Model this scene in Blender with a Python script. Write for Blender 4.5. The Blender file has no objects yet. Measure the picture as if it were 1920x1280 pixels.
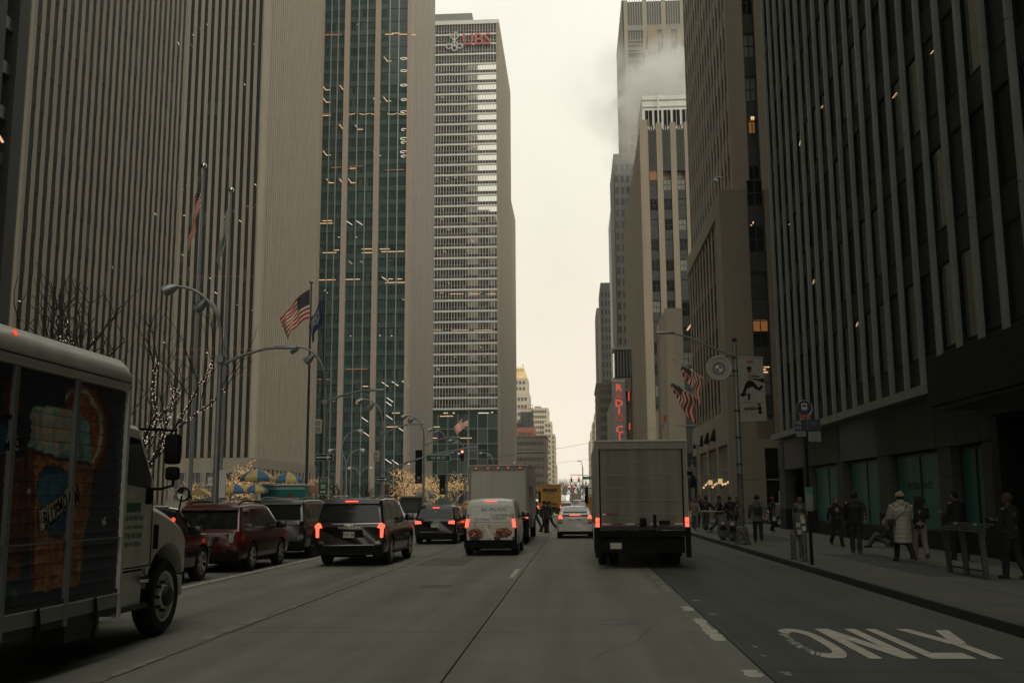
import bpy, bmesh, math, random
import numpy as np
from mathutils import Vector, Matrix
random.seed(7); np.random.seed(7)
D = bpy.data; SC = bpy.context.scene; COL = SC.collection
R = math.radians

# ------------------------------------------------------------------ camera
F, CX, CY, CAMZ = 1900.0, 960.0, 640.0, 1.8
_d = Vector(((1080-CX)/F, -(937-CY)/F, -1.0)).normalized()
_ux = -0.04
_u = Vector((_ux, (1+_d.x/-_d.z*_ux)/(_d.y/_d.z), -1.0)).normalized()
_u = (_u - _d*_u.dot(_d)).normalized()
_x = _d.cross(_u)
W2C = Matrix((( _x.x, _d.x, _u.x), (_x.y, _d.y, _u.y), (_x.z, _d.z, _u.z)))
C2W = W2C.transposed()
cam_data = D.cameras.new('camera'); cam = D.objects.new('camera', cam_data); COL.objects.link(cam)
cam_data.sensor_width = 36.0; cam_data.lens = F/1920*36; cam_data.clip_start = .1; cam_data.clip_end = 6000
M4 = C2W.to_4x4(); M4.translation = Vector((0, 0, CAMZ)); cam.matrix_world = M4
SC.camera = cam

def ray(px, py): return C2W @ Vector(((px-CX)/F, -(py-CY)/F, -1.0))
def gnd(px, py, z=0.0):
    r = ray(px, py); t = (z-CAMZ)/r.z; return Vector((r.x*t, r.y*t, z))
def at(px, py, Y):
    r = ray(px, py); t = Y/r.y; return Vector((r.x*t, Y, CAMZ+r.z*t))
def ax(px, py, X):
    r = ray(px, py); t = X/r.x; return Vector((X, r.y*t, CAMZ+r.z*t))

# ------------------------------------------------------------------ world, sun, exposure
world = D.worlds.new('World'); SC.world = world; world.use_nodes = True
nt = world.node_tree; nt.nodes.clear()
out = nt.nodes.new('ShaderNodeOutputWorld')
sky = nt.nodes.new('ShaderNodeTexSky'); sky.sky_type = 'NISHITA'; sky.sun_disc = False
sky.sun_elevation = R(48); sky.sun_rotation = R(150); sky.air_density = 2; sky.dust_density = 6
bg1 = nt.nodes.new('ShaderNodeBackground'); bg1.inputs[1].default_value = .06
nt.links.new(sky.outputs[0], bg1.inputs[0])
tc = nt.nodes.new('ShaderNodeTexCoord'); sep = nt.nodes.new('ShaderNodeSeparateXYZ')
nt.links.new(tc.outputs['Generated'], sep.inputs[0])
rmp = nt.nodes.new('ShaderNodeValToRGB'); cr = rmp.color_ramp
cr.elements[0].position = 0.0; cr.elements[0].color = (.92, .845, .69, 1)
cr.elements[1].position = .6; cr.elements[1].color = (.88, .88, .78, 1)
e = cr.elements.new(.18); e.color = (.92, .85, .71, 1)
nt.links.new(sep.outputs[2], rmp.inputs[0])
nz = nt.nodes.new('ShaderNodeTexNoise'); nz.inputs['Scale'].default_value = 2.6; nz.inputs['Detail'].default_value = 5
mp = nt.nodes.new('ShaderNodeMapRange'); mp.inputs[1].default_value = .3; mp.inputs[2].default_value = .7
mp.inputs[3].default_value = 1.12; mp.inputs[4].default_value = 1.34
nt.links.new(tc.outputs['Generated'], nz.inputs[0]); nt.links.new(nz.outputs[0], mp.inputs[0])
bg2 = nt.nodes.new('ShaderNodeBackground'); SKYK = 1.22
nt.links.new(rmp.outputs[0], bg2.inputs[0]); nt.links.new(mp.outputs[0], bg2.inputs[1])
mixs = nt.nodes.new('ShaderNodeMixShader'); mixs.inputs[0].default_value = .93   # thick overcast over the clear sky
nt.links.new(bg1.outputs[0], mixs.inputs[1]); nt.links.new(bg2.outputs[0], mixs.inputs[2])
nt.links.new(mixs.outputs[0], out.inputs[0])

sl = D.lights.new('sun', 'SUN'); sl.energy = 1.5; sl.angle = R(40); sl.color = (1, .96, .88)
sun = D.objects.new('sun', sl); COL.objects.link(sun)
_el, _rot = R(48), R(150)
sd = Vector((math.sin(_rot)*math.cos(_el), math.cos(_rot)*math.cos(_el), math.sin(_el)))
sun.rotation_euler = sd.to_track_quat('Z', 'Y').to_euler()
SC.view_settings.view_transform = 'Standard'; SC.view_settings.look = 'None'
SC.view_settings.exposure = 0.0; SC.view_settings.gamma = 1; SC.view_settings.use_curve_mapping = False
SC.render.engine = 'CYCLES'
cy = SC.cycles; cy.max_bounces = 7; cy.diffuse_bounces = 3; cy.glossy_bounces = 3; cy.transmission_bounces = 4
cy.transparent_max_bounces = 12; cy.volume_bounces = 3; cy.use_denoising = True; cy.sample_clamp_indirect = 4
try: cy.denoiser = 'OPENIMAGEDENOISE'
except Exception: pass
cy.volume_step_rate = .8; cy.volume_max_steps = 48

# ------------------------------------------------------------------ materials
TS = D.scenes.new('scratch')
def baked(*obs):
    '''evaluate the modifiers of obs[0] in a scratch scene'''
    for o in obs:
        for c_ in list(o.users_collection): c_.objects.unlink(o)
        TS.collection.objects.link(o)
    with bpy.context.temp_override(scene=TS, view_layer=TS.view_layers[0]):
        dg = bpy.context.evaluated_depsgraph_get(); dg.update()
        me = D.meshes.new_from_object(obs[0].evaluated_get(dg))
    for o in obs: TS.collection.objects.unlink(o)
    return me
def s2l(c):
    return tuple((x/12.92 if x <= .04045 else ((x+.055)/1.055)**2.4) for x in c)
def mat(name, col, rough=.6, metal=0.0, var=0.0, vscale=3.0, bump=0.0, bscale=40.0, emit=None, estr=0.0,
        streak=0.0, coat=0.0, spec=.5, col2=None, axis=(1, 1, .08), rv=.1):
    m = D.materials.new(name); m.use_nodes = True; n = m.node_tree; b = n.nodes['Principled BSDF']
    b.inputs['Base Color'].default_value = (*col, 1); b.inputs['Roughness'].default_value = rough
    b.inputs['Metallic'].default_value = metal; b.inputs['Specular IOR Level'].default_value = spec
    if coat: b.inputs['Coat Weight'].default_value = coat; b.inputs['Coat Roughness'].default_value = .06
    if emit:
        b.inputs['Emission Color'].default_value = (*emit, 1); b.inputs['Emission Strength'].default_value = estr
    if var or bump or streak:
        g = n.nodes.new('ShaderNodeNewGeometry')
    if var or streak:
        t = n.nodes.new('ShaderNodeTexNoise'); t.inputs['Scale'].default_value = vscale; t.inputs['Detail'].default_value = 6
        t.inputs['Roughness'].default_value = .65
        n.links.new(g.outputs['Position'], t.inputs['Vector'])
        last = t.outputs['Fac']
        if streak:
            mpp = n.nodes.new('ShaderNodeMapping'); mpp.inputs['Scale'].default_value = axis
            t2 = n.nodes.new('ShaderNodeTexNoise'); t2.inputs['Scale'].default_value = vscale*2.2; t2.inputs['Detail'].default_value = 4
            n.links.new(g.outputs['Position'], mpp.inputs[0]); n.links.new(mpp.outputs[0], t2.inputs['Vector'])
            mx = n.nodes.new('ShaderNodeMix'); mx.inputs[0].default_value = streak
            n.links.new(t.outputs['Fac'], mx.inputs[2]); n.links.new(t2.outputs['Fac'], mx.inputs[3]); last = mx.outputs[0]
        rp = n.nodes.new('ShaderNodeValToRGB')
        rp.color_ramp.elements[0].position = .3; rp.color_ramp.elements[1].position = .7
        v = var or .25
        c2 = col2 or tuple(min(1, c*(1+v)) for c in col)
        rp.color_ramp.elements[0].color = (*[c*(1-v) for c in col], 1); rp.color_ramp.elements[1].color = (*c2, 1)
        n.links.new(last, rp.inputs[0]); n.links.new(rp.outputs[0], b.inputs['Base Color'])
        rr = n.nodes.new('ShaderNodeMapRange'); rr.inputs[3].default_value = max(.02, rough-rv); rr.inputs[4].default_value = min(1, rough+rv)
        n.links.new(t.outputs['Fac'], rr.inputs[0]); n.links.new(rr.outputs[0], b.inputs['Roughness'])
    if bump:
        t3 = n.nodes.new('ShaderNodeTexNoise'); t3.inputs['Scale'].default_value = bscale; t3.inputs['Detail'].default_value = 5
        bp = n.nodes.new('ShaderNodeBump'); bp.inputs['Strength'].default_value = bump; bp.inputs['Distance'].default_value = .02
        n.links.new(g.outputs['Position'], t3.inputs['Vector']); n.links.new(t3.outputs['Fac'], bp.inputs['Height'])
        n.links.new(bp.outputs[0], b.inputs['Normal'])
    return m
def glow(name, col, s): return mat(name, (.02, .02, .02), .6, emit=col, estr=s)
def printm(name, rough=.6, metal=0.0, spec=.4):
    m = mat(name, (.5, .5, .5), rough, metal, spec=spec); n = m.node_tree
    a = n.nodes.new('ShaderNodeAttribute'); a.attribute_name = 'Col'
    n.links.new(a.outputs['Color'], n.nodes['Principled BSDF'].inputs['Base Color']); return m

M = {}
M['limestone'] = mat('limestone', (.2, .176, .132), .85, var=.16, vscale=.35, streak=.5, bump=.25, bscale=6)
M['limestone_pale'] = mat('pale limestone', (.275, .243, .183), .85, var=.14, vscale=.3, streak=.5)
M['deco_stone'] = mat('buff deco limestone', (.22, .188, .138), .88, var=.2, vscale=.3, streak=.6, bump=.2, bscale=5)
M['deco_stone2'] = mat('warm deco limestone', (.27, .228, .165), .88, var=.16, vscale=.25, streak=.6)
M['pink_granite'] = mat('pinkish granite', (.3, .25, .19), .75, var=.1, vscale=.5, streak=.3)
M['dark_granite'] = mat('dark granite', (.013, .014, .013), .6, var=.25, vscale=2, spec=.2)
M['cream_brick'] = mat('cream brick', (.5, .43, .33), .9, var=.15, vscale=.4, streak=.4)
M['brown_brick'] = mat('brown brick', (.14, .115, .09), .9, var=.25, vscale=.6)
M['red_brick'] = mat('red brick', (.3, .1, .07), .9, var=.25, vscale=.8)
M['grey_facade'] = mat('grey facade', (.2, .2, .185), .7, var=.12, vscale=.3, streak=.4)
M['alu_green'] = mat('weathered aluminium', (.2, .235, .205), .5, .3, var=.25, vscale=.8, streak=.6)
M['alu_white'] = mat('white aluminium', (.62, .6, .54), .5, var=.06, vscale=.6)
M['alu_grey'] = mat('grey aluminium', (.3, .32, .31), .4, .6, var=.1, vscale=2)
M['spandrel_dark'] = mat('dark spandrel', (.016, .021, .019), .4, var=.3, vscale=.8)
M['spandrel_green'] = mat('green glass spandrel', (.028, .058, .049), .35, var=.25, vscale=.5)
M['recess_shade'] = mat('shaded recess stone', (.06, .055, .044), .9)  # limestone darkened so the colour itself carries the shade between ribs
M['spandrel_grey'] = mat('grey cast spandrel', (.05, .051, .046), .7, var=.35, vscale=2.5, streak=.5)
def glass(name, col, rough=.06, spec=.42): return mat(name, col, rough, 0, spec=spec)
M['glass_black'] = glass('black glass', (.008, .011, .01), .12)
M['slot_glass'] = mat('inset dark glass', (.008, .011, .010), .5, spec=.1)
M['slot_glass2'] = mat('inset glass with blind', (.03, .036, .032), .5, spec=.1)
M['glass_dark'] = glass('dark window glass', (.02, .028, .026))
M['glass_mid'] = glass('window with blind', (.07, .08, .072), .2)
M['glass_green'] = glass('green tinted glass', (.018, .045, .038), .08, .5)
M['glass_green2'] = glass('green glass with blind', (.05, .075, .064), .15, .5)
M['glass_green3'] = glass('deep green glass', (.012, .024, .021), .08, .5)
M['glass_teal'] = mat('teal shopfront glass', (.06, .25, .22), .35, var=.4, vscale=.8, streak=.7, spec=.15)
M['glass_mirror'] = mat('mirrored office glass', (.75, .76, .7), .03, 1.0)
M['glass_blind'] = glass('pale drawn blind', (.2, .2, .17), .3)
M['lamp_warm'] = glow('warm ceiling light', (1, .62, .3), .85)
M['lamp_orange'] = glow('orange ceiling light', (1, .38, .12), .3)
M['lamp_white'] = glow('cool ceiling light', (1, .87, .68), 1.0)
M['room_amber'] = glow('amber lit room', (1, .4, .1), .16)
M['fairy_gold'] = glow('gold fairy light', (1, .58, .22), .75); M['fairy'] = glow('fairy light', (1, .62, .25), 2.5)
M['fairy_white'] = glow('white fairy light', (1, .8, .62), 1.1)
M['concrete_road'] = mat('concrete roadway', (.218, .22, .185), .85, var=.3, vscale=.55, bump=.35, bscale=30, streak=.6, axis=(1.3, .05, 1), spec=.3)
M['asphalt'] = mat('asphalt', (.092, .1, .084), .85, var=.28, vscale=.7, bump=.45, bscale=45, streak=.5, axis=(1.2, .06, 1), spec=.3)
M['asphalt_patch'] = mat('asphalt patch', (.15, .15, .122), .88, var=.2, vscale=.7, bump=.4, bscale=45)
M['joint'] = mat('tar joint', (.016, .016, .015), .7)
M['sidewalk'] = mat('sidewalk concrete', (.11, .113, .092), .85, var=.2, vscale=.8, bump=.3, bscale=25)
M['sidewalk_dark'] = mat('dark sidewalk band', (.05, .055, .048), .85, var=.2, vscale=.8, bump=.3, bscale=25)
M['plaza'] = mat('plaza paving', (.2, .19, .165), .8, var=.15, vscale=.5)
M['kerb'] = mat('granite kerb', (.085, .085, .075), .8, var=.25, vscale=1.5)
M['kerb_face'] = mat('steel kerb face', (.045, .045, .042), .8, var=.2, vscale=1.5)
M['paint'] = mat('worn white road paint', (.56, .52, .42), .7, var=.22, vscale=6)
M['paint_worn'] = mat('very worn road paint', (.27, .25, .2), .75, var=.3, vscale=5)
M['blue_panel'] = mat('faded blue sign band', (.03, .05, .068), .5, var=.12, vscale=1.5, streak=.5)
M['pole'] = mat('galvanised pole', (.25, .26, .25), .5, .5, var=.2, vscale=4, streak=.3)
M['pole_dark'] = mat('dark bronze pole', (.02, .02, .02), .45, var=.2)
M['black'] = mat('black', (.01, .01, .01), .7, spec=.15)
M['black_rubber'] = mat('tyre rubber', (.014, .014, .013), .85, var=.3, vscale=8)
M['chrome'] = mat('chrome', (.7, .7, .68), .12, 1)
M['rim'] = mat('alloy rim', (.75, .75, .73), .35, .8)
M['rim_dark'] = mat('dark alloy rim', (.1, .1, .1), .35, .8)
M['steel'] = mat('dull steel', (.3, .3, .28), .45, .8, var=.2, vscale=5)
M['steel_dark'] = mat('dark steel', (.05, .05, .048), .5, .5, var=.3, vscale=4)
M['tail_on'] = glow('lit tail lamp', (1, .09, .045), 2.6)
M['tail_dim'] = glow('lit side marker', (1, .1, .05), .9)
M['tail_off'] = mat('tail lamp lens', (.16, .008, .008), .15, coat=.5)
M['lens_clear'] = mat('clear lens', (.4, .4, .38), .15)
M['signal_red'] = glow('red signal', (1, .12, .09), 6)
M['neon'] = glow('red neon', (1, .1, .06), .75)
M['white'] = mat('white', (.7, .69, .64), .5, var=.04)
M['plate'] = mat('number plate', (.5, .48, .36), .5)
M['print'] = printm('print')
M['cloth_print'] = printm('cloth print', .9)

# ------------------------------------------------------------------ mesh helpers
class MB:
    def __init__(s): s.v = []; s.f = []; s.m = []
    def add(s, vs, fs, mi=0):
        o = len(s.v); s.v += [tuple(q) for q in vs]
        for f in fs: s.f.append(tuple(i+o for i in f)); s.m.append(mi)
        return s
    def box(s, x0, x1, y0, y1, z0, z1, mi=0):
        return s.add([(x0,y0,z0),(x1,y0,z0),(x1,y1,z0),(x0,y1,z0),(x0,y0,z1),(x1,y0,z1),(x1,y1,z1),(x0,y1,z1)],
              [(0,3,2,1),(4,5,6,7),(0,1,5,4),(1,2,6,5),(2,3,7,6),(3,0,4,7)], mi)
    def quad(s, a, b, c, d, mi=0): return s.add([a, b, c, d], [(0, 1, 2, 3)], mi)
    def tube(s, pts, rs, n=8, mi=0, cap=True):
        pts = [Vector(p) for p in pts]
        if not hasattr(rs, '__len__'): rs = [rs]*len(pts)
        o = len(s.v); up = None
        for i, p in enumerate(pts):
            d = (pts[min(i+1, len(pts)-1)]-pts[max(i-1, 0)])
            if d.length < 1e-9: d = Vector((0, 0, 1))
            d.normalize()
            if up is None:
                up = Vector((1, 0, 0)) if abs(d.x) < .8 else Vector((0, 1, 0))
            a = (up-d*up.dot(d)).normalized(); up = a; b = d.cross(a)
            for k in range(n):
                t = 2*math.pi*k/n; q = p+(a*math.cos(t)+b*math.sin(t))*rs[i]; s.v.append(tuple(q))
        for i in range(len(pts)-1):
            for k in range(n):
                k2 = (k+1) % n
                s.f.append((o+i*n+k, o+i*n+k2, o+(i+1)*n+k2, o+(i+1)*n+k)); s.m.append(mi)
        if cap:
            s.f.append(tuple(o+k for k in range(n))[::-1]); s.m.append(mi)
            s.f.append(tuple(o+(len(pts)-1)*n+k for k in range(n))); s.m.append(mi)
        return s
    def lathe(s, prof, n=16, c=(0,0,0), axis='z', mi=0, cap=True):
        o = len(s.v)
        for r, h in prof:
            for k in range(n):
                t = 2*math.pi*k/n; a, b = r*math.cos(t), r*math.sin(t)
                q = (a, b, h) if axis == 'z' else ((h, a, b) if axis == 'x' else (b, h, a))
                s.v.append((q[0]+c[0], q[1]+c[1], q[2]+c[2]))
        for i in range(len(prof)-1):
            for k in range(n):
                k2 = (k+1) % n; s.f.append((o+i*n+k, o+i*n+k2, o+(i+1)*n+k2, o+(i+1)*n+k)); s.m.append(mi)
        if cap and prof[0][0] > 1e-4: s.f.append(tuple(o+k for k in range(n))[::-1]); s.m.append(mi)
        if cap and prof[-1][0] > 1e-4: s.f.append(tuple(o+(len(prof)-1)*n+k for k in range(n))); s.m.append(mi)
        return s
    def prism(s, poly, y0, y1, mi=0):        # poly in x,z extruded along y
        n = len(poly)
        return s.add([(x, y0, z) for x, z in poly]+[(x, y1, z) for x, z in poly],
              [tuple(range(n)), tuple(range(n, 2*n))[::-1]]+[(i, i+n, (i+1) % n+n, (i+1) % n) for i in range(n)], mi)
    def prismx(s, poly, x0, x1, mi=0):       # poly in y,z extruded along x
        n = len(poly)
        return s.add([(x0, y, z) for y, z in poly]+[(x1, y, z) for y, z in poly],
              [tuple(range(n))[::-1], tuple(range(n, 2*n))]+[(i, (i+1) % n, (i+1) % n+n, i+n) for i in range(n)], mi)
    def ball(s, c, r, n=10, sz=1.0, mi=0):
        k = max(4, n//2); return s.lathe([(max(1e-5, r*math.sin(math.pi*i/k)), -r*sz*math.cos(math.pi*i/k)) for i in range(k+1)], n, c, mi=mi)
    def mesh(s, name, mats, smooth=None, bevel=0):
        me = D.meshes.new(name); me.from_pydata(s.v, [], s.f); 
        for q in (mats if isinstance(mats, (list, tuple)) else [mats]): me.materials.append(q)
        if max(s.m, default=0): me.polygons.foreach_set('material_index', s.m)
        if smooth is not None or bevel: fin(me, smooth or 35, bevel)
        me.update(); return me
    def build(s, name, mats, parent=None, loc=(0,0,0), rz=0.0, smooth=None, bevel=0):
        return obj(name, s.mesh(name, mats, smooth, bevel), parent, loc, rz)
def fin(me, ang=35, bevel=0):
    bm = bmesh.new(); bm.from_mesh(me)
    bmesh.ops.remove_doubles(bm, verts=bm.verts, dist=1e-5)
    bmesh.ops.recalc_face_normals(bm, faces=bm.faces)
    if bevel:
        es = [e for e in bm.edges if len(e.link_faces) == 2 and e.calc_face_angle(0) > .6]
        bmesh.ops.bevel(bm, geom=es, offset=bevel, segments=2, affect='EDGES', profile=.6, clamp_overlap=True)
    for f in bm.faces: f.smooth = True
    a = R(ang)
    for e in bm.edges: e.smooth = len(e.link_faces) == 2 and e.calc_face_angle(0) < a
    bm.to_mesh(me); bm.free()
def obj(name, me, parent=None, loc=(0,0,0), rz=0.0, rot=None, sc=None):
    o = D.objects.new(name, me); COL.objects.link(o); o.location = loc
    o.rotation_euler = rot if rot is not None else (0, 0, rz)
    if sc: o.scale = sc
    if parent is not None: o.parent = parent
    return o
def thing(name, label, cat, loc=(0,0,0), rz=0.0, group=None):
    o = D.objects.new(name, None); COL.objects.link(o); o.location = loc; o.rotation_euler = (0, 0, rz); o.empty_display_size = .2
    o['label'] = label; o['category'] = cat
    if group: o['group'] = group
    return o
def tag(o, label, cat, group=None):
    o['label'] = label; o['category'] = cat
    if group: o['group'] = group
    return o
def struct(o): o['kind'] = 'structure'; return o
def stuff(o): o['kind'] = 'stuff'; return o
def dup(o, label=None, loc=None, rz=None):
    def cp(s, par):
        c = s.copy(); COL.objects.link(c); c.parent = par
        for ch in CH.get(s.name, []): cp(ch, c)
        return c
    CH = {}
    for q in D.objects:
        if q.parent: CH.setdefault(q.parent.name, []).append(q)
    c = cp(o, None)
    if label: c['label'] = label
    if loc is not None: c.location = loc
    if rz is not None: c.rotation_euler = (0, 0, rz)
    return c
def text(name, body, size, m, parent, loc, rot=(R(90),0,0), depth=.004, align='CENTER', sx=1.0, sy=1.0, bold=0.0, shear=0.0):
    cu = D.curves.new('t', 'FONT'); cu.body = body; cu.size = size; cu.align_x = align; cu.align_y = 'CENTER'
    cu.extrude = depth; cu.resolution_u = 2; cu.offset = bold; cu.shear = shear
    to = D.objects.new('t', cu)
    me = baked(to); D.objects.remove(to); D.curves.remove(cu)
    me.materials.clear(); me.materials.append(m)
    for v in me.vertices: v.co.x *= sx; v.co.y *= sy
    o = obj(name, me, parent, loc, rot=rot); return o
_G = np.random.RandomState(3).rand(64, 64)
def vnoise(x, y, oct=4):
    '''smooth value noise, about -1..1'''
    t = 0; amp = 1; tot = 0
    for o in range(oct):
        xi, yi = np.floor(x).astype(int), np.floor(y).astype(int); fx, fy = x-xi, y-yi; fx = fx*fx*(3-2*fx); fy = fy*fy*(3-2*fy)
        g = lambda a, b: _G[(a+7*o) % 64, (b+13*o) % 64]
        t = t+amp*((g(xi, yi)*(1-fx)+g(xi+1, yi)*fx)*(1-fy)+(g(xi, yi+1)*(1-fx)+g(xi+1, yi+1)*fx)*fy); tot += amp; amp *= .55; x = x*2.03+5.1; y = y*2.03+9.7
    return (t/tot-.5)*3.2
def painted(name, w, h, nx, nz, fn, m, parent, loc=(0,0,0), rz=0.0, shape=None, rot=None):
    xs = np.linspace(0, w, nx+1); zs = np.linspace(0, h, nz+1); X, Z = np.meshgrid(xs, zs)
    Y = np.zeros_like(X); P = np.stack([X, Y, Z], -1)
    if shape: P = shape(X, Z)
    me = D.meshes.new(name); idx = np.arange((nx+1)*(nz+1)).reshape(nz+1, nx+1)
    q = np.stack([idx[:-1,:-1], idx[:-1,1:], idx[1:,1:], idx[1:,:-1]], -1).reshape(-1, 4)
    me.from_pydata(P.reshape(-1, 3).tolist(), [], q.tolist())
    c = fn(X, Z); ca = me.color_attributes.new('Col', 'FLOAT_COLOR', 'POINT')
    c = np.where(c <= .04045, c/12.92, ((np.clip(c, 0, 1)+.055)/1.055)**2.4)
    ca.data.foreach_set('color', np.concatenate([c, np.ones(c.shape[:2]+(1,))], -1).reshape(-1).astype(np.float32))
    me.materials.append(m)
    for p in me.polygons: p.use_smooth = True
    return obj(name, me, parent, loc, rz, rot=rot)

# ------------------------------------------------------------------ the ground
BY0, BY1 = 59.5, 76.0          # cross street
struct(MB().add([(-3000,-400,-.03),(3000,-400,-.03),(3000,4000,-.03),(-3000,4000,-.03)], [(0,1,2,3)]).build('ground', M['asphalt']))
KR, KL = 5.75, -10.95
road = struct(MB().box(KL, KR, -60, 1500, -.6, -.022).build('road', M['joint']))
# concrete slabs of the carriageway, one object each near the camera
def slab(x0, x1, y0, y1, m='concrete_road'):
    g = .012
    return MB().box(x0+g, x1-g, y0+g, y1-g, -.1, random.uniform(-.002, .0015)).build('road_slab', M[m], road)
cols = [(-10.95, -8.25), (-8.25, -4.86), (-4.86, -1.38), (-1.38, 1.95)]
ys = [2.2+6.1*i for i in range(-2, 20)]
for ci, (a, b) in enumerate(cols):
    off = [0, 1.2, 0, 0][ci]
    for i in range(len(ys)-1): slab(a, b, ys[i]+off, ys[i+1]+off)
struct(MB().box(-10.95, 1.95, ys[-1]+1.2, 1500, -.1, 0).build('road', M['concrete_road']))
for a, b in zip([-9.95, 11.3, 33, 70], [11.3, 33, 70, 1500]):
    slab(1.95, KR, a, b, 'asphalt')
struct(MB().box(-300, KL, BY0, BY1, -.6, -.004).build('cross_street', M['asphalt']))
struct(MB().box(KR, 300, BY0, BY1, -.6, -.004).build('cross_street', M['asphalt']))

def walk(name, x0, x1, y0, y1, m='sidewalk'):
    return struct(MB().box(x0, x1, y0, y1, -.6, .135).build(name, M[m]))
sw = walk('sidewalk', KR+.16, 40, -60, BY0-.4, 'joint')
def tile(x0, x1, y0, y1, m): MB().box(x0+.008, x1-.008, y0+.008, y1-.008, .12, .15+random.uniform(-.002,.002)).build('paving_slab', M[m], sw)
yy = 1.5
xs_ = [KR+.16, 7.45, 8.95, 10.3, 11.6]
n = 0
while yy < 58:
    for a, b in zip(xs_[:-1], xs_[1:]):
        dark = (7 < a < 8 and (int(yy/1.5) % 12) in (3, 4, 5, 6, 7, 8))
        tile(a, b, yy, min(yy+1.5, 59.1), 'sidewalk_dark' if dark else 'sidewalk')
    yy += 1.5
kb = struct(MB().box(KR, KR+.16, -60, BY0-.4, -.1, .152).build('kerb', M['kerb']))
MB().box(KR-.012, KR-.001, -60, BY0-.4, -.05, .135).build('kerb_face', M['kerb_face'], kb)
walk('sidewalk', KR+.16, 60, BY1, 1200); struct(MB().box(KR, KR+.16, BY1, 1200, -.1, .14).build('kerb', M['kerb']))
walk('sidewalk', -19, KL-.16, -60, BY0-.4); struct(MB().box(KL-.16, KL, -60, BY0-.4, -.1, .14).build('kerb', M['kerb']))
walk('sidewalk', -19, KL-.16, BY1, 1200); struct(MB().box(KL-.16, KL, BY1, 1200, -.1, .14).build('kerb', M['kerb']))
walk('plaza', -120, -19.01, -60, BY0-.4, 'plaza'); walk('plaza', -120, -19.01, BY1, 900, 'plaza')

# painted markings
def mark(x0, x1, y0, y1, m='paint', label='white lane line', rough=.02):
    # ragged worn edges: strip of quads with jitter and gaps
    mb = MB(); n = max(2, int((y1-y0)/.12)); z = .0045
    le = [x0+random.uniform(-rough, rough) for _ in range(n+1)]; ri = [x1+random.uniform(-rough, rough) for _ in range(n+1)]
    for i in range(n):
        if m == 'paint_worn' and random.random() < .18: continue
        a, b = y0+(y1-y0)*i/n, y0+(y1-y0)*(i+1)/n
        mb.quad((le[i], a, z), (ri[i], a, z), (ri[i+1], b, z), (le[i+1], b, z))
    o = mb.build('lane_line', M[m], road); return o
for a, b in ((7.2, 7.9), (10.9, 11.35), (13.6, 16.1), (17.2, 17.9), (20.5, 26)):
    mark(1.74, 1.9, a, b, 'paint' if a < 19 else 'paint_worn', rough=.035)
for a in (11.0, 12.3, 13.0, 16.6, 18.8, 19.7): mark(2.05+random.uniform(-.05,.12), 2.2, a, a+.25, 'paint_worn', rough=.04)
mark(-4.98, -4.86, 7.0, 12.5, 'paint_worn'); mark(-5.1, -4.9, 13.6, 16.2, 'paint_worn'); mark(-4.96, -4.88, 16.6, 34, 'paint_worn')
mark(-8.5, -8.38, 18, 56, 'paint'); mark(-1.62, -1.5, 24.5, 27.5, 'paint'); mark(-1.6, -1.5, 33.5, 36.5, 'paint_worn')
mark(-1.45, 1.9, 57.0, 57.5, 'paint'); mark(-8, -1.45, 57.1, 57.6, 'paint')
for i in range(16):
    MB().box(-9.6+i*.98, -9.2+i*.98, 59.2, 62.6, .001, .0055).build('crosswalk_bar', M['paint_worn'], road)
# ONLY
def road_poly(name, polys, m='paint'):
    mb = MB()
    for i_, p in enumerate(polys): mb.add([(2.66+(x-2.75)*.86, y, .005+.0008*(i_ % 4)) for x, y in p], [tuple(range(len(p)))])
    return mb.build(name, M[m], road)
def stroke(p, q, w): # horizontal-width stroke of a stretched road letter
    return [(p[0]-w/2, p[1]), (p[0]+w/2, p[1]), (q[0]+w/2, q[1]), (q[0]-w/2, q[1])]
Y0, Y1 = 12.15, 14.85; H = Y1-Y0
def L(x, t): return (x, Y0+H*t)
ring = []
for k in range(28):
    a0, a1 = 2*math.pi*k/28, 2*math.pi*(k+1)/28
    f = lambda a, r, rh: (3.06+r*math.copysign(abs(math.cos(a))**.8, math.cos(a)), Y0+H/2+H*rh*math.copysign(abs(math.sin(a))**.8, math.sin(a)))
    ji = .0
    worn = math.cos((a0+a1)/2) < -.3 and abs(math.sin(a0)) < .85
    if worn:
        for q in range(3):
            t0 = a0+(a1-a0)*(q+.15)/3; t1 = a0+(a1-a0)*(q+.7)/3; e = random.uniform(.14, .3)
            ring.append([f(t0, .31-.18+e*.2, .36), f(t0, .31+random.uniform(-.07, .01), .5), f(t1, .31+random.uniform(-.07, .01), .5), f(t1, .13+e*.2, .36)])
    else: ring.append([f(a0, .15, .36), f(a0, .31, .5), f(a1, .31, .5), f(a1, .15, .36)])
road_poly('road_letter', ring)
w = .17
road_poly('road_letter', [stroke(L(3.58, 1), L(3.58, 0), w), [L(3.5, 1), L(3.7, 1), L(4.12, 0), L(3.93, 0)], stroke(L(4.05, 1), L(4.05, 0.02), w)])
road_poly('road_letter', [stroke(L(4.38, 1), L(4.38, 0), w), [L(4.3, 0), L(4.88, 0), L(4.88, .17), L(4.3, .17)]])
road_poly('road_letter', [[L(4.78, 1), L(4.98, 1), L(5.2, .5), L(5.02, .46)], [L(5.36, .96), L(5.56, .95), L(5.28, .46), L(5.1, .5)], stroke(L(5.14, .52), L(5.14, 0), w)])
# manhole and patches
MB().lathe([(.34, 0), (.34, .006), (.3, .006), (.3, .003), (.0001, .003)], 20, (-3, 22, 0)).build('manhole_cover', M['steel_dark'], road)
for x0, x1, y0, y1 in ((-4.6, -3.2, 29, 33), (-7.6, -6.0, 33, 38)):
    MB().box(x0, x1, y0, y1, 0, .004).build('asphalt_patch', M['asphalt_patch'], road)

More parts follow.
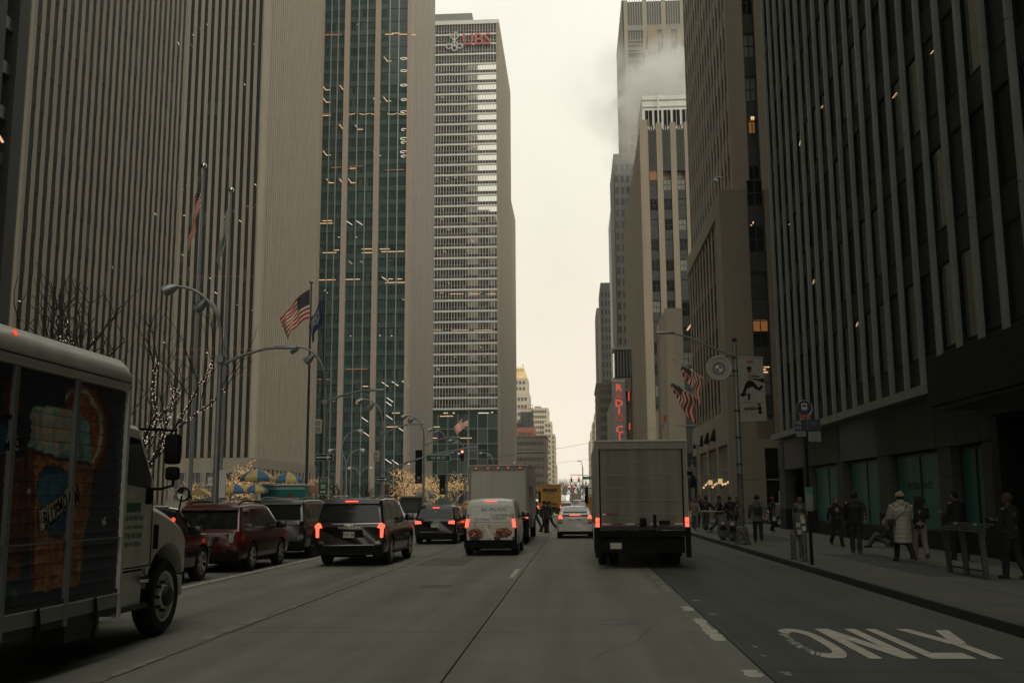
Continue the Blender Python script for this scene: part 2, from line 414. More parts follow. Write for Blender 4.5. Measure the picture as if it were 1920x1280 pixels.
def X(px, Y, py=600): return at(px, py, Y).x
def Z(py, Y, px=1120): return at(px, py, Y).z

def crack(x, y, L_, ang, w=.006):
    b = MB(); p = Vector((x, y, .0046)); a = ang; q = []
    for i in range(int(L_/.25)): q.append(p.copy()); a += random.uniform(-.5, .5)*.5+(ang-a)*.6; p = p+Vector((math.cos(a), math.sin(a), 0))*.25
    for i in range(len(q)-1):
        d = (q[i+1]-q[i]).normalized(); s_ = Vector((-d.y, d.x, 0)); w0, w1 = w*random.uniform(.4, 1), w*random.uniform(.4, 1); b.quad(q[i]-s_*w0, q[i]+s_*w0, q[i+1]+s_*w1, q[i+1]-s_*w1)
    b.build('road_crack', M['joint'], road)
for x, y, L_, a_ in ((-3.8, 10, 5, .4), (.2, 12, 4, 1.2), (2.6, 16.5, 3.2, .1), (3.2, 21, 4, 1.3), (-3.2, 25, 6, 1.7), (4.4, 17, 5, 1.5), (-6.6, 15, 6, 1.3), (-2.2, 14.5, 2.5, 2.9)): crack(x, y, L_, a_)
for x, y, r_ in ((.6, 15.6, .32), (-3.6, 38, .35), (3.9, 25.4, .3)): MB().lathe([(r_, 0), (r_, .005), (r_*.88, .005), (r_*.88, .003), (.0001, .003)], 20, (x, y, 0)).build('manhole_cover', M['steel_dark'], road)
# ------------------------------------------------------------------ buildings
class Fac:
    """a facade frame: local x runs along the wall, -y points out of the wall, z up"""
    def __init__(s, root, ox, oy, ang):
        s.r = root; s.o = Vector((ox, oy, 0)); s.a = R(ang); s.R = Matrix.Rotation(s.a, 4, 'Z')
    def p(s, x, y, z): return s.o + s.R @ Vector((x, y, z))
    def put(s, me, name, x, y, z, par=None, sc=None):
        if par is None: return obj(name, me, s.r, s.p(x, y, z), s.a, sc=sc)
        return obj(name, me, par, (x, y, z), 0, sc=sc)
    def mb(s, m, name, mats, stf=False, par=None):
        o = obj(name, m.mesh(name, mats), par or s.r, (0, 0, 0) if par else s.o, 0 if par else s.a)
        if stf: o['kind'] = 'stuff'
        return o
def boxmesh(name, m, x0, x1, y0, y1, z0, z1): return MB().box(x0, x1, y0, y1, z0, z1).mesh(name, m)
def winmesh(name, w, h, g, fr, depth=.08, mull=1, rail=0):
    """a framed window: recessed pane, frame bars; origin at bottom left, -y outwards"""
    b = MB(); t = .07
    b.quad((0, 0, 0), (w, 0, 0), (w, 0, h), (0, 0, h), 0)
    b.box(0, w, -depth, .01, 0, t, 1).box(0, w, -depth, .01, h-t, h, 1).box(0, t, -depth, .01, t, h-t, 1).box(w-t, w, -depth, .01, t, h-t, 1)
    for i in range(1, mull): b.box(w*i/mull-t/2, w*i/mull+t/2, -depth+.01, .01, t, h-t, 1)
    if rail: b.box(t, w-t, -depth+.02, .01, h*rail-t/2, h*rail+t/2, 1)
    return b.mesh(name, [g, fr])
def lamp_part(f, x, z, L, m='lamp_warm', y=-.05, tilt=0.0, th=.06):
    b = MB(); b.tube([(0, 0, 0), (L*math.cos(tilt), 0, L*math.sin(tilt))], th, 4)
    return f.put(b.mesh('ceiling_light', M[m]), 'ceiling_light', x, y, z)

# A: dark tower at the left edge
bl = thing('office_tower', 'dark tower slice with broad piers at the far left edge of the photo', 'tower', (-48.0, 81.3, 0))
MB().box(-50, -.7, -190, -.7, .14, 178).build('core', M['glass_black'], bl)  # core drawn out unseen behind the camera to shade the street
f = Fac(bl, 0, -46, 90)
pm = boxmesh('pier', M['dark_granite'], 0, 1.5, -.5, .7, .14, 178)
for i in range(56): f.put(pm, 'pier', 44.4-i*3.4, 0, 0)
sp = boxmesh('spandrel', M['spandrel_dark'], 0, 50, -.02, .5, 0, 1.1)
for z in range(6, 178, 4): f.put(sp, 'spandrel', -144, 0, z, sc=(3.8, 1, 1))
for x, z, c in ((43.3, 32.3, 'lamp_warm'), (43.4, 25.8, 'lamp_orange')): lamp_part(f, x, z, .7, c, -.1, -.5, .13)

# B: first limestone-striped tower, left
def striped(root, f, n, sp_, pw, dep, h, z0, x0=0.0, rnd=1, floors=3.8, wm=None):
    pm = boxmesh('pier', M['limestone'], 0, pw, -dep, .05, z0, h)
    for i in range(n): f.put(pm, 'pier', x0+i*sp_, 0, 0)
    wb = MB(); z = z0
    while z < min(h, 150):
        for i in range(n-1):
            x = x0+i*sp_+pw; mi = random.choice((0, 0, 0, 1, 1, 2)) if random.random() < .95 else 3
            wb.quad((x, -.03, z), (x+sp_-pw, -.03, z), (x+sp_-pw, -.03, z+floors-1.3), (x, -.03, z+floors-1.3), mi)
            wb.quad((x, -.08, z+floors-1.3), (x+sp_-pw, -.08, z+floors-1.3), (x+sp_-pw, -.08, z+floors), (x, -.08, z+floors), 4)
        z += floors
    f.mb(wb, 'window_panes', [M['slot_glass'], M['slot_glass'], M['slot_glass'], M['slot_glass2'], M['slot_glass']], True)
b1 = thing('office_tower', 'limestone striped tower behind the bare trees, nearer of the two striped towers on the left', 'tower', (-48, 82.5, 0))
MB().box(-42, -.02, .05, 34.6, .14, 170).build('core', M['glass_black'], b1)
f = Fac(b1, 0, 0, 90)
striped(b1, f, 25, 1.42, .66, .10, 170, .14)
MB().box(-.3, .22, -.6, -.05, .14, 170).build('corner_pier', M['limestone_pale'], b1)
for k in range(5):
    lamp_part(f, random.choice(range(25))*1.42+.8, random.uniform(15, 60), .5, 'lamp_white', -.06, random.uniform(-.6, .1), .035)

# C: second striped tower: south face with broad windows, east face of dense ribs
b2 = thing('office_tower', 'limestone tower with a closely ribbed side, behind the two flags with the long street pole', 'tower', (-60.6, 190, 0))
MB().box(-40, -.3, .3, 42, .14, 190).build('core', M['limestone'], b2)
f = Fac(b2, -19.9, 0, 0)
striped(b2, f, 14, 1.42, .68, .2, 190, 10.2)
MB().box(-1.0, .1, -.75, .25, .14, 190).build('corner_pier', M['limestone_pale'], b2)
fe = Fac(b2, 0, 0, 90)
MB().box(-.29, -.02, .3, 42, 10, 190).build('recess', M['recess_shade'], b2)
rb = boxmesh('rib', M['limestone_pale'], 0, .82, -.13, .08, 10, 190)
for i in range(29): fe.put(rb, 'rib', .4+i*1.43, 0, 0)
# podium with small square windows
MB().box(-45, .3, -3, 44, .14, 10).build('podium', M['limestone'], b2)
fp = Fac(b2, .3, -3, 90)
wm = winmesh('window', 1.6, 3.6, M['glass_black'], M['limestone'], .15, 1)
for i in range(16): fp.put(wm, 'window', .8+i*2.85, -.02, 4.6)
fp2 = Fac(b2, -45, -3, 0)
wm2 = winmesh('window', 2.1, 5.2, M['glass_black'], M['alu_grey'], .15, 2, .4)
for i in range(15): fp2.put(wm2, 'window', .6+i*3.0, -.02, 2.2)
for i, (px, y_) in enumerate(((347, 22), (359, 62), (372, 50), (385, 42), (355, 80), (473, 78), (452, 150), (338, 150), (330, 160), (456, 155), (347, 345), (340, 352), (475, 343), (478, 348),
        (336, 395), (341, 402), (415, 402), (427, 387), (435, 394), (460, 385), (470, 388), (477, 383), (490, 386), (446, 411), (398, 392), (440, 570), (448, 575), (470, 580), (376, 655), (384, 660), (470, 655),
        (460, 520), (400, 546), (405, 550), (338, 475), (350, 500), (370, 502), (390, 520), (450, 526))):
    p = at(px, y_, 189.2); tl = -.95 if i < 12 else random.choice((0, 0, -.6))
    lamp_part(f, p.x+60.6+19.9, p.z, random.uniform(.7, 1.2) if i < 8 else random.uniform(.3, .6), random.choice(('lamp_white', 'lamp_warm')), -.04, tl, .055)
for z in (31, 29.6, 45.4, 26): lamp_part(f, .8, z, 19, 'lamp_orange', .0, 0, .05)

# D: green glass tower with granite piers
b3 = thing('office_tower', 'green glass tower with thin pale vertical lines between broad granite piers', 'tower', (-42, 253, 0))
H3 = 226
MB().box(-60, -.4, .4, 45, .14, H3).build('core', M['glass_black'], b3)
W3 = 33.2; f = Fac(b3, -W3, 0, 0)
# piers on the south face: px 600, 647, 708, 768
px2x = lambda px: at(px, 400, 253).x+42+W3
piers = [(px2x(592), 1.3), (px2x(641), 1.35), (px2x(700), 1.4), (W3-.9, 1.0)]
for x, w_ in piers: f.put(boxmesh('pier', M['pink_granite'], 0, w_, -.9, .39, .14, H3), 'pier', x, 0, 0)
flo = 3.62; nfl = 41
gs = [M['glass_green'], M['glass_green'], M['glass_green3'], M['glass_green2'], M['glass_mid']]
bays = [(piers[i_][0]+piers[i_][1], piers[i_+1][0]) for i_ in range(3)]
msh = {}
def gwin(w, h, combo):
    k = (round(w, 2), combo)
    if k not in msh:
        b = MB(); t = .05; n = 3
        for i in range(n): b.quad((w*i/n+t, 0, t), (w*(i+1)/n-t, 0, t), (w*(i+1)/n-t, 0, h-t), (w*i/n+t, 0, h-t), i)
        for i in range(n+1): b.box(max(0, w*i/n-t), min(w, w*i/n+t), -.06, .03, 0, h, 3)
        b.box(0, w, -.04, .03, -.01, t, 3)
        msh[k] = b.mesh('window', [gs[c] for c in combo]+[M['spandrel_green']])
    return msh[k]
cnt = 0; rest = MB()
for bi, (xa, xb) in enumerate(bays):
    w_ = (xb-xa)/3
    for k in range(nfl+27):
        z = 2.2+k*flo
        if k < nfl:
            for j in range(3):
                if cnt < 300:
                    f.put(gwin(w_-.16, 2.1, tuple(random.choice((0, 0, 0, 1, 2, 2, 3)) for _ in range(3))), 'window', xa+j*w_+.08, -.05, z+1.4); cnt += 1
                else: rest.quad((xa+j*w_+.1, -.05, z+1.4), (xa+(j+1)*w_-.1, -.05, z+1.4), (xa+(j+1)*w_-.1, -.05, z+3.5), (xa+j*w_+.1, -.05, z+3.5))
        else: rest.quad((xa, -.05, z+1.4), (xb, -.05, z+1.4), (xb, -.05, z+3.5), (xa, -.05, z+3.5))
    sp = boxmesh('spandrel', M['spandrel_green'], xa, xb, -.07, .3, 0, 1.36)
    for k in range(nfl): f.put(sp, 'spandrel', 0, 0, 2.2+k*flo)
    for j in (1, 2):
        f.put(boxmesh('mullion', M['alu_grey'], -.13, .13, -.4, .1, .14, H3), 'mullion', xa+j*w_, 0, 0)
f.mb(rest, 'window_panes', [M['glass_green']], True)
# ceiling lights seen through the glass (px, y, shape)
def d_l(px, py, L=2.2, m='lamp_warm', tl=0, th=.12):
    p = at(px, py, 252.8); lamp_part(f, p.x+42+W3, p.z, L, m, -.2, tl, th)
for px, py in ((722, 65), (735, 63), (748, 65), (765, 66)): d_l(px, py, 2.2)
for px in (608, 622): d_l(px, 66, 2.6, 'lamp_orange', 0, .16)
for px, py in ((605, 164), (637, 163), (700, 187), (666, 238), (636, 236), (606, 286), (700, 287), (720, 110), (719, 185), (606, 187), (612, 338), (636, 338), (653, 338)): 
    d_l(px, py-3, 1.6, 'lamp_warm', -.95, .1); d_l(px+6, py+5, 1.2, 'lamp_warm', 0, .1)
for y_, tr in ((110, .9), (133, .8), (160, .9), (187, .7), (210, .8), (243, .6), (260, .9), (267, .7), (285, .9), (293, .7)):
    p = at(757, y_, 252.8); b = MB()
    b.tube([(math.cos(a)*tr, 0, math.sin(a)*.28) for a in np.linspace(0 if y_ < 200 else .3, 6.2 if y_ < 200 else 5, 14)], .07, 4)
    f.put(b.mesh('ceiling_light', M['lamp_white']), 'ceiling_light', p.x+42+W3, -.2, p.z)
for px in (657, 683, 704, 735, 756):
    p = at(px, 212, 252.8); b = MB(); b.tube([(math.cos(a)*1.3, 0, math.sin(a)*.4) for a in np.linspace(3.3, 6.1, 8)], .08, 4)
    f.put(b.mesh('ceiling_light', M['lamp_warm']), 'ceiling_light', p.x+42+W3, -.2, p.z)
for px, py, L_, m_ in ((603, 214, 2.5, 'lamp_orange'), (603, 217, 2.5, 'lamp_warm'), (621, 314, 2.6, 'lamp_orange'), (655, 312, 3.6, 'lamp_orange'), (655, 316, 2, 'lamp_warm'), (722, 319, 5, 'lamp_orange'),
    (600, 419, 3.4, 'lamp_warm'), (605, 414, 2.5, 'lamp_warm'), (605, 474, 3.6, 'lamp_warm'), (626, 469, 1.4, 'lamp_warm'), (678, 467, 2.8, 'lamp_warm'), (678, 474, 2.8, 'lamp_warm'), (715, 472, 6, 'lamp_warm'), (712, 467, 2.6, 'lamp_warm'),
    (596, 525, 4.6, 'lamp_warm'), (646, 524, 4, 'lamp_warm'), (722, 530, 5.2, 'lamp_warm'), (728, 523, 1.2, 'lamp_warm'), (745, 523, 1.2, 'lamp_warm'), (648, 692, 5.6, 'lamp_orange'), (680, 724, 1.4, 'lamp_warm'), (596, 711, 3, 'lamp_orange'),
    (725, 800, 3, 'lamp_warm'), (735, 774, 2, 'lamp_warm')):
    d_l(px, py, L_, m_, 0, .1)
for px, py in ((716, 519), (649, 414), (668, 414), (716, 716), (735, 715), (754, 714), (725, 745), (722, 752), (678, 782), (682, 810), (724, 778), (745, 800), (756, 862), (735, 862), (722, 860)):
    d_l(px, py, 2.0, 'lamp_white', -.6, .08)
for px in range(612, 765, 11):
    if random.random() < .6: d_l(px, random.choice((444, 628, 629, 561, 548)), .4, 'lamp_white', -.5, .07)
for q in range(10):
    k = random.randrange(2, 38); xa, xb = random.choice(bays); lamp_part(f, random.uniform(xa+.3, xb-1.6), 2.2+k*flo+3.1, random.uniform(.4, 1.5), random.choice(('lamp_orange', 'lamp_warm')), -.2, random.choice((0, 0, -.7)), .05)
fe = Fac(b3, 0, 0, 90)
MB().box(-.39, -.02, .4, 45, .14, H3).build('recess', M['spandrel_dark'], b3)
for i in range(16):
    fe.put(boxmesh('rib', M['pink_granite'], 0, 1.5 if i in (0, 4, 8, 12) else 1.0, -.3, 0, .14, H3), 'rib', .2+i*2.8, 0, 0)
rm = boxmesh('chrome_strip', M['alu_grey'], 0, .25, -.3, 0, .14, H3)
for i in range(15): fe.put(rm, 'metal_strip', 2.0+i*2.8, 0, 0)

# E: bank tower with white bands
b4 = thing('office_tower', 'tower banded with thin white horizontal lines and a red three-letter sign at its top', 'tower', (-25.25, 345, 0))
H4 = Z(36, 345, 935)-1.5; Z4 = Z(768, 345, 870)
MB().box(-34, -.3, .5, 65, .14, H4).build('core', M['glass_black'], b4)
MB().box(-34, 0, .02, 65.2, H4, H4+1.5).build('parapet', M['alu_white'], b4)
MB().box(-34, -10, 2, 50, H4+1.5, H4+5.2).build('roof_house', M['grey_facade'], b4)
W4 = 26; f = Fac(b4, -W4, 0, 0)
nb = 25; bw = (W4-1)/nb
fz = 3.78; nf = int((H4-4-Z4)/fz)
for k in range(nf+1):
    z = Z4+k*fz
    f.put(MB().box(0, W4-.6, -.32, .5, 0, .62).mesh('band', M['alu_white']) if k == 0 else BM_, 'white_band', 0, 0, z)
    if k == 0: BM_ = D.meshes['band']
    wb = MB(); ds = MB()
    gidx = random.choice
    for i in range(nb):
        wb.quad((i*bw, 0, z+1.75), ((i+1)*bw, 0, z+1.75), ((i+1)*bw, 0, z+fz), (i*bw, 0, z+fz), gidx((0, 0, 0, 0, 1)) if k < nf-3 else 2)
        ds.quad((i*bw, -.04, z+.62), ((i+1)*bw, -.04, z+.62), ((i+1)*bw, -.04, z+1.75), (i*bw, -.04, z+1.75), gidx((0, 0, 1)))
    ds.box(0, W4-.6, -.1, 0, z+1.7, z+1.82, 2)
    f.mb(wb, 'window_row', [M['glass_mirror'], M['glass_mirror'], M['spandrel_dark']]); f.mb(ds, 'spandrel_row', [M['spandrel_dark'], M['glass_black'], M['alu_grey']])
fm = boxmesh('fin', M['alu_white'], -.055, .055, -.22, .02, Z4, H4)
for i in range(nb+1): f.put(fm, 'fin', i*bw, 0, 0)
for k in range(34):
    kk = random.randrange(0, nf-6); lamp_part(f, random.uniform(0, W4-4), Z4+kk*fz+3.2, random.uniform(.4, 1.4), 'lamp_warm', -.1, random.choice((0, -.7)), .07)
for x0_, x1_, yy_ in ((843, 870, 551), (880, 900, 551), (912, 930, 551), (810, 828, 619), (846, 880, 619), (888, 925, 619)):
    a = at(x0_, yy_, 344.8); lamp_part(f, a.x+25.25+W4, a.z, (x1_-x0_)/F*345, 'lamp_warm', -.1, 0, .09)
MB().box(-1.0, .05, -.4, .6, .14, H4).build('corner_pier', M['limestone_pale'], b4)
fe = Fac(b4, 0, 0, 90)
rb = boxmesh('rib', M['limestone_pale'], 0, 1.35, -.08, .3, .14, H4)
for i in range(32): fe.put(rb, 'rib', .6+i*2.03, 0, 0)
# glass podium: grid of large green panes
pb = Fac(b4, -24.8, -.8, 0)
MB().box(-24.8, -1.1, -.6, .5, .14, Z4).build('podium_core', M['glass_green3'], b4)
for i in range(7):
    for k in range(6):
        x = i*3.4; z = .4+k*5.1; b = MB(); b.quad((0, 0, 0), (3.4, 0, 0), (3.4, 0, 5.1), (0, 0, 5.1), 0)
        b.box(0, 3.4, -.15, 0, 0, .22, 1).box(-.1, .1, -.2, 0, 0, 5.1, 1)
        pb.put(b.mesh('podium_window', [random.choice([M['glass_green'], M['glass_green'], M['glass_green3'], M['glass_green2']]), M['alu_grey']]), 'podium_window', x, 0, z)
for px, py, L_, m_ in ((898, 774, 3.6, 'lamp_white'), (922, 773, .7, 'lamp_white'), (806, 775, .6, 'lamp_white'), (833, 774, .7, 'lamp_white'), (850, 774, .7, 'lamp_white'), (826, 780, 4.5, 'lamp_warm'), (814, 800, 2.2, 'lamp_warm'),
   (807, 821, 2.5, 'lamp_warm'), (864, 821, 4, 'lamp_warm'), (838, 774, .5, 'lamp_white'), (845, 848, 1, 'lamp_white'), (860, 850, .6, 'lamp_white')):
    p = at(px, py, 344); lamp_part(pb, p.x+25.25+24.6, p.z, L_, m_, -.25, 0, .13)
# sign: three keys and letters
tl = at(868, 76, 344.3)
text('sign_letters', 'UBS', 6.0, mat('unlit red letters', (.42, .11, .09), .6), b4, (tl.x+25.25+5, -.75, tl.z), depth=.15, sx=1.05, bold=.06)
kx, kz = at(852, 77, 344.3).x+25.25, tl.z
kb = MB()
for a in (-.75, 0, .75):
    dx, dz = math.sin(a), math.cos(a)
    kb.tube([(kx-dx*2.1, -.7, kz-dz*2.1), (kx+dx*3.2, -.7, kz+dz*3.2)], .2, 6)
    kb.tube([(kx-dx*2.9+math.cos(t)*.95, -.7, kz-dz*2.9+math.sin(t)*.95) for t in np.linspace(0, 6.28, 13)], .2, 5)
    kb.tube([(kx+dx*3.0, -.7, kz+dz*3.0), (kx+dx*3.0+dz*.9, -.7, kz+dz*3.0-dx*.9)], .3, 4)
kb.build('sign_keys', M['alu_white'], b4)
# low plaza wall / entrance of that tower
MB().box(-60, -12, 250-345, 252-345, .14, .15).build('plaza_step', M['plaza'], b4)

# sliver of tower beyond
b5 = thing('office_tower', 'tall grey slab just behind the right edge of the tower banded in white', 'tower', (-27.0, 430, 0))
MB().box(-30, -.2, .3, 40, .14, 134).build('body', M['grey_facade'], b5)
fe = Fac(b5, 0, 0, 90)
rb = boxmesh('rib', M['limestone_pale'], 0, .8, -.2, .2, .14, 134)
for i in range(24): fe.put(rb, 'rib', .3+i*1.65, 0, 0)

# ---------------- windowed masonry blocks (far)
def masonry(root, x0, x1, y0, y1, z0, z1, m, nx, nz, ww, wh, side=None, ns=0, g='glass_mid', m0=1.2, bot=3, par=None, cornice=None):
    """block with framed window openings on the south face and one side"""
    MB().box(x0, x1, y0, y1, z0, z1).build('wall', M[m], root)
    me = winmesh('window', ww, wh, M[g], M[m], .12, 1, .5)
    fz_ = (z1-z0-bot)/nz if nz else 0
    f = Fac(root, x0, y0, 0); sx_ = (x1-x0-2*m0)/nx if nx else 0
    for k in range(nz):
        for i in range(nx): f.put(me, 'window', m0+(i+.5)*sx_-ww/2, -.02, z0+bot+k*fz_)
    if side:
        f2 = Fac(root, x1 if side > 0 else x0, y0 if side > 0 else y1, 90*side); sy_ = (y1-y0-2*m0)/ns
        for k in range(nz):
            for i in range(ns): f2.put(me, 'window', m0+(i+.5)*sy_-ww/2, -.02, z0+bot+k*fz_)
    if cornice: MB().box(x0-.4, x1+.4, y0-.4, y1+.3, z1, z1+.9).build('cornice', M[cornice], root)
# cream tower with golden crown (far left)
Yc = 620
c1 = thing('apartment_tower', 'cream stepped tower with a golden crown, far down the left side', 'tower', (0, Yc, 0))
masonry(c1, X(940, Yc), X(991, Yc), 0, 25, Z(930, Yc), Z(735, Yc), 'cream_brick', 7, 13, 1.5, 2.0, 1, 6)
masonry(c1, X(940, Yc), X(988, Yc), 2, 22, Z(735, Yc), Z(706, Yc), 'cream_brick', 6, 2, 1.5, 2.0, 1, 4, bot=2)
M['gold'] = mat('gilded crown', (.62, .44, .18), .5, var=.2, vscale=.3, streak=.6)
x0, x1, xt0, xt1 = X(955, Yc), X(988, Yc), X(958, Yc), X(981, Yc); za, zb = Z(706, Yc), Z(682, Yc)
MB().add([(x0,3,za),(x1,3,za),(x1,20,za),(x0,20,za),(xt0,6,zb-1.5),(xt1,6,zb-1.5),(xt1,17,zb-1.5),(xt0,17,zb-1.5)],
   [(0,3,2,1),(4,5,6,7),(0,1,5,4),(1,2,6,5),(2,3,7,6),(3,0,4,7)]).build('roof', M['gold'], c1)
for i in range(6): MB().box(xt0+i*1.35, xt0+i*1.35+.5, 5, 6.2, za+1, zb-.5+(1.8 if i in (0, 5) else 0)).build('roof_rib', M['gold'], c1)
Yc = 700
c2 = thing('apartment_building', 'cream stepped block to the right of the golden-crowned tower', 'building', (0, Yc, 0))
masonry(c2, X(985, Yc), X(1026, Yc), 0, 30, Z(930, Yc), Z(763, Yc), 'cream_brick', 8, 16, 1.4, 2, 1, 6)
masonry(c2, X(1018, Yc), X(1032, Yc), -6, 24, Z(930, Yc), Z(790, Yc), 'cream_brick', 2, 13, 1.4, 2, 1, 6, m0=.6)
masonry(c2, X(1024, Yc), X(1037, Yc), 8, 50, Z(930, Yc), Z(811, Yc), 'cream_brick', 2, 12, 1.4, 2, 1, 8, m0=.5)
MB().ball((X(1006, Yc), 12, Z(762, Yc)), 1.9, 12).box(X(1000, Yc), X(1012, Yc), 8, 16, Z(763, Yc), Z(758, Yc)).build('roof_tank', M['steel'], c2)
Yc = 520
c3 = thing('brick_building', 'dark brown corniced building low on the left beyond the white box truck', 'building', (0, Yc, 0))
masonry(c3, X(940, Yc), X(1022, Yc), 0, 30, Z(935, Yc), Z(818, Yc), 'brown_brick', 16, 7, .9, 2.0, 1, 7, cornice='brown_brick', g='glass_dark')
MB().box(X(940, Yc), X(1022, Yc)+.3, -.3, 0, Z(846, Yc), Z(843, Yc)).build('belt_course', M['limestone'], c3)
Yc = 560
c4 = thing('brick_building', 'red brick rooftop block between the scaffolding and the brown building', 'building', (0, Yc, 0))
masonry(c4, X(966, Yc), X(1001, Yc), 0, 20, Z(935, Yc), Z(800, Yc), 'red_brick', 8, 9, .9, 1.6, 1, 5)
Yc = 600
c5 = thing('scaffolded_building', 'building wrapped in dark green netting and scaffold below the cream tower', 'building', (0, Yc, 0))
M['netting'] = mat('dark construction netting', (.035, .05, .047), .9, var=.4, vscale=.5)
masonry(c5, X(958, Yc), X(998, Yc), 0, 14, Z(935, Yc), Z(790, Yc), 'netting', 0, 0, 1, 1)
masonry(c5, X(974, Yc), X(997, Yc), 1, 12, Z(790, Yc), Z(770, Yc), 'netting', 0, 0, 1, 1)
sb = MB()
for i in range(11):
    x = X(958, Yc)+i*1.25; sb.tube([(x, -.4, 20), (x, -.4, Z(786 if i < 5 else 765, Yc)+random.uniform(0, 2))], .12, 4)
for k in range(9): sb.tube([(X(958, Yc), -.4, 40+k*2.2), (X(998, Yc), -.4, 40+k*2.2)], .1, 4)
o = sb.build('scaffold', M['steel_dark'], c5); o['kind'] = 'stuff'
Yc = 440
c6 = thing('rooftop_pavilion', 'small pale block with a domed tank just right of the green glass podium', 'building', (0, Yc, 0))
masonry(c6, X(953, Yc), X(971, Yc), 0, 12, .14, Z(868, Yc), 'grey_facade', 3, 3, .7, 1.4)
MB().ball((X(958, Yc), 4, Z(868, Yc)), 1.3, 12, 1.3).build('tank', M['alu_white'], c6)
# far trees / park haze at end of street
def blobtree(name, x, y, h, w, lab):
    t = thing('park_tree', lab, 'tree', (x, y, 0), 0, 'bare park trees at the end of the street')
    b = MB()
    for k in range(90):
        a = random.uniform(0, 6.28); r = random.uniform(0, 1)**.5*w; z = h*random.uniform(.35, 1)
        b.tube([(0, 0, h*.3), (math.cos(a)*r*.5, math.sin(a)*r*.5, z*.75), (math.cos(a)*r, math.sin(a)*r, z)], [.35, .2, .08], 4)
    b.build('crown', M['bark'], t); MB().tube([(0, 0, 0), (0, 0, h*.4)], [.6, .4], 6).build('trunk', M['bark'], t)
M['bark'] = mat('dark bark', (.03, .026, .02), .9, var=.3, vscale=6)
for i in range(6): blobtree('park_tree', -20+i*8, 1150+random.uniform(-30, 30), 26, 8, ('leftmost', 'second from left', 'third from left', 'third from right', 'second from right', 'rightmost')[i]+' of the hazy bare trees closing the far end of the street')
# low far blocks closing the end on the left
Yc = 820
c7 = thing('apartment_building', 'pale hazy block furthest down the left side of the street', 'building', (0, Yc, 0))
masonry(c7, X(1020, Yc), X(1039, Yc), 0, 60, .14, Z(868, Yc), 'cream_brick', 3, 8, 1.3, 2, 1, 10)

# ---------------- right side
# retail building with aluminium mullions
RX = 11.5
r1 = thing('office_building', 'dark office block with close green-grey metal mullions above teal shop windows, on the right', 'building', (RX, 57.2, 0))
ZL = 5.0; HR = 118
MB().box(.35, 40, -165, 0, ZL, HR).build('core', M['glass_black'], r1)  # core stretched unseen past the camera and raised to darken the street
f = Fac(r1, 0, 0, -90)     # local x runs toward the camera (-Y)
SP = 1.66; NB = 26
mm = MB(); 
for k in range(25):
    mm.box(-.085, .085, -.11, .1, ZL+.35+k*4.4, ZL+.35+k*4.4+4.36); mm.box(-.10, .10, -.09, .1, ZL+.31+k*4.4, ZL+.35+k*4.4)
mm = mm.mesh('mullion', M['alu_green'])
for i in range(NB+72): f.put(mm, 'mullion', i*SP+.05, 0, 0)
gw = [winmesh('window', SP-.3, 2.7, M[g], M['black'], .05, 1, 0) for g in ('slot_glass', 'glass_black', 'slot_glass', 'slot_glass2', 'glass_green3')]
FL = 3.7
for k in range(9):
    for i in range(NB+1):
        f.put(random.choice(gw), 'window', i*SP+.18, .09, ZL+1.35+k*FL)
spm = boxmesh('spandrel', M['dark_granite'], 0, (NB+72)*SP, .05, .34, 0, .98)
for k in range(30): f.put(spm, 'spandrel', 0, 0, ZL+.36+k*FL)
MB().box(-.6, .05, -164, .3, ZL, ZL+.3).build('ledge', M['alu_green'], r1)
for q in range(26): lamp_part(f, random.uniform(3, 38), ZL+1.35+random.randrange(0, 8)*FL+random.uniform(1.6, 2.5), random.uniform(.15, .5), 'lamp_warm', .06, random.choice((0, 0, .5)), .015)
# base: granite panels, blue bands, shopfront glass
M['base_panel'] = mat('grey stone base panel', (.085, .09, .074), .8, var=.25, vscale=.8, streak=.7)
MB().box(.6, 40, -165, 0, .14, ZL).build('shop_core', M['black'], r1)
def Ypx(px): return ax(px, 900, RX).y   # street position along the facade plane
ed = [57.2-Ypx(p) for p in (1466, 1512, 1582, 1648, 1668, 1760, 1800, 1868, 1920)]
# [end pier][doorway 1470-1510][glass 1518-1570][pier][glass 1583-1648][pier][glass 1668-1762][pier][glass 1787-1845][pier]
def seg(pa, pb): return 57.2-Ypx(pa), 57.2-Ypx(pb)
HS = 3.35
for pa, pb in ((1462, 1472), (1508, 1519), (1570, 1583), (1648, 1668), (1762, 1787), (1845, 1884)):
    a, b = seg(pa, pb)
    f.mb(MB().box(a+.01, b-.01, -.05, .5, .14, 1.25), 'plinth', M['dark_granite']); f.mb(MB().box(a+.01, b-.01, -.02, .5, 1.26, HS*.72), 'pier_panel', M['base_panel']); f.mb(MB().box(a+.01, b-.01, -.02, .5, HS*.72+.02, HS), 'pier_panel', M['base_panel'])
for j, (pa, pb) in enumerate(((1519, 1570), (1583, 1648), (1668, 1762), (1787, 1845))):
    a, b = seg(pa, pb)
    w = winmesh('shop_window', b-a, HS-.75, M['glass_teal'], M['steel_dark'], .05, 2)
    o = f.put(w, 'shop_window', a, .3, .7)
    f.mb(MB().box(a, b, .1, .5, .14, .69), 'stall_riser', M['dark_granite'])
    if j == 2: text('shop_lettering', 'RETAIL SPACE', .36, M['black'], o, ((b-a)/2, -.06, 1.5), depth=.002, sx=1.1); text('shop_lettering', 'FOR LEASE', .2, M['black'], o, ((b-a)/2, -.06, 1.0), depth=.002)
